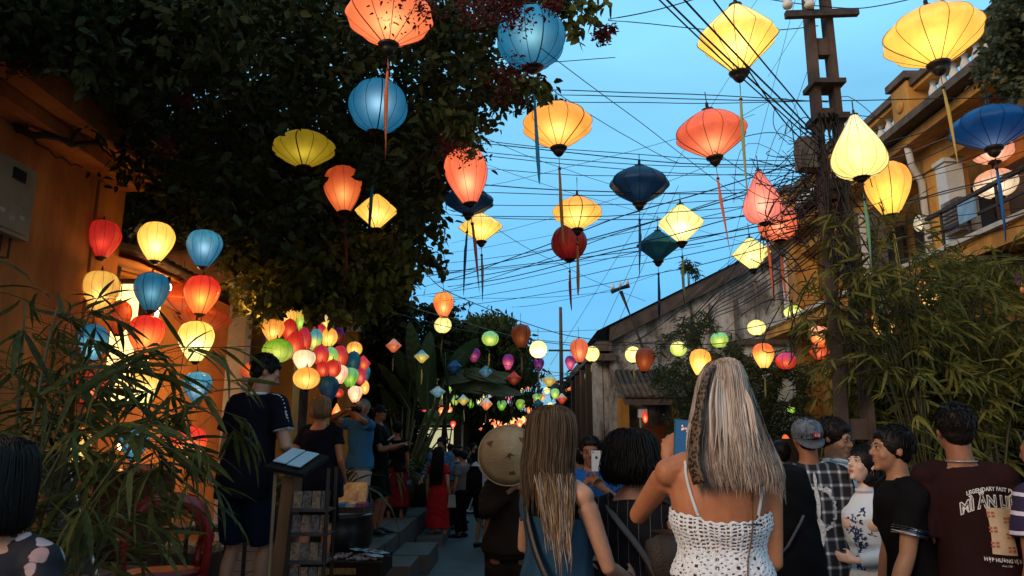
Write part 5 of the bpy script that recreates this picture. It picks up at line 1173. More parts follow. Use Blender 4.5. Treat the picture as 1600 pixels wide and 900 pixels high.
for i, (x, yy, lean) in enumerate(((1420, 6.8, .05), (1490, 6.6, -.1), (1500, 5.9, .1), (1515, 6.2, .16), (1530, 5.7, .05), (1545, 6.4, .2), (1570, 6.0, .12))):
    q = P(x, 760, yy); q.z = 0; e_ = empty('bamboo_culm', q); tag(e_, '%s from the left of the bare bamboo culms behind the brown shirt man' % ['first', 'second', 'third', 'fourth', 'fifth', 'sixth', 'seventh'][i], 'bamboo', 'bare culms in the right thicket')
    b = MB(); nn = 10; b.tube([(lean * -k * .12, 0, k * .24) for k in range(nn)], [.016 * (1.15 if k % 2 else 1) for k in range(nn)], 7); b.build('stalk', mat('dry bamboo', (.22, .19, .07), .5, .3, 6), e_, True)
bush('thicket_shade', 'dark thicket under the right bamboo behind the standing men', 'shrub', [(1340, 560), (1620, 520), (1620, 800), (1330, 800)], (7.2, 8.2), 1700, leafmat('shade painted leaf', (.014, .018, .005), (.05, .05, .014), spec=.1), (.08, .17), .2, 12, .14)  # leaf colour darkened to stand in for shade under the bamboo
# ---------------------------------------------------------------- people
def mb_add(dst, src, M=None):
    n = len(dst.v)
    dst.v += [tuple(M @ Vector(p)) for p in src.v] if M is not None else src.v
    dst.f += [tuple(n + i for i in f) for f in src.f]
def skinmat(name, col):
    t = NT(name); n1 = t.noise(9, 6, .7); n2 = t.noise(90, 3, .6)
    c = t.ramp(n1, [(.3, (col[0] * .84, col[1] * .72, col[2] * .68)), (.7, tuple(min(1, x * 1.12) for x in col))])
    q = t.bsdf(c, .5, t.bump(n2, .12, .003), spec=.35); q.inputs['Subsurface Weight'].default_value = .06; q.inputs['Subsurface Radius'].default_value = (.02, .008, .004); q.inputs['Subsurface Scale'].default_value = .3
    return t.m
SK_TAN = skinmat('tanned skin', (.42, .165, .075)); SK_FAIR = skinmat('fair skin', (.43, .225, .14)); SK_ASIA = skinmat('light brown skin', (.35, .18, .10)); SK_DARK = skinmat('brown skin', (.27, .12, .062)); SK_PALE = skinmat('pale powdered skin', (.62, .42, .33))
def cloth(name, col, bump=.25, var=.2, scale=5, rough=.85, fine=140):
    if name in MATS: return MATS[name]
    t = NT(name); n1 = t.noise(scale, 4, .55, None, (1, 1, .5), .6); n2 = t.noise(fine, 2, .5)
    c = t.ramp(n1, [(.3, tuple(x * (1 - var) for x in col)), (.7, tuple(x * (1 + var * .6) for x in col))])
    h = t.math('ADD', n1, t.math('MULTIPLY', n2, .05)); q = t.bsdf(c, rough, t.bump(h, bump * 1.4, .03), spec=.08)
    MATS[name] = t.m; return t.m
def hairmat(name, c1, c2, rough=.5, spec=.16):
    t = NT(name); n = t.noise(60, 3, .6, None, (1, 1, .06)); n2 = t.noise(5, 3, .6)
    c = t.ramp(t.math('ADD', t.math('MULTIPLY', n, .5), t.math('MULTIPLY', n2, .5)), [(.35, c1), (.65, c2)])
    t.bsdf(c, rough, t.bump(n, .3, .005), spec=spec); return t.m
H_BLACK = hairmat('black hair', (.004, .003, .003), (.010, .007, .006)); H_BROWN = hairmat('brown hair', (.05, .028, .015), (.11, .065, .038)); H_GREY = hairmat('grey hair', (.16, .15, .14), (.36, .34, .32))
H_BLOND = hairmat('ash blonde hair', (.24, .165, .125), (.50, .385, .31)); H_BLOND2 = hairmat('pale blonde hair', (.42, .32, .25), (.78, .64, .53)); H_BLOND3 = hairmat('deep blonde hair', (.09, .06, .045), (.24, .17, .13)); H_DBLOND = hairmat('dark blonde hair', (.13, .07, .030), (.32, .19, .095))  # three blonde tones, the darkest also used for the under-layer
M_EYE = mat('eye white', (.6, .58, .55), .3, .05, 20, 0); M_PUP = mat('dark iris', (.015, .01, .008), .2, .1, 20, 0); M_LIP = mat('lip', (.32, .10, .085), .45, .1, 30, .05); M_LIPR = mat('red lipstick', (.38, .04, .04), .4, .1, 30, .05)
M_SOLE = mat('shoe rubber', (.05, .045, .045), .7, .2, 20, .1)

def chain(mb, pts, rad, seg=10, sub=3):
    """rounded tapered limb through joints"""
    pts = [Vector(p) for p in pts]; q = []; rr = []
    for i in range(len(pts) - 1):
        for k in range(sub): q.append(pts[i].lerp(pts[i + 1], k / sub)); rr.append(rad[i] + (rad[i + 1] - rad[i]) * k / sub)
    q.append(pts[-1]); rr.append(rad[-1])
    mb.tube(q, rr, seg); mb.ell(q[0], (rr[0],) * 3, nu=seg); mb.ell(q[-1], (rr[-1],) * 3, nu=seg)
def ik(S, T, l1, l2, pole):
    S, T = Vector(S), Vector(T); d = T - S; L_ = d.length
    if L_ > (l1 + l2) * .995: T = S + d * ((l1 + l2) * .995 / L_); d = T - S; L_ = d.length
    a = (l1 * l1 - l2 * l2 + L_ * L_) / (2 * L_); h = math.sqrt(max(0, l1 * l1 - a * a)); dn = d / L_
    pv = Vector(pole); pv = pv - dn * pv.dot(dn); pv.normalize(); return S + dn * a + pv * h, T
def hand(mb, Wr, d, n, thumb, curl=.5, sc=1.0, spread=.12):
    """d fingers direction, n direction palm faces, thumb side vector"""
    d = Vector(d).normalized(); n = Vector(n); n = (n - d * n.dot(d)).normalized(); s = d.cross(n).normalized()
    if s.dot(Vector(thumb)) < 0: s = -s
    Wr = Vector(Wr)
    M = Matrix((s, d, n)).transposed()
    mb.ell(Wr + d * .045 * sc, (.038 * sc, .052 * sc, .014 * sc), M, 12, 8); mb.ell(Wr + d * .02 * sc + s * .015 * sc + n * .005 * sc, (.02 * sc, .035 * sc, .016 * sc), M)
    chain(mb, [Wr - d * .02, Wr + d * .03 * sc], [.023 * sc, .024 * sc], 8, 2)
    for k, (off, Lf, r) in enumerate(((.029, .070, .0085), (.010, .078, .009), (-.010, .073, .0085), (-.028, .058, .0075))):
        p = Wr + d * (.082 - .006 * abs(k - 1)) * sc + s * off * sc; dirf = (d + s * (spread * (1.2 - k) * .5)).normalized(); pts = [p - d * .02 * sc, p]
        a = 0
        for q, fl in ((0, .45), (1, .32), (2, .25)):
            a += curl * (.9 if q else .75) + .08 * k * curl; dd = dirf * math.cos(a) + n * math.sin(a); p = p + dd * Lf * fl * sc; pts.append(p)
        chain(mb, pts, [r * 1.1 * sc, r * 1.1 * sc, r * sc, r * .95 * sc, r * .8 * sc], 6, 1)
    p = Wr + d * .022 * sc + s * .026 * sc; t1 = (s * .75 + d * .6 + n * .35).normalized(); t2 = (s * .2 + d * .85 + n * (.3 + curl * .4)).normalized(); t3 = (d * .9 + n * (.3 + curl * .6) - s * .1).normalized()
    chain(mb, [p, p + t1 * .035 * sc, p + t1 * .035 * sc + t2 * .032 * sc, p + t1 * .035 * sc + t2 * .032 * sc + t3 * .022 * sc], [.012 * sc, .0115 * sc, .0105 * sc, .008 * sc], 7, 1)

TORSO = {'m': [(.84, .150, .105, 0), (.90, .168, .115, 0), (.97, .165, .115, 0), (1.05, .150, .105, 0), (1.14, .150, .104, 0), (1.24, .165, .112, .004), (1.33, .178, .116, .004), (1.40, .178, .104, 0), (1.445, .135, .080, -.006), (1.475, .085, .062, -.01), (1.50, .056, .058, -.01)],
         'f': [(.84, .158, .108, 0), (.90, .174, .118, -.005), (.97, .168, .112, 0), (1.04, .140, .096, 0), (1.12, .126, .088, 0), (1.22, .142, .100, .006), (1.30, .150, .112, .012), (1.37, .152, .094, .004), (1.42, .125, .072, -.004), (1.455, .072, .056, -.01), (1.49, .048, .050, -.01)]}
class Person: pass
def person(label, px, top, Y, gz, rz, sex='m', H=None, skin=SK_ASIA, build=1.0, armL=None, armR=None, poleL=(-.3, -1, -.3), poleR=(.3, -1, -.3), lean=(0, 0), head=(0, 0), voxel=.011, hands=None, legs=None, face=False, shoes=True, sh_w=1.0, lips=M_LIP, smile=0, group=None, barefoot=False, headtilt=0, headshift=(0, 0)):
    p = Person(); tp = P(px, top, Y); H = H or (tp.z - gz); s = H / 1.75; p.s = s; p.sex = sex; p.build = build; p.lean = lean; p.skin = skin; p.voxel = voxel
    root = empty('person', (tp.x, Y, tp.z - H), rz); root.scale = (s, s, s); tag(root, label, 'person', group); p.root = root
    def off(z):
        k = max(0, z - .95); return Vector((lean[0] * k, lean[1] * k, 0))
    p.off = off
    mb = MB(); T = TORSO[sex]
    mb.loft([(off(z).x, off(z).y + cy, z, rx * build, ry * build) for z, rx, ry, cy in T], 20)
    sx = (.178 if sex == 'm' else .155) * build * sh_w; sz = 1.415 if sex == 'm' else 1.385
    if sex == 'f':
        for q in (-1, 1): mb.ell(off(1.28) + Vector((q * .068, .095, 1.275)), (.055, .05, .055))
    nk = off(1.45); hc = off(1.6325) + Vector((headshift[0], headshift[1], 1.6325))
    chain(mb, [nk + Vector((0, -.012, 1.43)), hc + Vector((0, -.018, -.06))], [.060 if sex == 'm' else .048, .054 if sex == 'm' else .044], 12, 3)
    p.S = {}; p.E = {}; p.Wr = {}
    for q, arm, pole, nm in ((-1, armL, poleL, 'L'), (1, armR, poleR, 'R')):
        S = off(sz) + Vector((q * sx, 0, sz)); r0 = (.056 if sex == 'm' else .045) * (.5 + build * .5)
        mb.tube([nk + Vector((q * .03, -.005, sz + .065)), nk.lerp(S, .55) + Vector((q * .02, 0, 0)) * 0 + Vector((0, 0, sz + .028 - (nk.lerp(S, .55)).z)) , S], [.04, .048, r0], 10)
        arm = arm or (q * (sx + .07), .05, .84); E, W_ = ik(S, arm, .295, .262, pole); p.S[nm], p.E[nm], p.Wr[nm] = S, E, W_
        k = (1.0 if sex == 'm' else .80) * (.4 + build * .6)
        chain(mb, [S, S.lerp(E, .45), E, E.lerp(W_, .28), W_], [r0, .049 * k, .039 * k, .042 * k, .026 * k], 12, 3)
        hd = (hands or {}).get(nm); d = (W_ - E).normalized()
        if hd is None: hd = dict(d=d, n=(-q, .2, 0) if abs(d.z) > .6 else (0, 0, -1), thumb=(0, 1, 0) if abs(d.z) > .6 else (-q, 0, 0), curl=.45)
        hand(mb, W_, hd.get('d', d), hd['n'], hd['thumb'], hd.get('curl', .5), .98 if sex == 'm' else .88)
    legs = legs or {}
    p.K = {}; p.A = {}
    for q, nm in ((-1, 'L'), (1, 'R')):
        hp = Vector((q * .09, 0, .89)); an = Vector(legs.get(nm, (q * .11, -.01, .085))); kn, an = ik(hp, an, .415, .41, (q * .1, 1, 0)); p.K[nm], p.A[nm] = kn, an
        fd = Vector((q * .18, 1, 0)).normalized(); k = .92 * build
        chain(mb, [hp, hp.lerp(kn, .4), kn, kn.lerp(an, .3) + Vector((0, -.012, 0)), an], [.092 * k, .078 * k, .054 * k, .056 * k, .036 * k], 12, 3)
        mb.tube([an + Vector((0, -.03, -.03)), an + fd * .06 + Vector((0, 0, -.045)), an + fd * .15 + Vector((0, 0, -.062)), an + fd * .19 + Vector((0, 0, -.066))], [(.030, .032), (.038, .032), (.044, .018), (.03, .012)], 10)
        if shoes:
            b = MB(); z = .0
            for (m_, g_) in ((0, 1),):
                b.tube([an + Vector((0, -.055, -.045)), an + Vector((0, -.02, -.04)), an + fd * .08 + Vector((0, 0, -.042)), an + fd * .16 + Vector((0, 0, -.055)), an + fd * .21 + Vector((0, 0, -.06))], [(.03, .035), (.042, .045), (.047, .045), (.05, .03), (.03, .02)], 12)
            o = b.build('shoe', shoes if shoes is not True else M_BLACK, root, True)
    # head
    h = MB(); h.ell((0, -.012, .03), (.074, .094, .088), nu=16, nv=12); h.ell((0, .026, -.03), (.060, .062, .086), nu=14, nv=10); h.ell((0, .03, -.072), (.050 if sex == 'm' else .044, .05, .036)); h.ell((0, .070, -.098), (.021, .017, .018))
    for q in (-1, 1):
        h.ell((q * .037, .055, -.032), (.025, .027, .026)); h.ell((q * .076, -.010, -.004), (.008, .019, .031), Matrix.Rotation(q * .35, 3, 'Z')); h.ell((q * .030, .074, .004), (.017, .012, .012)); h.ell((q * .03, .081, .021), (.024, .010, .008)); h.ell((q * .009, .099, -.030), (.008, .009, .007))
    h.tube([(0, .083, .018), (0, .096, -.004), (0, .110, -.027)], [.007, .009, .011], 8); h.ell((0, .107, -.029), (.010, .010, .009))
    h.ell((0, .081, -.057), (.022, .011, .0055)); h.ell((0, .079, -.068), (.018, .011, .0065))
    HM = Matrix.Translation(hc) @ Matrix.Rotation(head[0], 4, 'Z') @ Matrix.Rotation(head[1], 4, 'X') @ Matrix.Rotation(headtilt, 4, 'Y'); p.HM = HM; p.hc = hc
    mb_add(mb, h, HM)
    p.body = remesh(mb, voxel / s, 'body', skin, 2, root)
    if face:
        for q in (-1, 1):
            b = MB(); b.ell((q * .030, .0805, .003), (.0115, .0075, .0050)); e2 = MB(); mb_add(e2, b, HM); e2.build('eye', M_EYE, root, True)
            b = MB(); b.ell((q * .030 , .0865, .003), (.0052, .0026, .0048)); e2 = MB(); mb_add(e2, b, HM); e2.build('iris', M_PUP, root, True)
            b = MB(); b.tube([(q * .017, .0915, .008), (q * .03, .0905, .0105), (q * .044, .083, .007)], [.0012, .0022, .001], 5); e2 = MB(); mb_add(e2, b, HM); e2.build('eyelid', H_BLACK, root, True)
            b = MB(); b.tube([(q * .014, .093, .022), (q * .03, .0925, .0275), (q * .047, .082, .024)], [.0022, .0034, .0012], 6); e2 = MB(); mb_add(e2, b, HM); e2.build('eyebrow', H_BLACK, root, True)
        b = MB(); b.ell((0, .0835, -.0575), (.0205, .0092, .0042)); b.ell((0, .0818, -.0672), (.0165, .0092, .0050)); e2 = MB(); mb_add(e2, b, HM); e2.build('lips', lips, root, True, kind=None)
    return p
def wrinkle(a=.004, f=22, seed=0):
    ph = seed * 1.7
    def g_(co):
        x, y, z = co[:, 0], co[:, 1], co[:, 2]
        return a * (np.sin(f * (z * 1.0 + x * .7) + ph + 2 * np.sin(6 * x + ph)) * .5 + np.sin(f * .55 * (z - x * .9 + y) + 1.3 * ph + 2 * np.sin(5 * z)) * .7 + .4 * np.sin(f * 2.3 * (z * .6 + y) + ph + 3 * np.sin(9 * z + 4 * x)))
    return g_
def top(p, m, z0=.92, z1=1.47, sleeve=.5, infl=.016, name='shirt', loose=.0, neckr=None, fl=.02, wr=.0065, skirt=None, cut=None, thick=1.0, lower=None):
    """shirt: torso shell and sleeves; sleeve in upper-arm lengths, >1 goes on down the forearm"""
    mb = MB(); T = TORSO[p.sex]; rings = []; zs = np.linspace(z0, z1, 16)
    tz = [t[0] for t in T]
    for z in zs:
        rx = np.interp(z, tz, [t[1] for t in T]) * p.build; ry = np.interp(z, tz, [t[2] for t in T]) * p.build; cy = np.interp(z, tz, [t[3] for t in T])
        k = infl + loose * max(0, (1.30 - z)) / .4
        if z > 1.40: k = infl * max(.35, (1.50 - z) / .1)
        o = p.off(z)
        if p.sex == 'f' and z < 1.36 and z > 1.15: ry = ry + .012; cy += .01
        rings.append((o.x, o.y + cy, z, (rx + k) * thick, (ry + k) * thick))
    if skirt:
        z2, rx, ry = skirt; zz = np.linspace(z2, z0, 8)[:-1]; r0 = rings[0]
        rings = [(r0[0] * t, r0[1] * t, z2 + (z0 - z2) * t, rx + (r0[3] - rx) * t, ry + (r0[4] - ry) * t) for t in [(q - z2) / (z0 - z2) for q in zz]] + rings
    mb.loft(rings, 24)
    if sleeve > 0:
        for nm in 'LR':
            S, E, W_ = p.S[nm], p.E[nm], p.Wr[nm]; r0 = (.062 if p.sex == 'm' else .052) + infl * .6
            nk = p.off(1.45); q = -1 if nm == 'L' else 1; zs_ = S.z
            mb.tube([nk + Vector((q * .05, -.005, zs_ + .055)), Vector(((nk.x + S.x) / 2, S.y, zs_ + .036)), S], [.03 + infl * .6, .048 + infl * .5, r0], 12)
            if sleeve <= 1: pts = [S, S.lerp(E, sleeve * .5), S.lerp(E, sleeve)]; rr = [r0, .056 + infl * .8, .052 + infl * .8 + fl]
            else: pts = [S, S.lerp(E, .5), E, E.lerp(W_, (sleeve - 1) * .6), E.lerp(W_, sleeve - 1)]; rr = [r0, .054 + infl, .046 + infl, .042 + infl, .034 + infl + fl]
            if p.sex == 'f': rr = [x * .86 for x in rr]
            q2 = []; r2 = []
            for i in range(len(pts) - 1):
                for k in range(4): q2.append(pts[i].lerp(pts[i + 1], k / 4)); r2.append(rr[i] + (rr[i + 1] - rr[i]) * k / 4)
            q2.append(pts[-1]); r2.append(rr[-1]); mb.tube(q2, r2, 14); mb.ell(S, (r0,) * 3)
    return remesh(mb, max(.008, p.voxel * .85) / p.s, name, m, 2, p.root, disp=wrinkle(wr, 24, RNG.uniform(0, 9)))
def bottoms(p, m, hem=.45, name='trousers', infl=.018, waist=1.0, flare=.0, skirt=False, wr=.004):
    mb = MB(); T = TORSO[p.sex]; tz = [t[0] for t in T]
    zs = np.linspace(.84, waist, 7); mb.loft([(0, 0, z, (np.interp(z, tz, [t[1] for t in T])) * p.build + infl, np.interp(z, tz, [t[2] for t in T]) * p.build + infl) for z in zs], 22)
    if skirt:
        r0 = (.165 * p.build + infl, .12 * p.build + infl); mb.loft([(0, 0, hem + (.86 - hem) * t, r0[0] + flare * (1 - t), r0[1] + flare * (1 - t) * .8) for t in np.linspace(0, 1, 8)], 24)
    else:
        for nm, q in (('L', -1), ('R', 1)):
            hp = Vector((q * .088, 0, .88)); K, A = p.K[nm], p.A[nm]; L1 = hp.z - K.z
            def at(z):
                if z >= K.z: return hp.lerp(K, (hp.z - z) / max(.01, L1))
                return K.lerp(A, (K.z - z) / max(.01, K.z - A.z))
            zz = np.linspace(.88, hem, 10); mb.tube([at(z) for z in zz], [np.interp(z, [.08, .49, .7, .9], [.050, .068, .084, .098]) * p.build + infl + flare * (1 - (z - hem) / (.88 - hem)) for z in zz], 16)
        mb.ell((0, 0, .85), (.12, .10, .08))
    return remesh(mb, max(.010, p.voxel) / p.s, name, m, 2, p.root, disp=wrinkle(wr, 20, RNG.uniform(0, 9)))
def short_hair(p, m, vol=0.0, fringe=True, tufts=420, name='hair', fade=True, Lt=.035, back=0.0):
    b = MB(); b.ell((0, -.024, .036), (.080 + vol, .094 + vol, .090 + vol), nu=18, nv=12); b.ell((0, -.05, -.012 - back), (.066 + vol, .052 + vol, .062 + back))
    for q in (-1, 1): b.ell((q * .066, -.012, .018), (.012, .026, .036))
    if fringe: b.ell((0, .045, .072), (.058, .034 + vol, .030))
    h = MB(); mb_add(h, b, p.HM); sd = RNG.uniform(0, 9)
    o = remesh(h, .007 / p.s, name, m, 1, p.root, disp=lambda co: .002 * np.sin(co[:, 0] * 210 + sd + 3 * np.sin(co[:, 2] * 60)) * np.sin(co[:, 1] * 190 + 3 * np.sin(co[:, 2] * 70 + sd)))
    t = MB()
    for i in range(tufts):
        u = RNG.uniform(-1, 1); a = RNG.uniform(0, 2 * math.pi); zz = RNG.uniform(-.25, 1); r = math.sqrt(max(0, 1 - zz * zz)); d = Vector((r * math.cos(a), r * math.sin(a), zz))
        if d.y > .25 and zz < .35: continue
        c = Vector((0, -.024, .036)) + Vector((d.x * (.080 + vol), d.y * (.094 + vol), d.z * (.090 + vol))); g_ = Vector((RNG.normal(0, .22), .55 * max(0, d.z) + RNG.normal(0, .22), -1 + .6 * max(0, d.z))); fl_ = (g_ - d * g_.dot(d) + d * .12).normalized(); L_ = Lt * RNG.uniform(.5, 1.2)
        t.tube([c - fl_ * L_ * .4 - d * .004, c + d * .004, c + fl_ * L_ * .6 + d * .001], [.0036, .0034, .0006], 3, cap=False)
    t2 = MB(); mb_add(t2, t, p.HM); t2.build('hair_tufts', m, p.root, True, kind='stuff'); return o
def ring_at(rings, z):
    zs = [r[2] for r in rings]; return tuple(float(np.interp(z, zs[::-1], [r[k] for r in rings][::-1])) for k in (0, 1, 3, 4))
def strand_hair(p, rings, N, mats, arange=(0, 2 * math.pi), zend=None, zjit=.03, w=.0032, wave=.006, base=True, zs=None, seed=0, face_open=None, part=0, name='hair', frac=(0, 1), taper_in=0, spread=.004, bm=None):
    """hair lying over a stack of rings (cx,cy,z,rx,ry) from the crown down; many fine strands over a solid under-layer"""
    zt, zb = rings[0][2], rings[-1][2]
    if base:
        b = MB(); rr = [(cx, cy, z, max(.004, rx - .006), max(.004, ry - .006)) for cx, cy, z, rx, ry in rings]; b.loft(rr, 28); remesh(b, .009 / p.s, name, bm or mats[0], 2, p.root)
    mbs = [MB() for _ in mats]
    for i in range(N):
        a = RNG.uniform(*arange); ze = (zend if zend is not None else zb) + RNG.normal(0, zjit); k = 14; drift = RNG.normal(0, .10); ph = RNG.uniform(0, 6.3); out_ = abs(RNG.normal(0, spread)); fq = RNG.uniform(8, 16); z_s = zt - (zt - zb) * frac[0] * 1.0 - RNG.uniform(0, .03)
        pts = []; clump = math.sin(a * 13 + seed) * .03
        for j in range(k):
            t = j / (k - 1); z = z_s + (ze - z_s) * t ** 1.0
            cx, cy, rx, ry = ring_at(rings, max(z, zb)); aa = a + drift * t + clump * t + part * (1 - t)
            o_ = out_ + wave * .5 * math.sin(fq * z * 3 + ph) * t
            ex = 1 - taper_in * max(0, zb - z) * 4
            pts.append((cx + (rx * ex + o_) * math.cos(aa), cy + (ry * ex + o_) * math.sin(aa), z))
        r = [w * (.7 + .5 * math.sin(math.pi * min(1, j / k + .15))) for j in range(k - 1)] + [w * .2]
        mi = min(len(mats) - 1, int(abs(math.sin(a * 7.3 + seed) * .6 + RNG.normal(0, .35)) * len(mats)))
        mbs[mi].tube(pts, r, 3, cap=False, flat=.5)
    for k, b in enumerate(mbs):
        if b.v: o = b.build('hair_strands', mats[k], p.root, True, kind='stuff')
def deco(p, me_pts, faces, m, name, shirt, dirv=(0, 1, 0), off=.004, y0=-.5):
    """drape a flat print (x,z coordinates) on the back of a garment"""
    bv = BVHTree.FromObject(shirt, bpy.context.evaluated_depsgraph_get()); d = Vector(dirv); vs = []
    for (x, z) in me_pts:
        h = bv.ray_cast(Vector((x, y0, z)) if abs(dirv[1]) > .5 else Vector((y0, x, z)), d); q = h[0] if h[0] is not None else Vector((x, 0, z)); vs.append(tuple(q - d * off))
    me = bpy.data.meshes.new(name); me.from_pydata(vs, [], faces); me.materials.append(m); me.shade_smooth(); return mobj(name, me, p.root)
def grid_patch(x0, x1, z0, z1, nx, nz, warp=None):
    pts = [];
    for j in range(nz + 1):
        for i in range(nx + 1):
            x = x0 + (x1 - x0) * i / nx; z = z0 + (z1 - z0) * j / nz; pts.append(warp(x, z) if warp else (x, z))
    return pts, [(j * (nx + 1) + i, j * (nx + 1) + i + 1, (j + 1) * (nx + 1) + i + 1, (j + 1) * (nx + 1) + i) for j in range(nz) for i in range(nx)]
def text_mesh(s, size, warp=None, extr=0, res=2, offset=0.0, align='CENTER'):
    cu = bpy.data.curves.new('t', 'FONT'); cu.body = s; cu.size = size; cu.align_x = align; cu.resolution_u = res; cu.offset = offset; o = bpy.data.objects.new('t', cu); COL.objects.link(o)
    me = bpy.data.meshes.new_from_object(o.evaluated_get(bpy.context.evaluated_depsgraph_get())); bm = bmesh.new(); bm.from_mesh(me)
    bmesh.ops.triangulate(bm, faces=bm.faces)
    for _ in range(2):
        le = [e_ for e_ in bm.edges if e_.calc_length() > size * .25]
        if le: bmesh.ops.subdivide_edges(bm, edges=le, cuts=1, use_grid_fill=False); bmesh.ops.triangulate(bm, faces=bm.faces)
    v = [tuple(x.co) for x in bm.verts]; f = [tuple(q.index for q in fc_.verts) for fc_ in bm.faces]; bm.free(); bpy.data.objects.remove(o); bpy.data.curves.remove(cu)
    return [(warp(x, y) if warp else (x, y)) for x, y, z in v], f
def long_rings(s=1.0, zb=1.28, wid=1.0, back=0.0):
    R_ = [(0, -.02, 1.762, .02, .02), (0, -.02, 1.752, .060, .068), (0, -.02, 1.72, .086, .100), (0, -.022, 1.66, .098, .112), (0, -.03, 1.58, .100, .112), (0, -.045, 1.50, .104, .108), (0, -.062, 1.42, .114, .095), (0, -.085, 1.34, .122, .072), (0, -.10, 1.26, .122, .052), (0, -.10, 1.10, .11, .045)]
    return [(cx, cy - back * max(0, 1.6 - z), z, rx * (1 + (wid - 1) * min(1, max(0, (1.72 - z) / .2))), ry) for cx, cy, z, rx, ry in R_ if z >= zb]
def hang(p, M_, pts):   # points in world-ish head frame
    return [M_ @ Vector(q) for q in pts]
CB = cloth('black cotton', (.0055, .0045, .005), .35); CN = cloth('navy cotton', (.0065, .0065, .012), .3); CW = cloth('white cotton', (.62, .63, .66), .25); CBE = cloth('beige cotton', (.33, .25, .18), .3)
CBL = cloth('royal blue cotton', (.015, .10, .33), .3); CSKY = cloth('sky blue cotton', (.035, .14, .28), .3); CKH = cloth('light khaki', (.34, .31, .28), .3); CDEN = cloth('blue denim', (.018, .05, .088), .35, .35, 9); CRED = cloth('red dress cloth', (.36, .012, .016), .35); CBR = cloth('dark brown cotton', (.020, .0065, .006), .3); CDK = cloth('dark brown linen', (.018, .010, .007), .4); CGR = cloth('grey cotton', (.12, .11, .11), .3)
M_LEATH = mat('black leather', (.012, .010, .009), .4, .2, 20, .2); M_GOLD = mat('brass chain', (.35, .16, .05), .35, .2, 30, .1, metal=.8); M_PHONEB = mat('phone back', (.62, .58, .54), .35, .05, 20, 0); M_SCREEN = plain_emit('phone screen', (.02, .09, .20), .28)
def strip_on(p, pts, wd, m, name, th=.004, nrm=None):
    """flat strap through 3-d points"""
    b = MB(); b.tube(pts, [wd / 2] * len(pts), 6, flat=th / wd * 2); return b.build(name, m, p.root, True)
def curve_pts(pts, n=16):
    pts = [Vector(q) for q in pts]; out_ = []
    for i in range(len(pts) - 1):
        a, b, c, d = pts[max(0, i - 1)], pts[i], pts[i + 1], pts[min(len(pts) - 1, i + 2)]
        for k in range(max(2, n // (len(pts) - 1))):
            t = k / max(2, n // (len(pts) - 1)); out_.append(.5 * ((2 * b) + (c - a) * t + (2 * a - 5 * b + 4 * c - d) * t * t + (3 * b - a - 3 * c + d) * t ** 3))
    out_.append(pts[-1]); return out_
def on_back(obj, x, z, off=.004, y0=-.6, d=(0, 1, 0)):
    bv = BV(obj); h = bv.ray_cast(Vector((x, y0, z)), Vector(d)); return (h[0] if h[0] is not None else Vector((x, -.1, z))) - Vector(d) * off
_bv = {}
def BV(o):
    if o.name not in _bv: _bv[o.name] = BVHTree.FromObject(o, bpy.context.evaluated_depsgraph_get())
    return _bv[o.name]
# ================= blonde woman in crochet top, centre front
Y_ = 2.70
bw = person('blonde woman seen from behind in white crochet top, filming with a raised phone', 1113, 570, Y_, 0, .02, 'f', skin=SK_TAN, voxel=.008, armL=(-.09, .36, 1.40), poleL=(-.7, -.1, -1.0), armR=(.10, .24, 1.02), poleR=(.25, -1, -.5), sh_w=1.0, build=1.10, headshift=(.02, 0), hands={'L': dict(d=(.12, .1, 1), n=(.4, 1, 0), thumb=(1, 0, .3), curl=.35)}, shoes=None)
bottoms(bw, CBE, .08, waist=1.045, infl=.012)
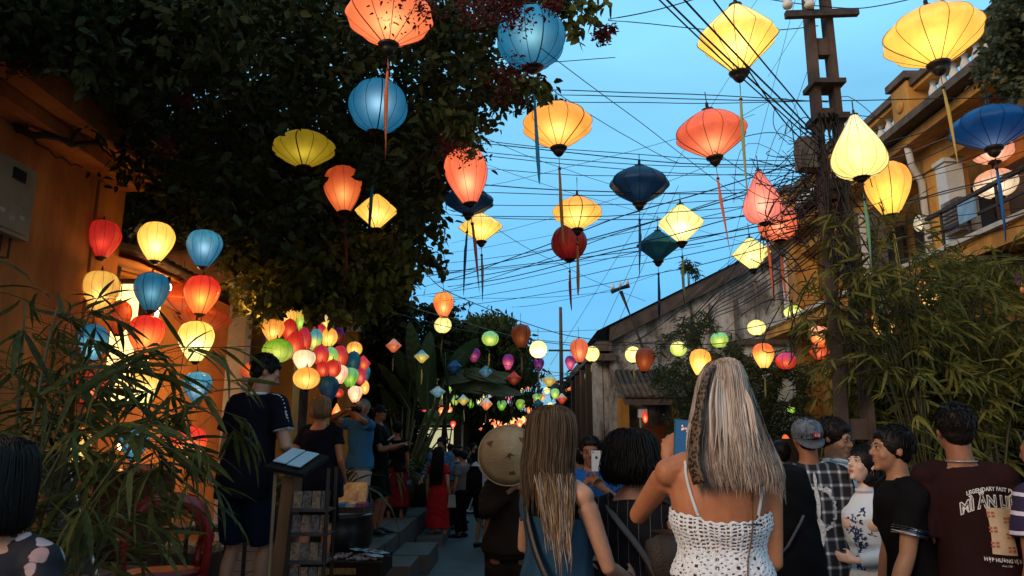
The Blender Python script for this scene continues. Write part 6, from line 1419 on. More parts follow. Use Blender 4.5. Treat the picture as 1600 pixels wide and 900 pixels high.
# crochet shell: fine mesh with real holes
def crochet(p, zl, zh):
    T = TORSO['f']; tz = [t[0] for t in T]; NC, NR = 236, 62; v = []; f = []
    for j in range(NR + 1):
        z = zl + (zh - zl) * j / NR
        for i in range(NC):
            a = 2 * math.pi * i / NC; rx = np.interp(z, tz, [t[1] for t in T]) * p.build + .0075; ry = np.interp(z, tz, [t[2] for t in T]) * p.build + .0085; cy = np.interp(z, tz, [t[3] for t in T])
            dip = (.034 * math.cos(a + math.pi / 2) ** 2 * (1 if math.sin(a) < 0 else -.2)) if True else 0
            zz = z - dip * (j / NR) ** 2 + .0028 * math.sin(i * 2 * math.pi / 8) * (1 if j > NR - 3 or j < 3 else .35)
            zz += .0022 * math.sin(i * .21 + j * .13) + .0012 * math.sin(i * .5 - j * .4); r = .0016 * math.sin(i * .9) * math.sin(j * 1.1); bl_ = .006 * math.sin(j * .16) + .004 * math.sin(a * 5 + j * .05)
            fl_ = .012 * max(0, 1 - j / 14)
            v.append(((rx + r + bl_ + fl_) * math.cos(a), cy + (ry + r + bl_ + fl_) * math.sin(a) + (.02 if math.sin(a) > .3 and z > 1.15 else 0), zz))
    for j in range(NR):
        for i in range(NC):
            hole = False
            if j > 26 and j < NR - 3:      # fan stitch rows: small slanted holes in columns
                c = i % 8; rr = (j + (i // 8) % 2 * 2) % 4; sl = (i % 8) // 3
                hole = (c in (1, 2, 3) and (j - 0) % 4 in (1, 2)) or (c in (5, 6) and (j + 2) % 4 in (0, 1))
            elif j <= 26 and j > 2:       # lower bands with larger eyelets
                c = i % 16; q = j % 8
                hole = (c in (3, 4, 5) and q in (2, 3, 4) and (j // 8) % 1 == 0) or (c in (10, 11) and q in (5,)) or (c in (8,) and q in (4,)) or (c in (12, 13) and q in (2,)) or (c in (0, 15) and q in (6,)) or (c in (7, 8) and q in (7,) )
            if hole and RNG.random() < .07: hole = False
            if not hole: f.append((j * NC + i, j * NC + (i + 1) % NC, (j + 1) * NC + (i + 1) % NC, (j + 1) * NC + i))
    me = bpy.data.meshes.new('crochet_top'); me.from_pydata(v, [], f); me.materials.append(cloth('white crochet cotton', (.66, .66, .68), .2, .12, 60, .9, 300)); me.shade_smooth()
    o = mobj('crochet_top', me, p.root); mo = o.modifiers.new('thickness', 'SOLIDIFY'); mo.thickness = .003; mo.offset = 1; return o
cro = crochet(bw, 1.055, 1.265)
for q in (-1, 1):
    pts = [on_back(bw.body, q * x, z, .003) for x, z in ((.098, 1.25), (.112, 1.30), (.122, 1.35), (.125, 1.39), (.122, 1.415))]
    S_ = Vector((q * .118, .03, 1.437)); pts = curve_pts(pts + [Vector((q * .12, 0, 1.437))], 20)
    b = MB(); b.tube(pts, .0055, 6); b.build('shoulder_strap', CW, bw.root, True)
b = MB(); pts = [on_back(bw.body, x, 1.225 + .0 * x, .004) for x in np.linspace(-.02, .10, 8)]; b.tube(pts, [.016] * 8, 6, flat=.2); b.build('black_band', CB, bw.root, True)
HWD = .90; rg = [(.004, -.02, 1.764, .02, .02), (.004, -.02, 1.755, .040, .06), (.002, -.022, 1.725, .062, .095), (0, -.03, 1.68, .080, .112), (0, -.035, 1.62, .095, .118), (.0, -.045, 1.55, .116, .118), (.004, -.055, 1.48, .128, .112), (.012, -.075, 1.42, .140, .092), (.02, -.09, 1.375, .140, .072), (.024, -.098, 1.345, .13, .058)]
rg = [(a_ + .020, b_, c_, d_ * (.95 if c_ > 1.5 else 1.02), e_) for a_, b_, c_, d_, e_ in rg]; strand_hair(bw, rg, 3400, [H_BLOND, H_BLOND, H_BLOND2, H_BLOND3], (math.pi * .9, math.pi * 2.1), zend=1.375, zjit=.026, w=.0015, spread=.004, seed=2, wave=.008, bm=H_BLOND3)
# gathered upper layer tied back
rg2 = [(.004, -.06, 1.766, .014, .03), (.004, -.065, 1.750, .034, .07), (.002, -.07, 1.70, .048, .086), (0, -.075, 1.62, .056, .092), (.0, -.08, 1.55, .060, .094), (.002, -.085, 1.49, .058, .095), (.004, -.09, 1.455, .05, .09)]
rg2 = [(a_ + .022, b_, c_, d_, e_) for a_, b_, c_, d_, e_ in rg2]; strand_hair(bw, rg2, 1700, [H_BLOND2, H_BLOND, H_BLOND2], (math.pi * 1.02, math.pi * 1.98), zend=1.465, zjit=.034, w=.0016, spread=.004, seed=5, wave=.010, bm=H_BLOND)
for q in range(46):   # loose pale locks of uneven length
    x = RNG.uniform(-.075, .085); z1 = RNG.uniform(1.40, 1.50); y = -.17 - .0 * z1; b_ = [Vector((x * .5, -.14, 1.70)), Vector((x * .9, -.168, 1.62)), Vector((x, -.178 , 1.54)), Vector((x * 1.1 + RNG.normal(0, .006), -.176, z1))]
    if q == 0: lk = MB()
    lk.tube(curve_pts(b_, 12), [.002, .003, .004, .0045, .005, .005, .005, .0045, .004, .003, .002, .001, .0005][:len(curve_pts(b_, 12))], 4, cap=False, flat=.5)
lk.build('hair_lock_layer', H_BLOND2, bw.root, True, kind='stuff')
def leopard():
    t = NT('leopard print silk'); c = t.coord(); v = t.n('ShaderNodeTexVoronoi'); v.inputs['Scale'].default_value = 95; t.l(c, v.inputs[0]); n = t.noise(140, 2, .5, c)
    d = t.math('ADD', v.outputs['Distance'], t.math('MULTIPLY', n, .25)); col = t.ramp(d, [(.20, (.06, .03, .016)), (.32, (.008, .005, .004)), (.54, (.010, .007, .005)), (.70, (.12, .07, .04))])
    t.bsdf(col, .5, t.bump(n, .2, .004)); return t.m
LEO = leopard()
b = MB(); b.tube(curve_pts([(-.022, -.10, 1.738), (-.062, -.125, 1.69), (-.092, -.140, 1.60), (-.112, -.150, 1.50), (-.124, -.160, 1.42), (-.112, -.165, 1.355)], 20), [.008] + [.014] * 4 + [.018] * 5 + [.023] * 7 + [.026] * 6, 8, flat=.22); b.build('leopard_scarf_tail', LEO, bw.root, True)
b = MB(); b.tube(curve_pts([(.060, -.10, 1.735), (.094, -.115, 1.66), (.122, -.125, 1.55), (.150, -.12, 1.46), (.180, -.10, 1.375)], 20), [.007] * 8 + [.010] * 12 + [.008] * 6, 8, flat=.3); b.build('leopard_scarf_tail', LEO, bw.root, True)
# chain shoulder strap: alternating links
cpts = curve_pts([on_back(bw.body, .088, 1.36, .006), on_back(bw.body, .078, 1.30, .006), on_back(cro, .070, 1.235, .008), on_back(cro, .060, 1.18, .008), on_back(cro, .048, 1.12, .008), on_back(cro, .036, 1.06, .008), Vector((.028, -.135, 1.0)), Vector((.01, -.14, .93))], 96)
b = MB()
for i in range(len(cpts) - 1):
    a0, a1 = cpts[i], cpts[i + 1]; d = (a1 - a0).normalized(); sd_ = d.cross(Vector((0, 1, 0))).normalized() if i % 2 else Vector((0, 1, 0)); c = (a0 + a1) / 2
    b.tube([c + d * .0048 * math.cos(t) + sd_ * .0030 * math.sin(t) for t in np.linspace(0, 2 * math.pi, 8)], .0010, 3, cap=False)
b.build('bag_chain', M_GOLD, bw.root, kind='stuff')
ph_ = empty('phone', bw.root.location + Vector((bw.Wr['L'].x * bw.s + .058, bw.Wr['L'].y * bw.s - .005, (bw.Wr['L'].z + .10) * bw.s)), .10); tag(ph_, 'phone with blue lit screen held up by the blonde woman', 'phone')
ph_.rotation_euler = (-.12, .12, .1)
b = MB(); b.box((0, 0, 0), (.074, .008, .150)); b.build('phone_case', mat('teal phone case', (.04, .10, .13), .4, .1), ph_); b = MB(); b.box((0, -.0045, 0), (.066, .002, .138)); b.build('phone_screen', M_SCREEN, ph_)
b = MB(); [b.box((RNG.uniform(-.026, .026), -.006, RNG.uniform(-.05, .05)), (.006, .001, .008)) for _ in range(9)]; b.build('screen_image', plain_emit('pink picture', (.7, .35, .25), .6), ph_, kind='stuff')

# ================= long haired woman in denim pinafore
lw = person('woman with long brown to blonde hair, denim pinafore over a black vest, seen from behind', 868, 637, 3.15, 0, -.85, 'f', skin=SK_FAIR, voxel=.009, armL=(-.10, .25, 1.10), poleL=(-1, -.4, -.5), armR=(.13, .30, 1.03), poleR=(.6, -1, -.2), head=(.25, -.05), hands={'R': dict(d=(-.3, 1, .1), n=(-1, 0, 0), thumb=(0, 0, 1), curl=.6)}, build=.98, sh_w=1.05)
ds = top(lw, CDEN, .95, 1.30, 0, .022, 'denim_pinafore', loose=.03, wr=.006, skirt=(.55, .26, .22))
vs_ = top(lw, CB, 1.10, 1.405, 0, .010, 'black_vest', wr=.002)
for q in (-1, 1):
    b = MB(); b.tube(curve_pts([(q * .07, -.125, 1.28), (q * .085, -.115, 1.38), (q * .09, -.03, 1.435), (q * .08, .08, 1.38), (q * .07, .13, 1.28)], 16), [.024] * 18, 6, flat=.2); b.build('pinafore_strap', CDEN, lw.root, True)
b = MB(); b.tube(curve_pts([(-.09, .0, 1.45), (-.06, -.12, 1.36), (.03, -.155, 1.18), (.13, -.14, 1.02), (.2, -.08, .92)], 20), [.014] * 21, 6, flat=.3); b.build('bag_strap', M_LEATH, lw.root, True)
rg = long_rings(zb=1.10, wid=1.0, back=.03); rg = [(cx + max(0, 1.5 - z) * .25, cy, z, rx * (1 if z > 1.4 else 1 - (1.4 - z) * .8), ry) for cx, cy, z, rx, ry in rg]
strand_hair(lw, [r for r in rg if r[2] > 1.40], 1300, [H_BROWN, H_BROWN, hairmat('mid brown hair', (.09, .055, .03), (.18, .115, .065))], (math.pi * .85, math.pi * 2.15), zend=1.42, zjit=.05, w=.0024, spread=.006, seed=1, bm=H_BROWN)
strand_hair(lw, rg, 300, [H_DBLOND, H_BLOND, H_DBLOND], (math.pi * 1.60, math.pi * 2.12), zend=1.29, zjit=.08, w=.0022, spread=.010, seed=4, frac=(.42, 1), base=False, wave=.014)
b = MB(); w_ = lw.Wr['R']; b.tube([w_ + Vector((math.cos(t) * .024, .0, math.sin(t) * .024)) for t in np.linspace(0, 2 * math.pi, 14)], .003, 5); b.build('bracelet', M_LEATH, lw.root, True)
# ================= black bob woman in striped top
def stripes(name, base, line, per, wd, axis='X', rough=.85):
    t = NT(name); c = t.coord(); sp = t.n('ShaderNodeSeparateXYZ'); t.l(c, sp.inputs[0]); n = t.noise(4, 3, .5); x = t.math('ADD', sp.outputs[axis], t.math('MULTIPLY', n, .03))
    m_ = t.math('LESS_THAN', t.math('FRACT', t.math('MULTIPLY', x, 1 / per)), wd / per); t.bsdf(t.mix(m_, base, line), rough, t.bump(t.noise(8, 4, .6), .4, .02)); return t.m
sw = person('woman with black wavy bob in sleeveless black top with thin white stripes', 986, 676, 3.4, 0, -.25, 'f', skin=SK_FAIR, voxel=.01, armR=(.15, .3, 1.15), armL=(-.19, .10, .88), poleL=(-1, -.6, 0), build=1.12, sh_w=1.05)
top(sw, stripes('striped black cloth', (.007, .005, .006), (.13, .11, .11), .050, .0030), .9, 1.43, .08, .014, 'striped_top', loose=.03)
bottoms(sw, CB, .1)
rg = [(0, -.02, 1.775, .03, .03), (0, -.02, 1.762, .075, .08), (0, -.02, 1.72, .108, .115), (0, -.022, 1.64, .128, .130), (0, -.03, 1.58, .134, .130), (0, -.035, 1.545, .13, .115), (0, -.035, 1.52, .115, .10), (0, -.035, 1.505, .09, .08)]
strand_hair(sw, rg, 700, [H_BLACK], (math.pi * .8, math.pi * 2.2), zend=1.515, zjit=.014, w=.003, spread=.008, wave=.03)
b = MB(); b.tube(curve_pts([(-.13, .0, 1.42), (-.08, -.12, 1.36), (.05, -.14, 1.2), (.16, -.1, 1.0)], 16), [.018] * 17, 6, flat=.25); b.build('bag_strap', mat('taupe webbing', (.12, .09, .08), .8), sw.root, True)
# brown shoulder bag and white earbud case at her side
bag = empty('shoulder_bag', P(1036, 868, 3.3)); bag.scale = (.55, .6, .62); tag(bag, 'dark brown leather shoulder bag between the striped top and the blonde woman', 'bag')
b = MB(); b.tube([(0, 0, .17), (0, 0, .1), (0, 0, -.1), (0, 0, -.2)], [(.10, .05), (.15, .08), (.16, .09), (.12, .06)], 16); b.build('bag_body', mat('brown leather', (.05, .028, .018), .45, .4, 12, .4), bag, True); b = MB(); b.tube(curve_pts([(-.13, 0, .12), (-.10, 0, .30), (0, 0, .36), (.10, 0, .30), (.13, 0, .12)], 16), .009, 6); b.build('bag_handle', M_LEATH, bag, True)
# ================= cap man in plaid shirt
def plaid():
    t = NT('black plaid flannel'); c = t.coord(); sp = t.n('ShaderNodeSeparateXYZ'); t.l(c, sp.inputs[0])
    def band(axis, per, wd, o=0): 
        x = t.math('FRACT', t.math('ADD', t.math('MULTIPLY', sp.outputs[axis], 1 / per), o)); return t.math('SUBTRACT', 1, t.math('MULTIPLY', t.math('ABSOLUTE', t.math('SUBTRACT', x, .5)), per / wd), True)
    a = t.math('ADD', band('X', .062, .012), band('Z', .075, .012, .3)); a = t.math('ADD', t.math('MULTIPLY', a, .30), t.math('MULTIPLY', t.math('MULTIPLY', band('X', .062, .012), band('Z', .075, .012, .3)), .9)); n = t.noise(70, 3, .6)
    col = t.mix(t.math('MULTIPLY', a, t.math('ADD', t.math('MULTIPLY', n, .8), .5), True), (.012, .013, .018), (.55, .58, .62)); t.bsdf(col, .9, t.bump(t.noise(7, 4, .6), .5, .02)); return t.m
cm = person('man in washed grey cap and black plaid shirt with white back print', 1258, 655, 4.4, 0, -.12, 'm', skin=SK_DARK, armR=(.215, .12, .90), armL=(-.215, .12, .90), voxel=.011, build=.96)
pl = top(cm, plaid(), .82, 1.48, 1.85, .014, 'plaid_shirt', loose=.03, wr=.005)
bottoms(cm, CB, .09); short_hair(cm, H_BLACK)
WP = mat('cracked white print', (.50, .50, .52), .8, .5, 60, .1)
R0 = .105; pts = []; fcs = []
nr = 60
for i in range(nr + 1):
    a = 2 * math.pi * i / nr; j = .006 * math.sin(i * 2.7) + .003 * math.sin(i * 5.1)
    pts += [((R0 - .007 + j) * math.cos(a), 1.23 + (R0 - .007 + j) * 1.15 * math.sin(a)), ((R0 + .008 + j) * math.cos(a), 1.23 + (R0 + .008 + j) * 1.15 * math.sin(a))]
fcs = [(2 * i, 2 * i + 1, 2 * i + 3, 2 * i + 2) for i in range(nr) if i % 10 != 4]
deco(cm, pts, fcs, WP, 'ring_print', pl)
prof = [(.003, 1.44), (.010, 1.40), (.006, 1.36), (.012, 1.32), (.016, 1.26), (.010, 1.20), (.006, 1.18), (.030, 1.15), (.034, 1.10), (.016, 1.04), (.002, 1.00)]
pts = []; 
for wd_, z in prof: pts += [(-wd_, z), (wd_, z)]
deco(cm, pts, [(2 * i, 2 * i + 1, 2 * i + 3, 2 * i + 2) for i in range(len(prof) - 1)], WP, 'dagger_print', pl, off=.006)
for q in (-1, 1):
    pp = [(q * .04, 1.345), (q * .06, 1.36), (q * .09, 1.34), (q * .085, 1.31), (q * .06, 1.33), (q * .045, 1.325)]; deco(cm, pp, [(0, 1, 5), (1, 4, 5), (1, 2, 4), (2, 3, 4)], WP, 'horn_print', pl, off=.006)
cap = MB(); cp_ = MB()
cp_.ell((0, -.018, .045), (.092, .108, .085), nu=20, nv=12); cp_.tube([(0, -.02, .0), (0, -.02, .035)], [(.088, .104), (.092, .108)], 20)
h2 = MB(); mb_add(h2, cp_, cm.HM); CAPM = mat('washed denim cap', (.10, .115, .14), .85, .75, 26, .3)
capo = remesh(h2, .006, 'cap', CAPM, 2, cm.root); brim = MB()
bpts = [(math.sin(t) * .082, -.075 - math.cos(t) * .075, .0 - .055 * math.cos(t) ** 1.0) for t in np.linspace(-1.5, 1.5, 13)]
bb_ = MB(); n = len(bpts)
for (x, y, z) in bpts: bb_.v += [(x * .98, -.075 + (y + .075) * .25, .004), (x, y, z), (x, y, z - .004), (x * .98, -.075 + (y + .075) * .25, -.001)]
for i in range(n - 1):
    for k in range(4): bb_.f.append((i * 4 + k, i * 4 + (k + 1) % 4, (i + 1) * 4 + (k + 1) % 4, (i + 1) * 4 + k))
h3 = MB(); mb_add(h3, bb_, cm.HM); h3.build('cap_brim', mat('grey cap brim', (.075, .078, .09), .85, .3, 30, .2), capo, True)
lg = MB(); lg.box((.028, -.123, .022), (.036, .012, .026), rz=.25); h4 = MB(); mb_add(h4, lg, cm.HM); h4.build('red_patch', mat('red patch', (.42, .03, .03), .7), capo)
v_, f_ = text_mesh('LUJ', .022); me = bpy.data.meshes.new('patch_lettering'); 
Mx = cm.HM @ Matrix.Translation((.030, -.1300, .014)) @ Matrix.Rotation(.25, 4, 'Z') @ Matrix.Rotation(math.pi / 2, 4, 'X'); me.from_pydata([tuple(Mx @ Vector((x, y, 0))) for x, y in v_], [], f_); me.materials.append(CW); mobj('patch_lettering', me, capo)
# large black backpack in front of him (dark mass right of the blonde woman)
bk = empty('black_backpack', P(1228, 812, 3.4)); tag(bk, 'large plain black backpack with diagonal strap between the blonde woman and plaid shirt', 'backpack')
b = MB(); b.tube([(-.01, 0, .245), (-.01, 0, .22), (-.01, 0, .1), (.0, 0, -.15), (.02, 0, -.42), (.03, 0, -.6)], [(.07, .04), (.115, .09), (.135, .12), (.15, .14), (.17, .15), (.17, .12)], 20); remesh(b, .012, 'pack_body', cloth('black nylon', (.005, .0042, .005), .4), 3, bk, disp=wrinkle(.006, 26, 3))
b = MB(); b.tube([(-.12, -.12, -.18), (-.05, -.145, -.09), (.01, -.14, .0), (.03, -.13, .03)], .006, 6); b.build('pack_strap', mat('grey webbing', (.09, .08, .08), .8), bk, True)
# ================= man with glasses
gm = person('young man with round glasses and white collar looking down to the right', 1302, 656, 4.6, 0, math.pi + .72, 'm', skin=SK_ASIA, voxel=.008, face=True, head=(.05, -.18), armR=(.2, .2, .95))
top(gm, CW, .9, 1.50, .6, .02, 'white_shirt'); bottoms(gm, CB, .09); short_hair(gm, H_BLACK, .010, True)
col_ = MB(); col_.tube([gm.off(1.48) + Vector((.074 * math.cos(t), -.005 + .07 * math.sin(t), 1.490 + .012 * math.cos(t))) for t in np.linspace(0, 2 * math.pi, 20)], [.012] * 20, 8); col_.build('collar', CW, gm.root, True)
gl = MB()
for q in (-1, 1):
    gl.tube([(q * .031 + .021 * math.cos(t), .100, .003 + .019 * math.sin(t)) for t in np.linspace(0, 2 * math.pi, 17)], .0012, 5); gl.tube([(q * .052, .099, .007), (q * .074, .06, .008), (q * .078, -.01, .004)], .0011, 5)
gl.tube([(-.011, .101, .006), (0, .103, .009), (.011, .101, .006)], .0011, 5)
ge = empty('glasses', gm.root.location, gm.root.rotation_euler[2]); ge.scale = gm.root.scale; tag(ge, 'thin round wire glasses worn by the young man with a white collar', 'glasses')
h5 = MB(); mb_add(h5, gl, gm.HM); h5.build('wire_frame', M_IRON, ge, True)
for q in (-1, 1):
    b = MB(); b.lathe([(.001, -.0004), (.0195, -.0004), (.0195, .0004), (.001, .0004)], seg=16); h6 = MB(); mb_add(h6, b, gm.HM @ Matrix.Translation((q * .031, .1005, .003)) @ Matrix.Rotation(math.pi / 2, 4, 'X'))
    t = NT('glass lens'); gg_ = t.n('ShaderNodeBsdfTransparent'); g2_ = t.n('ShaderNodeBsdfGlossy'); g2_.inputs['Roughness'].default_value = .02; mx = t.n('ShaderNodeMixShader'); mx.inputs[0].default_value = .07; t.l(gg_.outputs[0], mx.inputs[1]); t.l(g2_.outputs[0], mx.inputs[2]); t.l(mx.outputs[0], t.out.inputs[0]); h6.build('lens', t.m, ge, True)
# ================= woman in blue and white ao dai
def aodai():
    t = NT('pale blue tunic silk'); c = t.coord(); sp = t.n('ShaderNodeSeparateXYZ'); t.l(c, sp.inputs[0])
    z = sp.outputs['Z']; g_ = t.n('ShaderNodeMapRange'); t.l(z, g_.inputs[0]); g_.inputs[1].default_value = .8; g_.inputs[2].default_value = 1.25
    base = t.mix(g_.outputs[0], (.26, .42, .58), (.60, .64, .70)); t.bsdf(base, .5, t.bump(t.noise(6, 4, .6), .3, .02), spec=.4); return t.m
aw_ = person('woman in pale blue long tunic with dark blue floral print, face turned up in profile', 1345, 698, 4.3, 0, math.pi / 2 + .75, 'f', skin=SK_PALE, voxel=.008, face=True, lips=M_LIPR, head=(-.38, .30), armL=(.02, .19, 1.06), poleL=(-1, -.3, -.6), armR=(.24, .05, .85), hands={'L': dict(d=(1, .25, .15), n=(0, -1, .2), thumb=(0, 0, 1), curl=.25)})
tu = top(aw_, aodai(), .90, 1.455, 1.9, .010, 'tunic', wr=.003, skirt=(.30, .20, .16), fl=.004)
b = MB(); b.tube([Vector((.052 * math.cos(t), -.008 + .052 * math.sin(t), 1.475)) for t in np.linspace(0, 2 * math.pi, 18)], [.014] * 18, 8); b.build('tunic_collar', cloth('collar silk', (.5, .56, .64)), aw_.root, True)
bottoms(aw_, CW, .06, infl=.02)
BLU = mat('indigo floral print', (.012, .035, .12), .7, .4, 40, .05)
fr2 = random.Random(11); pts = []; fcs = []
def petal(x, z, a, L_, wd_):
    n = len(pts); pts.extend([(x, z), (x + math.cos(a) * L_ * .5 - math.sin(a) * wd_, z + math.sin(a) * L_ * .5 + math.cos(a) * wd_), (x + math.cos(a) * L_, z + math.sin(a) * L_), (x + math.cos(a) * L_ * .5 + math.sin(a) * wd_, z + math.sin(a) * L_ * .5 - math.cos(a) * wd_)]); fcs.append((n, n + 1, n + 2, n + 3))
for i in range(190):
    z = fr2.uniform(.55, 1.38); k = max(0, (z - 1.08)); x = .02 + fr2.gauss(0, .010 + .14 * k) - k * .10 * 0
    if z > 1.30 and fr2.random() < .3: continue
    for q in range(3): petal(x, z, fr2.uniform(0, 6.28), fr2.uniform(.012, .030), fr2.uniform(.003, .007))
# print is on the front (+Y side)
bv = BV(tu); vs = []
for (x, z) in pts:
    h = bv.ray_cast(Vector((x, .8, z)), Vector((0, -1, 0))); vs.append(tuple((h[0] if h[0] is not None else Vector((x, .1, z))) + Vector((0, .0035, 0))))
me = bpy.data.meshes.new('floral_print'); me.from_pydata(vs, [], fcs); me.materials.append(BLU); o = mobj('floral_print', me, aw_.root); o['kind'] = 'stuff'
short_hair(aw_, H_BLACK, .012, False, back=.035); b = MB(); b.ell((0, -.115, .0), (.055, .05, .055)); h7 = MB(); mb_add(h7, b, aw_.HM); remesh(h7, .008, 'hair_bun', H_BLACK, 1, aw_.root)
b = MB(); b.tube([(-.08 + 0 * t, -.006 + .012 * math.sin(t), -.05 + .014 * math.cos(t)) for t in np.linspace(0, 2 * math.pi, 12)], .0012, 5); h8 = MB(); mb_add(h8, b, aw_.HM); h8.build('hoop_earring', M_GOLD, aw_.root, True)
# ================= man in black tee with striped cuffs, profile left
pm_ = person('man in black T-shirt with blue and white striped cuffs, seen in left profile with watch', 1413, 668, 3.7, 0, math.pi / 2 - .12, 'm', skin=SK_ASIA, voxel=.008, face=True, lean=(0, .12), head=(.12, .10), armL=(-.20, .24, .86), poleL=(-.3, -1, 0), build=.98, armR=(.3, .1, .84))
ts = top(pm_, CB, .86, 1.475, .62, .020, 'black_tshirt', loose=.01, wr=.006); bottoms(pm_, CDEN, .09)
for nm in 'L':
    S, E = pm_.S[nm], pm_.E[nm]; d = (E - S).normalized()
    for k, (m_, o_) in enumerate(((CW, .575), (cloth('blue rib knit', (.06, .16, .42)), .615), (CW, .655))):
        c = S.lerp(E, o_); b = MB(); b.tube([c - d * .005, c + d * .005], [.0835, .0835], 22); b.build('cuff_stripe', m_, ts, True)
short_hair(pm_, H_BLACK, .008, True, Lt=.05, tufts=420)
w_ = pm_.Wr['L']; d = (w_ - pm_.E['L']).normalized(); wt = empty('wristwatch', (0, 0, 0)); wt.parent = None; wt.matrix_world = Matrix.Translation(pm_.root.location) @ Matrix.Rotation(pm_.root.rotation_euler[2], 4, 'Z') @ Matrix.Scale(pm_.s, 4) @ Matrix.Translation(w_ - d * .015); tag(wt, 'dark wristwatch on the wrist of the man with striped cuffs', 'watch')
b = MB(); b.tube([d * -.012, d * .012], [.031, .031], 16); b.build('watch_strap', M_LEATH, wt, True); b = MB(); b.tube([Vector((-.028, 0, 0)), Vector((-.038, 0, 0))], [.019, .018], 16); b.build('watch_case', mat('steel', (.4, .4, .4), .3, .1, 10, 0, metal=.9), wt, True)
# ================= man in brown tee with print
bm_ = person('man seen from behind in dark brown T-shirt with cream instant noodle print', 1504, 634, 3.5, 0, -.30, 'm', lean=(-.07, 0), skin=SK_DARK, voxel=.010, armL=(-.215, .10, .86), armR=(.215, .10, .86), build=.88, sh_w=.97, head=(.1, -.02))
bt_ = top(bm_, CBR, .84, 1.475, .90, .016, 'brown_tshirt', loose=.035, wr=.005, fl=.018); bottoms(bm_, CB, .09)
short_hair(bm_, H_BLACK, .004, False, tufts=500)
b = MB(); b.tube([bm_.off(1.48) + Vector((.066 * math.cos(t), -.012 + .066 * math.sin(t), 1.492)) for t in np.linspace(0, 2 * math.pi, 22)], [.004] * 22, 5); b.build('neck_chain', mat('silver', (.4, .38, .36), .4, .1, 30, metal=.7), bm_.root, True)
CRM = mat('cream print', (.52, .36, .22), .75, .12, 30, .05); INKW = mat('off white print', (.62, .58, .54), .8, .1, 30, 0); INKR = mat('faded red print', (.40, .10, .06), .8, .2, 60, 0); INKK = mat('shirt brown ink', (.02, .008, .008), .8, .2)
cx0 = .055
def arch(x, y, z0=1.30, k=1.1, sk=0): return (cx0 + x * 1.02, z0 + y - k * (x * x) * 2.6)
v_, f_ = text_mesh('LEGENDARY FAST PHO', .0215, lambda x, y: (cx0 + x, 1.365 + y * 1.15 - 1.8 * x * x), offset=.0006); deco(bm_, v_, f_, INKW, 'small_lettering', bt_)
v_, f_ = text_mesh('MÌ ĂN LIỀN', .058, lambda x, y: (cx0 + x * .96, 1.296 + y * 1.20 - 1.7 * x * x), offset=.0035); deco(bm_, v_, f_, INKW, 'outlined_lettering', bt_)
v_, f_ = text_mesh('MÌ ĂN LIỀN', .058, lambda x, y: (cx0 + x * .96, 1.296 + y * 1.20 - 1.7 * x * x), offset=-.0008); deco(bm_, v_, f_, INKK, 'lettering_fill', bt_, off=.0062)
pt, fc_ = grid_patch(-.052, .060, 1.095, 1.292, 10, 16, lambda x, z: (cx0 + .012 + x * (1 - .10 * math.sin((z - 1.095) / .197 * math.pi)) , z - .10 * (x + .05) * (1 - (z - 1.095) / .197 * .5)))
deco(bm_, pt, fc_, CRM, 'noodle_pack_print', bt_, off=.005)
pts = []; fcs = []
for (x, z) in ((-.036, 1.262), (.034, 1.236), (-.036, 1.198), (.034, 1.170), (-.036, 1.134), (.034, 1.112)):
    for (a, b_) in ((-.010, .008), (.010, .008), (-.010, -.007), (.010, -.007)):
        n = len(pts); X = cx0 + .012 + x + a; Z = z + b_; pts += [(X - .007, Z - .0045), (X + .007, Z - .0045), (X + .007, Z + .0045), (X - .007, Z + .0045)]; fcs.append((n, n + 1, n + 2, n + 3))
deco(bm_, pts, fcs, INKR, 'red_motifs', bt_, off=.0075)['kind'] = 'stuff'
v_, f_ = text_mesh('HỢP HƯƠNG VỊ BÒ', .020, lambda x, y: (cx0 + .014 + x, 1.058 + y * 1.1 - .1 * x), offset=.0006); deco(bm_, v_, f_, INKW, 'lower_lettering', bt_)
v_, f_ = text_mesh('since 1989', .011, lambda x, y: (cx0 + .016 + x, 1.040 + y - .1 * x)); deco(bm_, v_, f_, INKW, 'tiny_lettering', bt_)
# ================= man at right edge, striped shirt
em = person('man cut by the right edge in a dark shirt with white and purple stripes', 1624, 668, 3.4, 0, .5, 'm', skin=SK_DARK, voxel=.012)
top(em, stripes('purple white striped jersey', (.022, .012, .04), (.55, .50, .60), .085, .018, 'Z'), .85, 1.47, .6, .02, 'striped_jersey'); bottoms(em, CB, .09); short_hair(em, H_BLACK)
# ================= phone man facing the camera
fm = person('man in blue shirt facing the camera and holding up a white phone', 922, 683, 5.6, 0, math.pi - .12, 'm', skin=SK_DARK, voxel=.010, face=True, armR=(.03, .24, 1.40), armL=(-.10, .25, 1.36), poleR=(1, .1, -1.2), poleL=(-1, .1, -1.2), hands={'R': dict(d=(-.8, .2, .6), n=(-.2, 1, 0), thumb=(0, 0, 1), curl=.8), 'L': dict(d=(.85, .2, .45), n=(.2, 1, 0), thumb=(0, 0, 1), curl=.8)}, head=(0, -.1))
top(fm, CBL, .88, 1.475, .5, .02, 'blue_shirt'); bottoms(fm, CB, .09); short_hair(fm, H_BLACK, .004)
ph2 = empty('phone', P(932, 722, 5.28), .1); ph2.location.z = P(932, 720, 5.30).z; tag(ph2, 'white phone with round logo held by the man in blue facing the camera', 'phone'); b = MB(); b.box((0, 0, 0), (.070, .009, .140), taper=1); b.build('phone_back', M_PHONEB, ph2)
b = MB(); b.ell((0, -.005, .022), (.009, .001, .010)); b.build('round_logo', M_BLACK, ph2, True); b = MB(); b.ell((-.024, -.005, .058), (.005, .002, .005)); b.build('camera_lens', M_BLACK, ph2, True)
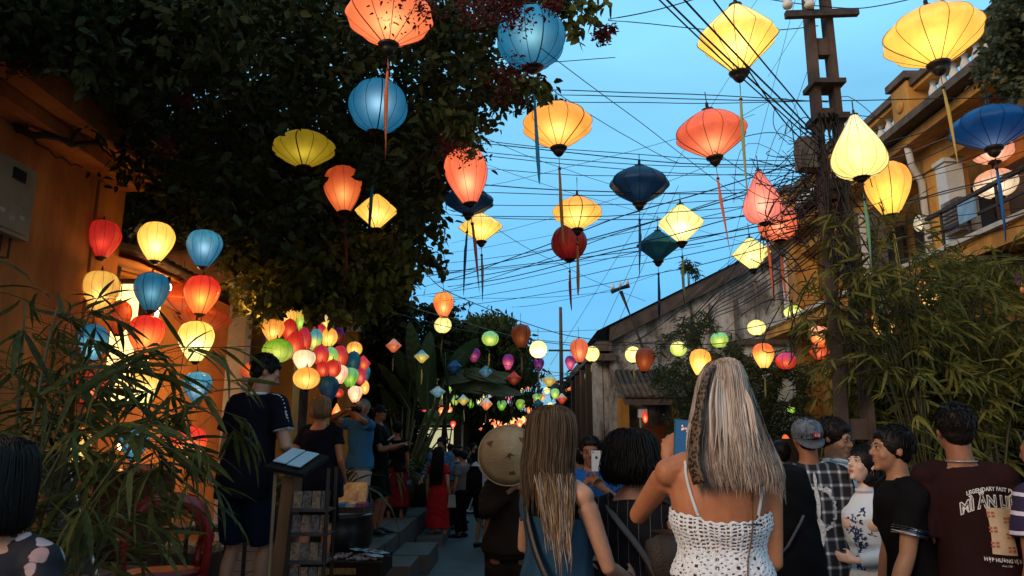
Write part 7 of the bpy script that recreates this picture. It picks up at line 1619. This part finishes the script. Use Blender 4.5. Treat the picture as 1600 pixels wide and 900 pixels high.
cw_ = person('woman in bright blue covering her face with her hands beside the phone man', 948, 690, 6.4, 0, math.pi + .1, 'f', skin=SK_FAIR, voxel=.011, face=True, armR=(.04, .15, 1.52), armL=(-.20, .2, 1.3), poleR=(1, .3, -1), hands={'R': dict(d=(-.25, .1, 1), n=(0, -1, 0), thumb=(-1, 0, 0), curl=.2)})
top(cw_, CBL, .88, 1.44, 1.2, .02, 'blue_blouse'); bottoms(cw_, CB, .09); short_hair(cw_, H_BLACK, .012, False, back=.03)
c2 = person('dark haired person half hidden between the blue woman and the black bob', 962, 704, 6.9, 0, math.pi - .3, 'f', skin=SK_FAIR, voxel=.013, face=True); top(c2, CRED, .88, 1.44, .6, .018, 'red_blouse'); bottoms(c2, CB, .09); short_hair(c2, H_BLACK, .015, False, back=.04)
# ================= conical hat wearer
hw = person('person in dark brown clothes wearing a big woven conical hat tipped back', 797, 688, 5.5, 0, -.15, 'f', skin=SK_DARK, voxel=.013, armL=(.02, -.12, 1.36), poleL=(-.8, -1, -1)); top(hw, CDK, .88, 1.45, 1.8, .03, 'dark_blouse', loose=.03); bottoms(hw, CDK, .09, infl=.03); short_hair(hw, H_BLACK, .01, False)
def hatmat():
    t = NT('woven palm leaf hat'); c = t.coord(); sp = t.n('ShaderNodeSeparateXYZ'); t.l(c, sp.inputs[0]); v = t.n('ShaderNodeTexVoronoi'); v.inputs['Scale'].default_value = 55
    mp_ = t.n('ShaderNodeMapping'); mp_.inputs['Scale'].default_value = (1, 1.0, .4); mp_.inputs['Rotation'].default_value = (0, .9, 0); t.l(c, mp_.inputs[0]); t.l(mp_.outputs[0], v.inputs[0]); n = t.noise(7, 4, .6); w1 = t.n('ShaderNodeTexWave'); w1.inputs['Scale'].default_value = 28; w1.inputs['Distortion'].default_value = 2; w1.bands_direction = 'Z'; t.l(c, w1.inputs[0])
    rr_ = t.math('SQRT', t.math('ADD', t.math('MULTIPLY', sp.outputs[0], sp.outputs[0]), t.math('MULTIPLY', sp.outputs[1], sp.outputs[1]))); cb = t.n('ShaderNodeCombineXYZ'); t.l(t.math('MULTIPLY', sp.outputs[0], 1), cb.inputs[0]); t.l(t.math('MULTIPLY', sp.outputs[1], 1), cb.inputs[1])
    bk_ = t.n('ShaderNodeTexBrick'); t.l(cb.outputs[0], bk_.inputs[0]); bk_.inputs['Scale'].default_value = 1; bk_.inputs['Brick Width'].default_value = .024; bk_.inputs['Row Height'].default_value = .009; bk_.inputs['Mortar Size'].default_value = .0016; bk_.inputs['Mortar Smooth'].default_value = .6
    bk_.inputs['Color1'].default_value = (.75, .75, .75, 1); bk_.inputs['Color2'].default_value = (.5, .5, .5, 1); bk_.inputs['Mortar'].default_value = (.12, .12, .12, 1)
    rg_ = t.n('ShaderNodeMath', operation='SINE'); t.l(t.math('MULTIPLY', rr_, 420), rg_.inputs[0])
    a = t.math('ADD', t.math('MULTIPLY', bk_.outputs[0], .40), t.math('ADD', t.math('MULTIPLY', n, .55), t.math('MULTIPLY', rg_.outputs[0], .03))); col = t.ramp(a, [(.38, (.27, .165, .075)), (.58, (.40, .27, .14)), (.85, (.52, .39, .24))])
    t.bsdf(col, .65, t.bump(bk_.outputs[0], .4, .006)); return t.m
ht = empty('conical_hat', P(794, 711, 5.22)); tag(ht, 'woven palm leaf conical hat with dark triangular patches facing the camera', 'hat'); ht.rotation_euler = (math.pi / 2 - .15, -.1, 0)
b = MB(); b.lathe([(.205, -.002), (.207, 0), (.16, .040), (.10, .088), (.045, .125), (.008, .148), (.002, .148), (.0015, .143), (.20, -.004)], seg=48, cap=False); b.build('hat_cone', hatmat(), ht, True)
b = MB(); b.tube([(.206 * math.cos(t), .206 * math.sin(t), 0) for t in np.linspace(0, 2 * math.pi, 41)], .004, 6); b.build('rim_hoop', mat('pale rim cane', (.42, .30, .17), .6), ht, True)
for (x, y, rr_, a) in ((-.115, .082, .030, .6), (.105, .085, .030, 2.4), (.015, -.125, .030, 1.5), (.02, -.03, .045, 1.2)):
    r = math.hypot(x, y); th_ = math.atan2(y, x); b = MB(); q = []
    for k in range(6):
        rr2 = rr_ * (1 if k % 2 == 0 else .55); X, Y2 = x + rr2 * math.cos(a + k * 1.047), y + rr2 * math.sin(a + k * 1.047); r_ = math.hypot(X, Y2); q.append((X, Y2, .148 * (1 - r_ / .207) + .010))
    n = len(b.v); b.v += q; b.f.append(tuple(range(6))); b.build('leaf_patch', mat('brown leaf patch', (.13, .065, .025), .7, .4, 30), ht)
# ================= young man with board, far left
ym = person('young man in black T-shirt with braided white shoulder stripe reading a board', 397, 556, 5.0, .4, -.35, 'm', skin=SK_FAIR, voxel=.011, head=(-.75, -.42), armR=(.20, .24, 1.08), poleR=(.6, -1, -.3), armL=(-.23, .08, .88), build=.93, legs={'L': (-.13, -.02, .085), 'R': (.12, .03, .085)}, headshift=(.015, .015), lean=(.09, .03))
yt = top(ym, CN, .80, 1.475, .62, .022, 'black_tshirt', loose=.035, wr=.005); bottoms(ym, cloth('dark blue shorts', (.007, .013, .03), .4), .52, 'shorts', flare=.012); short_hair(ym, H_BLACK, .004)
b = MB(); b.tube([ym.off(1.48) + Vector((.066 * math.cos(t), -.012 + .064 * math.sin(t), 1.488)) for t in np.linspace(0, 2 * math.pi, 22)], [.009] * 22, 6); b.build('white_neckband', CW, ym.root, True)
S, E = ym.S['R'], ym.E['R']; d = (E - S).normalized()
cS = [ym.off(1.45) + Vector((.09, -.015, 1.476)), S + Vector((-.03, -.03, .066)), S + Vector((.045, -.03, .045)), S.lerp(E, .3) + Vector((.066, -.02, .012)), S.lerp(E, .56) + Vector((.064, -.02, 0))]
b = MB(); cc = curve_pts(cS, 40)
for i, q in enumerate(cc):
    b.ell(q + Vector((.004 * (-1) ** i, 0, 0)), (.010, .008, .006), nu=6, nv=4)
b.build('braided_stripe', CW, yt, kind='stuff'); b = MB(); c = S.lerp(E, .60); b.tube([c - d * .010, c + d * .008], [.081, .081], 22); b.build('white_cuff', CW, yt, True)
# menu stand with pale board on top and racks of cards below
ms_ = empty('menu_stand', (P(478, 760, 4.75).x, 4.75, .4)); tag(ms_, 'wooden stand with pale blue menu board on top and racks of souvenir cards', 'display stand')
SCR = mat('glossy pale menu sheet', (.45, .62, .72), .15, .08, 5, 0, spec=.7)
b = MB(); b.box((-.06, 0, 1.02), (.27, .30, .025), rx=.35, rz=-.3, ry=.18); b.build('menu_tray', M_BLACK, ms_); 
for (x, y) in ((-.10, .02), (.00, -.02)):
    b = MB(); b.box((x - .02, y, 1.043 - x * .20), (.09, .22, .006), rx=.35, rz=-.3, ry=.18); b.build('menu_sheet', SCR, ms_)
for (x, y) in ((-.17, -.08), (-.16, .12), (.16, .10), (.16, -.10)):
    b = MB(); b.tube([(x, y, 0), (x, y, .99)], .012, 6); b.build('stand_post', M_WOOD if x > 0 else mat('pale wood strip', (.28, .18, .10), .6), ms_)
b = MB(); b.box((-.12, .03, .48), (.07, .20, .92), ry=.06); b.build('stand_panel', mat('worn brown plank', (.17, .075, .03), .7, .5, 6, .3, stretch=(1, 1, .3)), ms_)
CARD = mat('souvenir card print', (.12, .09, .08), .5, .85, 60, .05, dark=(.012, .008, .008)); CARD2 = mat('postcard print', (.22, .13, .07), .5, .8, 50, .05, dark=(.02, .012, .02))
for k, z in enumerate((.80, .66, .50, .36, .10)):
    b = MB(); b.box((.06, 0, z - .06), (.22, .22, .012)); b.build('rack_shelf', M_IRON, ms_)
    for i in range(4):
        b = MB(); b.box((-.02 + i * .055, -.09 + .004 * i, z + .005), (.05, .006, .10), rx=-.15); b.build('card', CARD if (k + i) % 2 else CARD2, ms_)
b = MB(); b.box((.06, -.10, .12), (.17, .04, .14)); b.build('plastic_box', mat('mint plastic', (.22, .33, .30), .3), ms_)
b = MB(); b.box((.06, -.11, .26), (.17, .02, .10)); b.build('dark_card', mat('dark card', (.02, .02, .03), .4), ms_)
# ================= short haired woman in black
wb = person('woman with short fair bob in black off shoulder top seen from behind', 503, 621, 7.0, .4, -.1, 'f', skin=SK_TAN, voxel=.012, build=1.12, armL=(-.24, .12, .90), armR=(.24, .14, .92), legs={'L': (-.11, -.05, .085), 'R': (.10, .02, .085)})
top(wb, CN, .74, 1.415, .45, .030, 'black_top', loose=.05, thick=1.0); bottoms(wb, CB, .50, 'shorts', flare=.01)
rg = [(0, -.02, 1.770, .03, .03), (0, -.02, 1.758, .070, .075), (0, -.02, 1.71, .096, .105), (0, -.022, 1.64, .104, .115), (0, -.03, 1.58, .098, .108), (0, -.03, 1.54, .085, .09), (0, -.03, 1.525, .06, .07)]
strand_hair(wb, rg, 420, [hairmat('warm fair hair', (.20, .10, .045), (.40, .22, .11)), H_DBLOND], (math.pi * .8, math.pi * 2.2), zend=1.545, zjit=.01, w=.004)
# ================= photographing man and young man with phone
pg = person('grey haired man in blue T-shirt and beige shorts photographing with both hands raised', 566, 625, 9.4, .4, math.pi - .75, 'm', skin=SK_DARK, voxel=.014, armR=(.07, .22, 1.60), armL=(-.08, .22, 1.60), poleR=(1, .1, -.4), poleL=(-1, .1, -.5), face=True, build=1.08)
top(pg, CSKY, .86, 1.475, .5, .02, 'blue_tshirt', loose=.02); bottoms(pg, CKH, .50, 'shorts', flare=.03); short_hair(pg, H_GREY)
ca = empty('camera', P(557, 640, 9.17), .75); tag(ca, 'small black camera held to the eye by the grey haired man', 'camera'); b = MB(); b.box((0, 0, 0), (.12, .05, .07)); b.build('camera_body', M_BLACK, ca); b = MB(); b.tube([(0, -.02, 0), (0, -.08, 0)], [.028, .03], 14); b.build('lens', M_LEATH, ca, True)
yp = person('young man in black T-shirt and black shorts looking down at his phone', 594, 634, 9.8, .4, -math.pi / 2 - .2, 'm', skin=SK_DARK, voxel=.014, head=(0, -.5), armL=(-.08, .36, 1.22), armR=(.12, .34, 1.20), face=True); top(yp, CB, .84, 1.475, .7, .022, 'black_tshirt'); bottoms(yp, CB, .50, 'shorts', flare=.02); short_hair(yp, H_BLACK)
ph3 = empty('phone', P(610, 685, 9.8), 0); tag(ph3, 'small phone in the hands of the young man in black shorts', 'phone'); b = MB(); b.box((0, 0, 0), (.014, .07, .13), ry=.9); b.build('phone_case', M_PHONEB, ph3)
# red clad person and stall behind them
rp_ = person('person in a bright red skirt half hidden behind the man in black shorts', 621, 660, 12.0, .4, .3, 'f', skin=SK_DARK, voxel=.018, H=1.56); top(rp_, CB, .88, 1.44, .5, .02, 'dark_blouse'); bottoms(rp_, cloth('dark red cotton', (.16, .008, .008), .3), .3, 'skirt', skirt=True, flare=.08); short_hair(rp_, H_BLACK, .01)  # skirt cloth is a plain darker red
# ================= woman in red dress and friends
rd = person('woman in long red dress with long black hair carrying a cream bag', 686, 699, 12.2, 0, -.3, 'f', skin=SK_FAIR, voxel=.014, H=1.57, armR=(.20, .08, .88)); top(rd, CRED, .92, 1.40, .35, .018, 'red_dress', skirt=(.36, .23, .19), wr=.006)
rg = long_rings(zb=1.10); strand_hair(rd, rg, 220, [H_BLACK], (math.pi * .9, math.pi * 2.1), zend=1.18, zjit=.04, w=.006)
hb = empty('handbag', P(706, 783, 12.15)); tag(hb, 'small cream handbag hanging beside the red dress', 'bag'); b = MB(); b.box((0, 0, 0), (.13, .06, .19), taper=.8); b.build('bag_body', CKH, hb); b = MB(); b.tube([(-.04, 0, .09), (-.03, 0, .17), (.03, 0, .17), (.04, 0, .09)], .006, 5); b.build('bag_handle', M_LEATH, hb)
pf = person('man in blue plaid shirt with tousled hair facing the camera beside the red dress', 690, 684, 13.0, 0, math.pi - .3, 'm', skin=SK_ASIA, voxel=.016, face=True, armR=(.30, .2, 1.0)); top(pf, mat('blue check', (.05, .16, .30), .8, .9, 40, .1, dark=(.02, .03, .05)), .86, 1.475, 1.6, .02, 'blue_check_shirt'); bottoms(pf, CB, .08); short_hair(pf, H_BLACK, .012)
wp_ = person('man in white T-shirt with black backpack strap and dark shorts, facing right', 752, 700, 11.6, 0, -.9, 'm', skin=SK_ASIA, voxel=.015, armR=(.1, .3, 1.1), head=(-.2, 0)); top(wp_, CW, .88, 1.475, .55, .022, 'white_tshirt', loose=.02); bottoms(wp_, CB, .52, 'shorts', flare=.03); short_hair(wp_, H_BLACK, .005)
bpk = empty('backpack', P(741, 752, 11.45), -.9); tag(bpk, 'black backpack on the back of the man in the white T-shirt', 'backpack'); b = MB(); b.tube([(0, 0, .22), (0, 0, .12), (0, 0, -.15), (0, 0, -.22)], [(.09, .05), (.15, .10), (.16, .11), (.12, .08)], 14); b.build('pack_body', CB, bpk, True)
b = MB(); b.tube(curve_pts([(.08, .05, .2), (.09, .16, .27), (.10, .26, .18), (.10, .22, -.1)], 12), .014, 6); b.build('pack_strap', CB, bpk, True)
ws = person('person carrying a large wicker bag in dark clothes right of the white T-shirt', 786, 712, 11.2, 0, -.2, 'f', skin=SK_DARK, voxel=.016, H=1.5); top(ws, CGR, .88, 1.44, .6, .02, 'grey_top'); bottoms(ws, CDK, .4, 'skirt', skirt=True, flare=.05); short_hair(ws, H_BLACK, .01)
wk = empty('wicker_bag', P(791, 790, 10.9)); tag(wk, 'large rounded wicker bag carried low beside the conical hat wearer', 'bag'); b = MB(); b.tube([(0, 0, .22), (0, 0, .1), (0, 0, -.12), (0, 0, -.25)], [(.10, .08), (.17, .12), (.19, .14), (.12, .09)], 18)
def wick():
    t = NT('wicker weave'); c = t.coord(); ck = t.n('ShaderNodeTexChecker'); ck.inputs['Scale'].default_value = 60; t.l(c, ck.inputs[0]); t.bsdf(t.mix(ck.outputs['Fac'], (.10, .06, .03), (.26, .17, .09)), .8, t.bump(ck.outputs['Fac'], .6, .01)); return t.m
b.build('bag_body', wick(), wk, True); b = MB(); b.tube(curve_pts([(-.1, 0, .2), (-.07, 0, .42), (.07, 0, .42), (.1, 0, .2)], 12), .012, 6); b.build('bag_handle', M_LEATH, wk, True)
fr3 = random.Random(5)
for (x, tpy, yy, m_, lb) in ((718, 696, 15, CW, 'person in white shirt and dark hair behind the red dress'), (731, 700, 17, CDK, 'person in tan clothes in the gap behind the white T-shirt man'), (705, 694, 18, CGR, 'tall dark haired person far behind the blue check shirt'), (741, 692, 19, CB, 'dark clothed person far down the street under the drooping tree'), (766, 700, 20, CW, 'pale shirted person far away left of the conical hat'), (850, 697, 14, CSKY, 'person in light blue behind the long haired woman, right of the hat'), (726, 698, 24, CB, 'small dark figure farthest down the street'), (760, 697, 26, CBL, 'small blue clad figure far down the street'), (1216, 690, 6.5, CB, 'dark figure in the shade left of the grey cap'), (1020, 700, 8.5, CGR, 'grey clad person hidden behind the black bob'), (712, 701, 14, CDK, 'dark dressed person just right of the red dress'), (723, 704, 12.8, CGR, 'grey dressed person between the red dress and white T-shirt'), (772, 704, 14, CB, 'black dressed person behind the white T-shirt man'), (780, 699, 17, CBR, 'dark red clothed person behind the wicker bag'), (735, 705, 21, CSKY, 'small blue clad person far behind the black backpack'), (905, 702, 8, CW, 'pale shirted person behind the long haired woman'), (862, 700, 18, CB, 'dark figure far behind the long haired woman'), (672, 700, 16, CB, 'dark clothed person left of the red dress by the pots'), (660, 706, 17.5, CGR, 'grey clad person by the pots under the banana palm')):
    o = person(lb, x, tpy, yy, 0, fr3.uniform(0, 6.28) if yy > 12 else .4, fr3.choice('mf'), skin=SK_ASIA, voxel=.02); top(o, m_, .88, 1.45, .6, .02, 'shirt'); bottoms(o, CB, .1); short_hair(o, H_BLACK, .008, tufts=60)
# ================= seated/short woman with floral dress at lower left
def floral():
    t = NT('black floral cotton'); c = t.coord(); v = t.n('ShaderNodeTexVoronoi'); v.inputs['Scale'].default_value = 15; v.inputs['Randomness'].default_value = .9
    n = t.noise(20, 3, .6, c); vmx = t.n('ShaderNodeVectorMath', operation='ADD'); t.l(c, vmx.inputs[0]); cmb = t.n('ShaderNodeCombineXYZ'); t.l(t.math('MULTIPLY', n, .06), cmb.inputs[0]); t.l(t.math('MULTIPLY', n, .05), cmb.inputs[2]); t.l(cmb.outputs[0], vmx.inputs[1]); t.l(vmx.outputs[0], v.inputs[0])
    pet = t.ramp(v.outputs['Distance'], [(.0, (1, 1, 1)), (.40, (1, 1, 1)), (.44, (0, 0, 0))]); hue = t.mix(.75, t.mix(t.n('ShaderNodeSeparateColor').outputs[0], (.5, .33, .34), (.5, .33, .34)), (.42, .30, .31)); sp = t.n('ShaderNodeSeparateColor'); t.l(v.outputs['Color'], sp.inputs[0]); hue = t.ramp(sp.outputs[0], [(.2, (.46, .34, .36)), (.5, (.40, .24, .22)), (.7, (.10, .14, .24)), (.9, (.5, .42, .42))])
    t.bsdf(t.mix(pet, (.012, .010, .014), t.mix(t.math('MULTIPLY', n, .5), hue, (.15, .08, .09))), .8, t.bump(n, .3, .01)); return t.m
fw = person('woman with smooth black bob and black dress with pink flowers in the lower left corner', 14, 690, 2.15, 0, -.15, 'f', skin=SK_FAIR, voxel=.010, build=1.12, armR=(.24, .15, .95), armL=(-.24, .15, .95)); top(fw, floral(), .88, 1.415, .5, .016, 'floral_dress', skirt=(.4, .24, .2), loose=.02)
rg = [(0, -.02, 1.765, .03, .03), (0, -.02, 1.752, .072, .078), (0, -.02, 1.71, .100, .108), (0, -.022, 1.64, .110, .118), (0, -.03, 1.56, .112, .114), (0, -.03, 1.50, .108, .102), (0, -.03, 1.475, .095, .085), (0, -.03, 1.465, .07, .06)]
strand_hair(fw, rg, 520, [H_BLACK], (math.pi * .8, math.pi * 2.2), zend=1.475, zjit=.006, w=.004, wave=.004, spread=.002)

# ---------------------------------------------------------------- goods by the kerb
jar = empty('water_jar', (P(533, 800, 7.4).x, 7.4, .4)); jar.scale = (.85, .85, .98); tag(jar, 'big black glazed jar carrying an open souvenir box', 'jar'); b = MB(); b.lathe([(.20, 0), (.27, .06), (.36, .22), (.37, .36), (.33, .44), (.36, .47), (.34, .49), (.30, .46)], seg=28); b.build('jar_body', mat('black glaze', (.012, .010, .010), .3, .3, 10, .1), jar, True)
bx = empty('souvenir_box', (jar.location.x + .02, 7.35, .90)); tag(bx, 'open box of small colourful souvenirs on the black jar', 'box')
b = MB(); b.box((0, 0, .02), (.46, .30, .05)); b.build('tray', M_WOOD, bx); b = MB(); b.box((.03, .16, .15), (.34, .012, .22), rx=-.35); b.build('lid_picture', mat('yellow picture print', (.62, .42, .16), .6, .6, 14, .05, dark=(.35, .14, .08)), bx)
for i in range(20):
    b = MB(); x, y = -.19 + (i % 5) * .095, -.10 + (i // 5) * .065; b.box((x, y, .06), (.07, .045, .035), rz=RNG.normal(0, .2)); b.build('trinket', mat('trinket %d' % (i % 5), [(.4, .08, .05), (.45, .28, .1), (.1, .2, .35), (.5, .42, .3), (.25, .05, .12)][i % 5], .5), bx)
mt_ = empty('souvenir_table', (P(545, 868, 6.9).x, 6.9, .4)); tag(mt_, 'low cloth covered table spread with brushes, pebbles and blue cards', 'table'); b = MB(); b.box((0, 0, .08), (.68, .62, .14)); b.build('table_top', CDK, mt_); b = MB(); b.box((-.02, -.315, .08), (.3, .01, .05)); b.build('woven_band', mat('woven band', (.22, .12, .03), .8, .7, 60), mt_)
sm = [MB() for _ in range(3)]
for i in range(100): sm[i % 2].ell((RNG.uniform(-.31, .31), RNG.uniform(-.27, .1), .165), (RNG.uniform(.012, .028), RNG.uniform(.01, .02), .012), nu=6, nv=4)
sm[0].build('pebble_goods', mat('grey trinket', (.20, .20, .22), .4, .6, 30), mt_, kind='stuff'); sm[1].build('brown_goods', mat('brown trinket', (.14, .07, .04), .4, .6, 30), mt_, kind='stuff')
for i in range(12): b = MB(); b.tube([(-.05 + i * .03, .22, .16), (.06 + i * .03, -.10, .165)], .007, 5); b.build('brush', M_WOOD, mt_)
for i, (x, y) in enumerate(((.12, .16), (.20, .10), (.28, .03), (.02, .22), (.26, -.16))): b = MB(); b.box((x, y, .185), (.09, .16, .004), rz=.6); b.build('blue_card', SCR, mt_)
# red plastic chair behind the bamboo
ch = empty('plastic_chair', (P(255, 860, 4.4).x, 4.4, .4), .5); tag(ch, 'glossy red plastic chair seen through the bamboo leaves', 'chair')
b = MB(); b.tube([(0, 0, .40), (0, 0, .435)], [(.21, .20), (.22, .21)], 18); b.build('seat', M_RED, ch, True)
for x, y in ((-.18, -.17), (.18, -.17), (-.18, .17), (.18, .17)): b = MB(); b.tube([(x * .95, y * .95, .42), (x * 1.25, y * 1.2, 0)], [(.028, .018), (.026, .016)], 8); b.build('leg', M_RED, ch, True)
for s_ in (-1, 1): b = MB(); b.tube(curve_pts([(s_ * .20, -.16, .40), (s_ * .21, -.20, .62), (s_ * .14, -.22, .80)], 8), [.024] * 9, 8); b.build('back_post', M_RED, ch, True)
b = MB(); b.tube(curve_pts([(-.19, -.21, .68), (-.10, -.24, .82), (.10, -.24, .82), (.19, -.21, .68)], 12), [(.02, .045)] * 13, 8); b.build('backrest', M_RED, ch, True)
for s_ in (-1, 1): b = MB(); b.tube(curve_pts([(s_ * .22, -.18, .60), (s_ * .25, 0, .62), (s_ * .22, .18, .58), (s_ * .20, .18, .42)], 10), [.018] * 11, 8); b.build('armrest', M_RED, ch, True)
# white edged board (easel) and pale sheet behind the bamboo
ea = empty('sign_easel', (P(120, 800, 3.9).x, 3.9, .4)); tag(ea, 'leaning dark board with a white edge behind the bamboo leaves', 'board')
b = MB(); a0, a1 = P(101, 704, 3.9) - ea.location, P(152, 900, 3.9) - ea.location; a2 = P(62, 706, 4.0) - ea.location; b.tube([a0, a1], .008, 6); b.build('board_edge', M_WHITE, ea)
b = MB(); b.quad(tuple(a2), tuple(a0), tuple(a1 + Vector((-.01, .01, 0))), tuple(a1 + Vector((-.30, .12, 0)))); b.quad(tuple(a2 + Vector((0, .02, 0))), tuple(a1 + Vector((-.30, .14, 0))), tuple(a1 + Vector((-.01, .03, 0))), tuple(a0 + Vector((0, .02, 0)))); b.build('board_panel', mat('dull blue grey board', (.07, .085, .10), .6), ea)
b = MB(); b.tube([a2, a0], .012, 6); b.build('board_top_edge', M_WHITE, ea)
# stool, bicycle and small table on the left pavement
tb_ = empty('low_table', (P(325, 800, 5.6).x, 5.6, .4)); tag(tb_, 'low table with papers at the young man\'s left knee', 'table'); b = MB(); b.box((0, 0, .55), (.5, .45, .03)); b.build('table_top', M_WOOD, tb_)
for x in (-.22, .22):
    for y in (-.19, .19): b = MB(); b.tube([(x, y, 0), (x, y, .54)], .016, 6); b.build('leg', M_IRON, tb_)
b = MB(); b.box((.05, -.05, .575), (.26, .2, .012), rz=.3); b.build('papers', mat('paper stack', (.45, .38, .30), .7), tb_)
cr_ = empty('goods_crate', (P(300, 850, 6.2).x, 6.2, .4)); tag(cr_, 'crate of wrapped goods on the floor by the red chair', 'crate'); b = MB(); b.box((0, 0, .15), (.5, .4, .3)); b.build('crate_box', M_WOOD, cr_); b = MB()
for i in range(24): b.box((RNG.uniform(-.2, .2), RNG.uniform(-.16, .16), .33), (.08, .06, .06), rz=RNG.uniform(0, 3), rx=RNG.uniform(-.4, .4))
b.build('wrapped_goods', mat('wrapped goods', (.32, .20, .11), .4, .7, 20), cr_, kind='stuff')
bi = empty('bicycle', (P(727, 800, 14).x, 14, 0), 1.3); tag(bi, 'bicycle parked behind the white T-shirt man on the road', 'bicycle')
for y in (-.5, .5):
    b = MB(); b.tube([(0, y + .33 * math.cos(t), .34 + .33 * math.sin(t)) for t in np.linspace(0, 2 * math.pi, 25)], .018, 6, cap=False); wh = b.build('wheel', M_BLACK, bi, True); b = MB()
    for k in range(12): b.tube([(0, y, .34), (0, y + .32 * math.cos(k * .524), .34 + .32 * math.sin(k * .524))], .003, 3)
    b.build('spokes', mat('steel', (.4, .4, .4)), wh, kind='stuff')
b = MB()
for a_, c_ in (((0, -.5, .34), (0, -.25, .75)), ((0, -.25, .75), (0, .35, .80)), ((0, -.05, .30), (0, .35, .80)), ((0, -.05, .30), (0, -.25, .85)), ((0, -.5, .34), (0, -.05, .3)), ((0, .5, .34), (0, .35, .95))): b.tube([a_, c_], .014, 6)
b.build('frame', M_WHITE, bi); b = MB(); b.box((0, -.27, .88), (.13, .24, .06), taper=.8); b.build('saddle', M_LEATH, bi); b = MB(); b.tube([(-.25, .30, .98), (0, .37, .97), (.25, .30, .98)], .012, 6); b.build('handlebar', M_IRON, bi)
# pale notice and dark crates by the wall under the young couple
nt_ = empty('wall_notice', P(1222, 700, 8.2)); tag(nt_, 'small pale blue notice on a dark stall left of the grey cap', 'notice'); b = MB(); b.box((0, 0, 0), (.09, .02, .14)); b.build('paper', mat('pale notice paper', (.4, .5, .6), .6), nt_); b = MB(); b.box((0, .2, -.5), (1.0, .3, 1.2)); b.build('stall_back', M_WOOD, nt_)
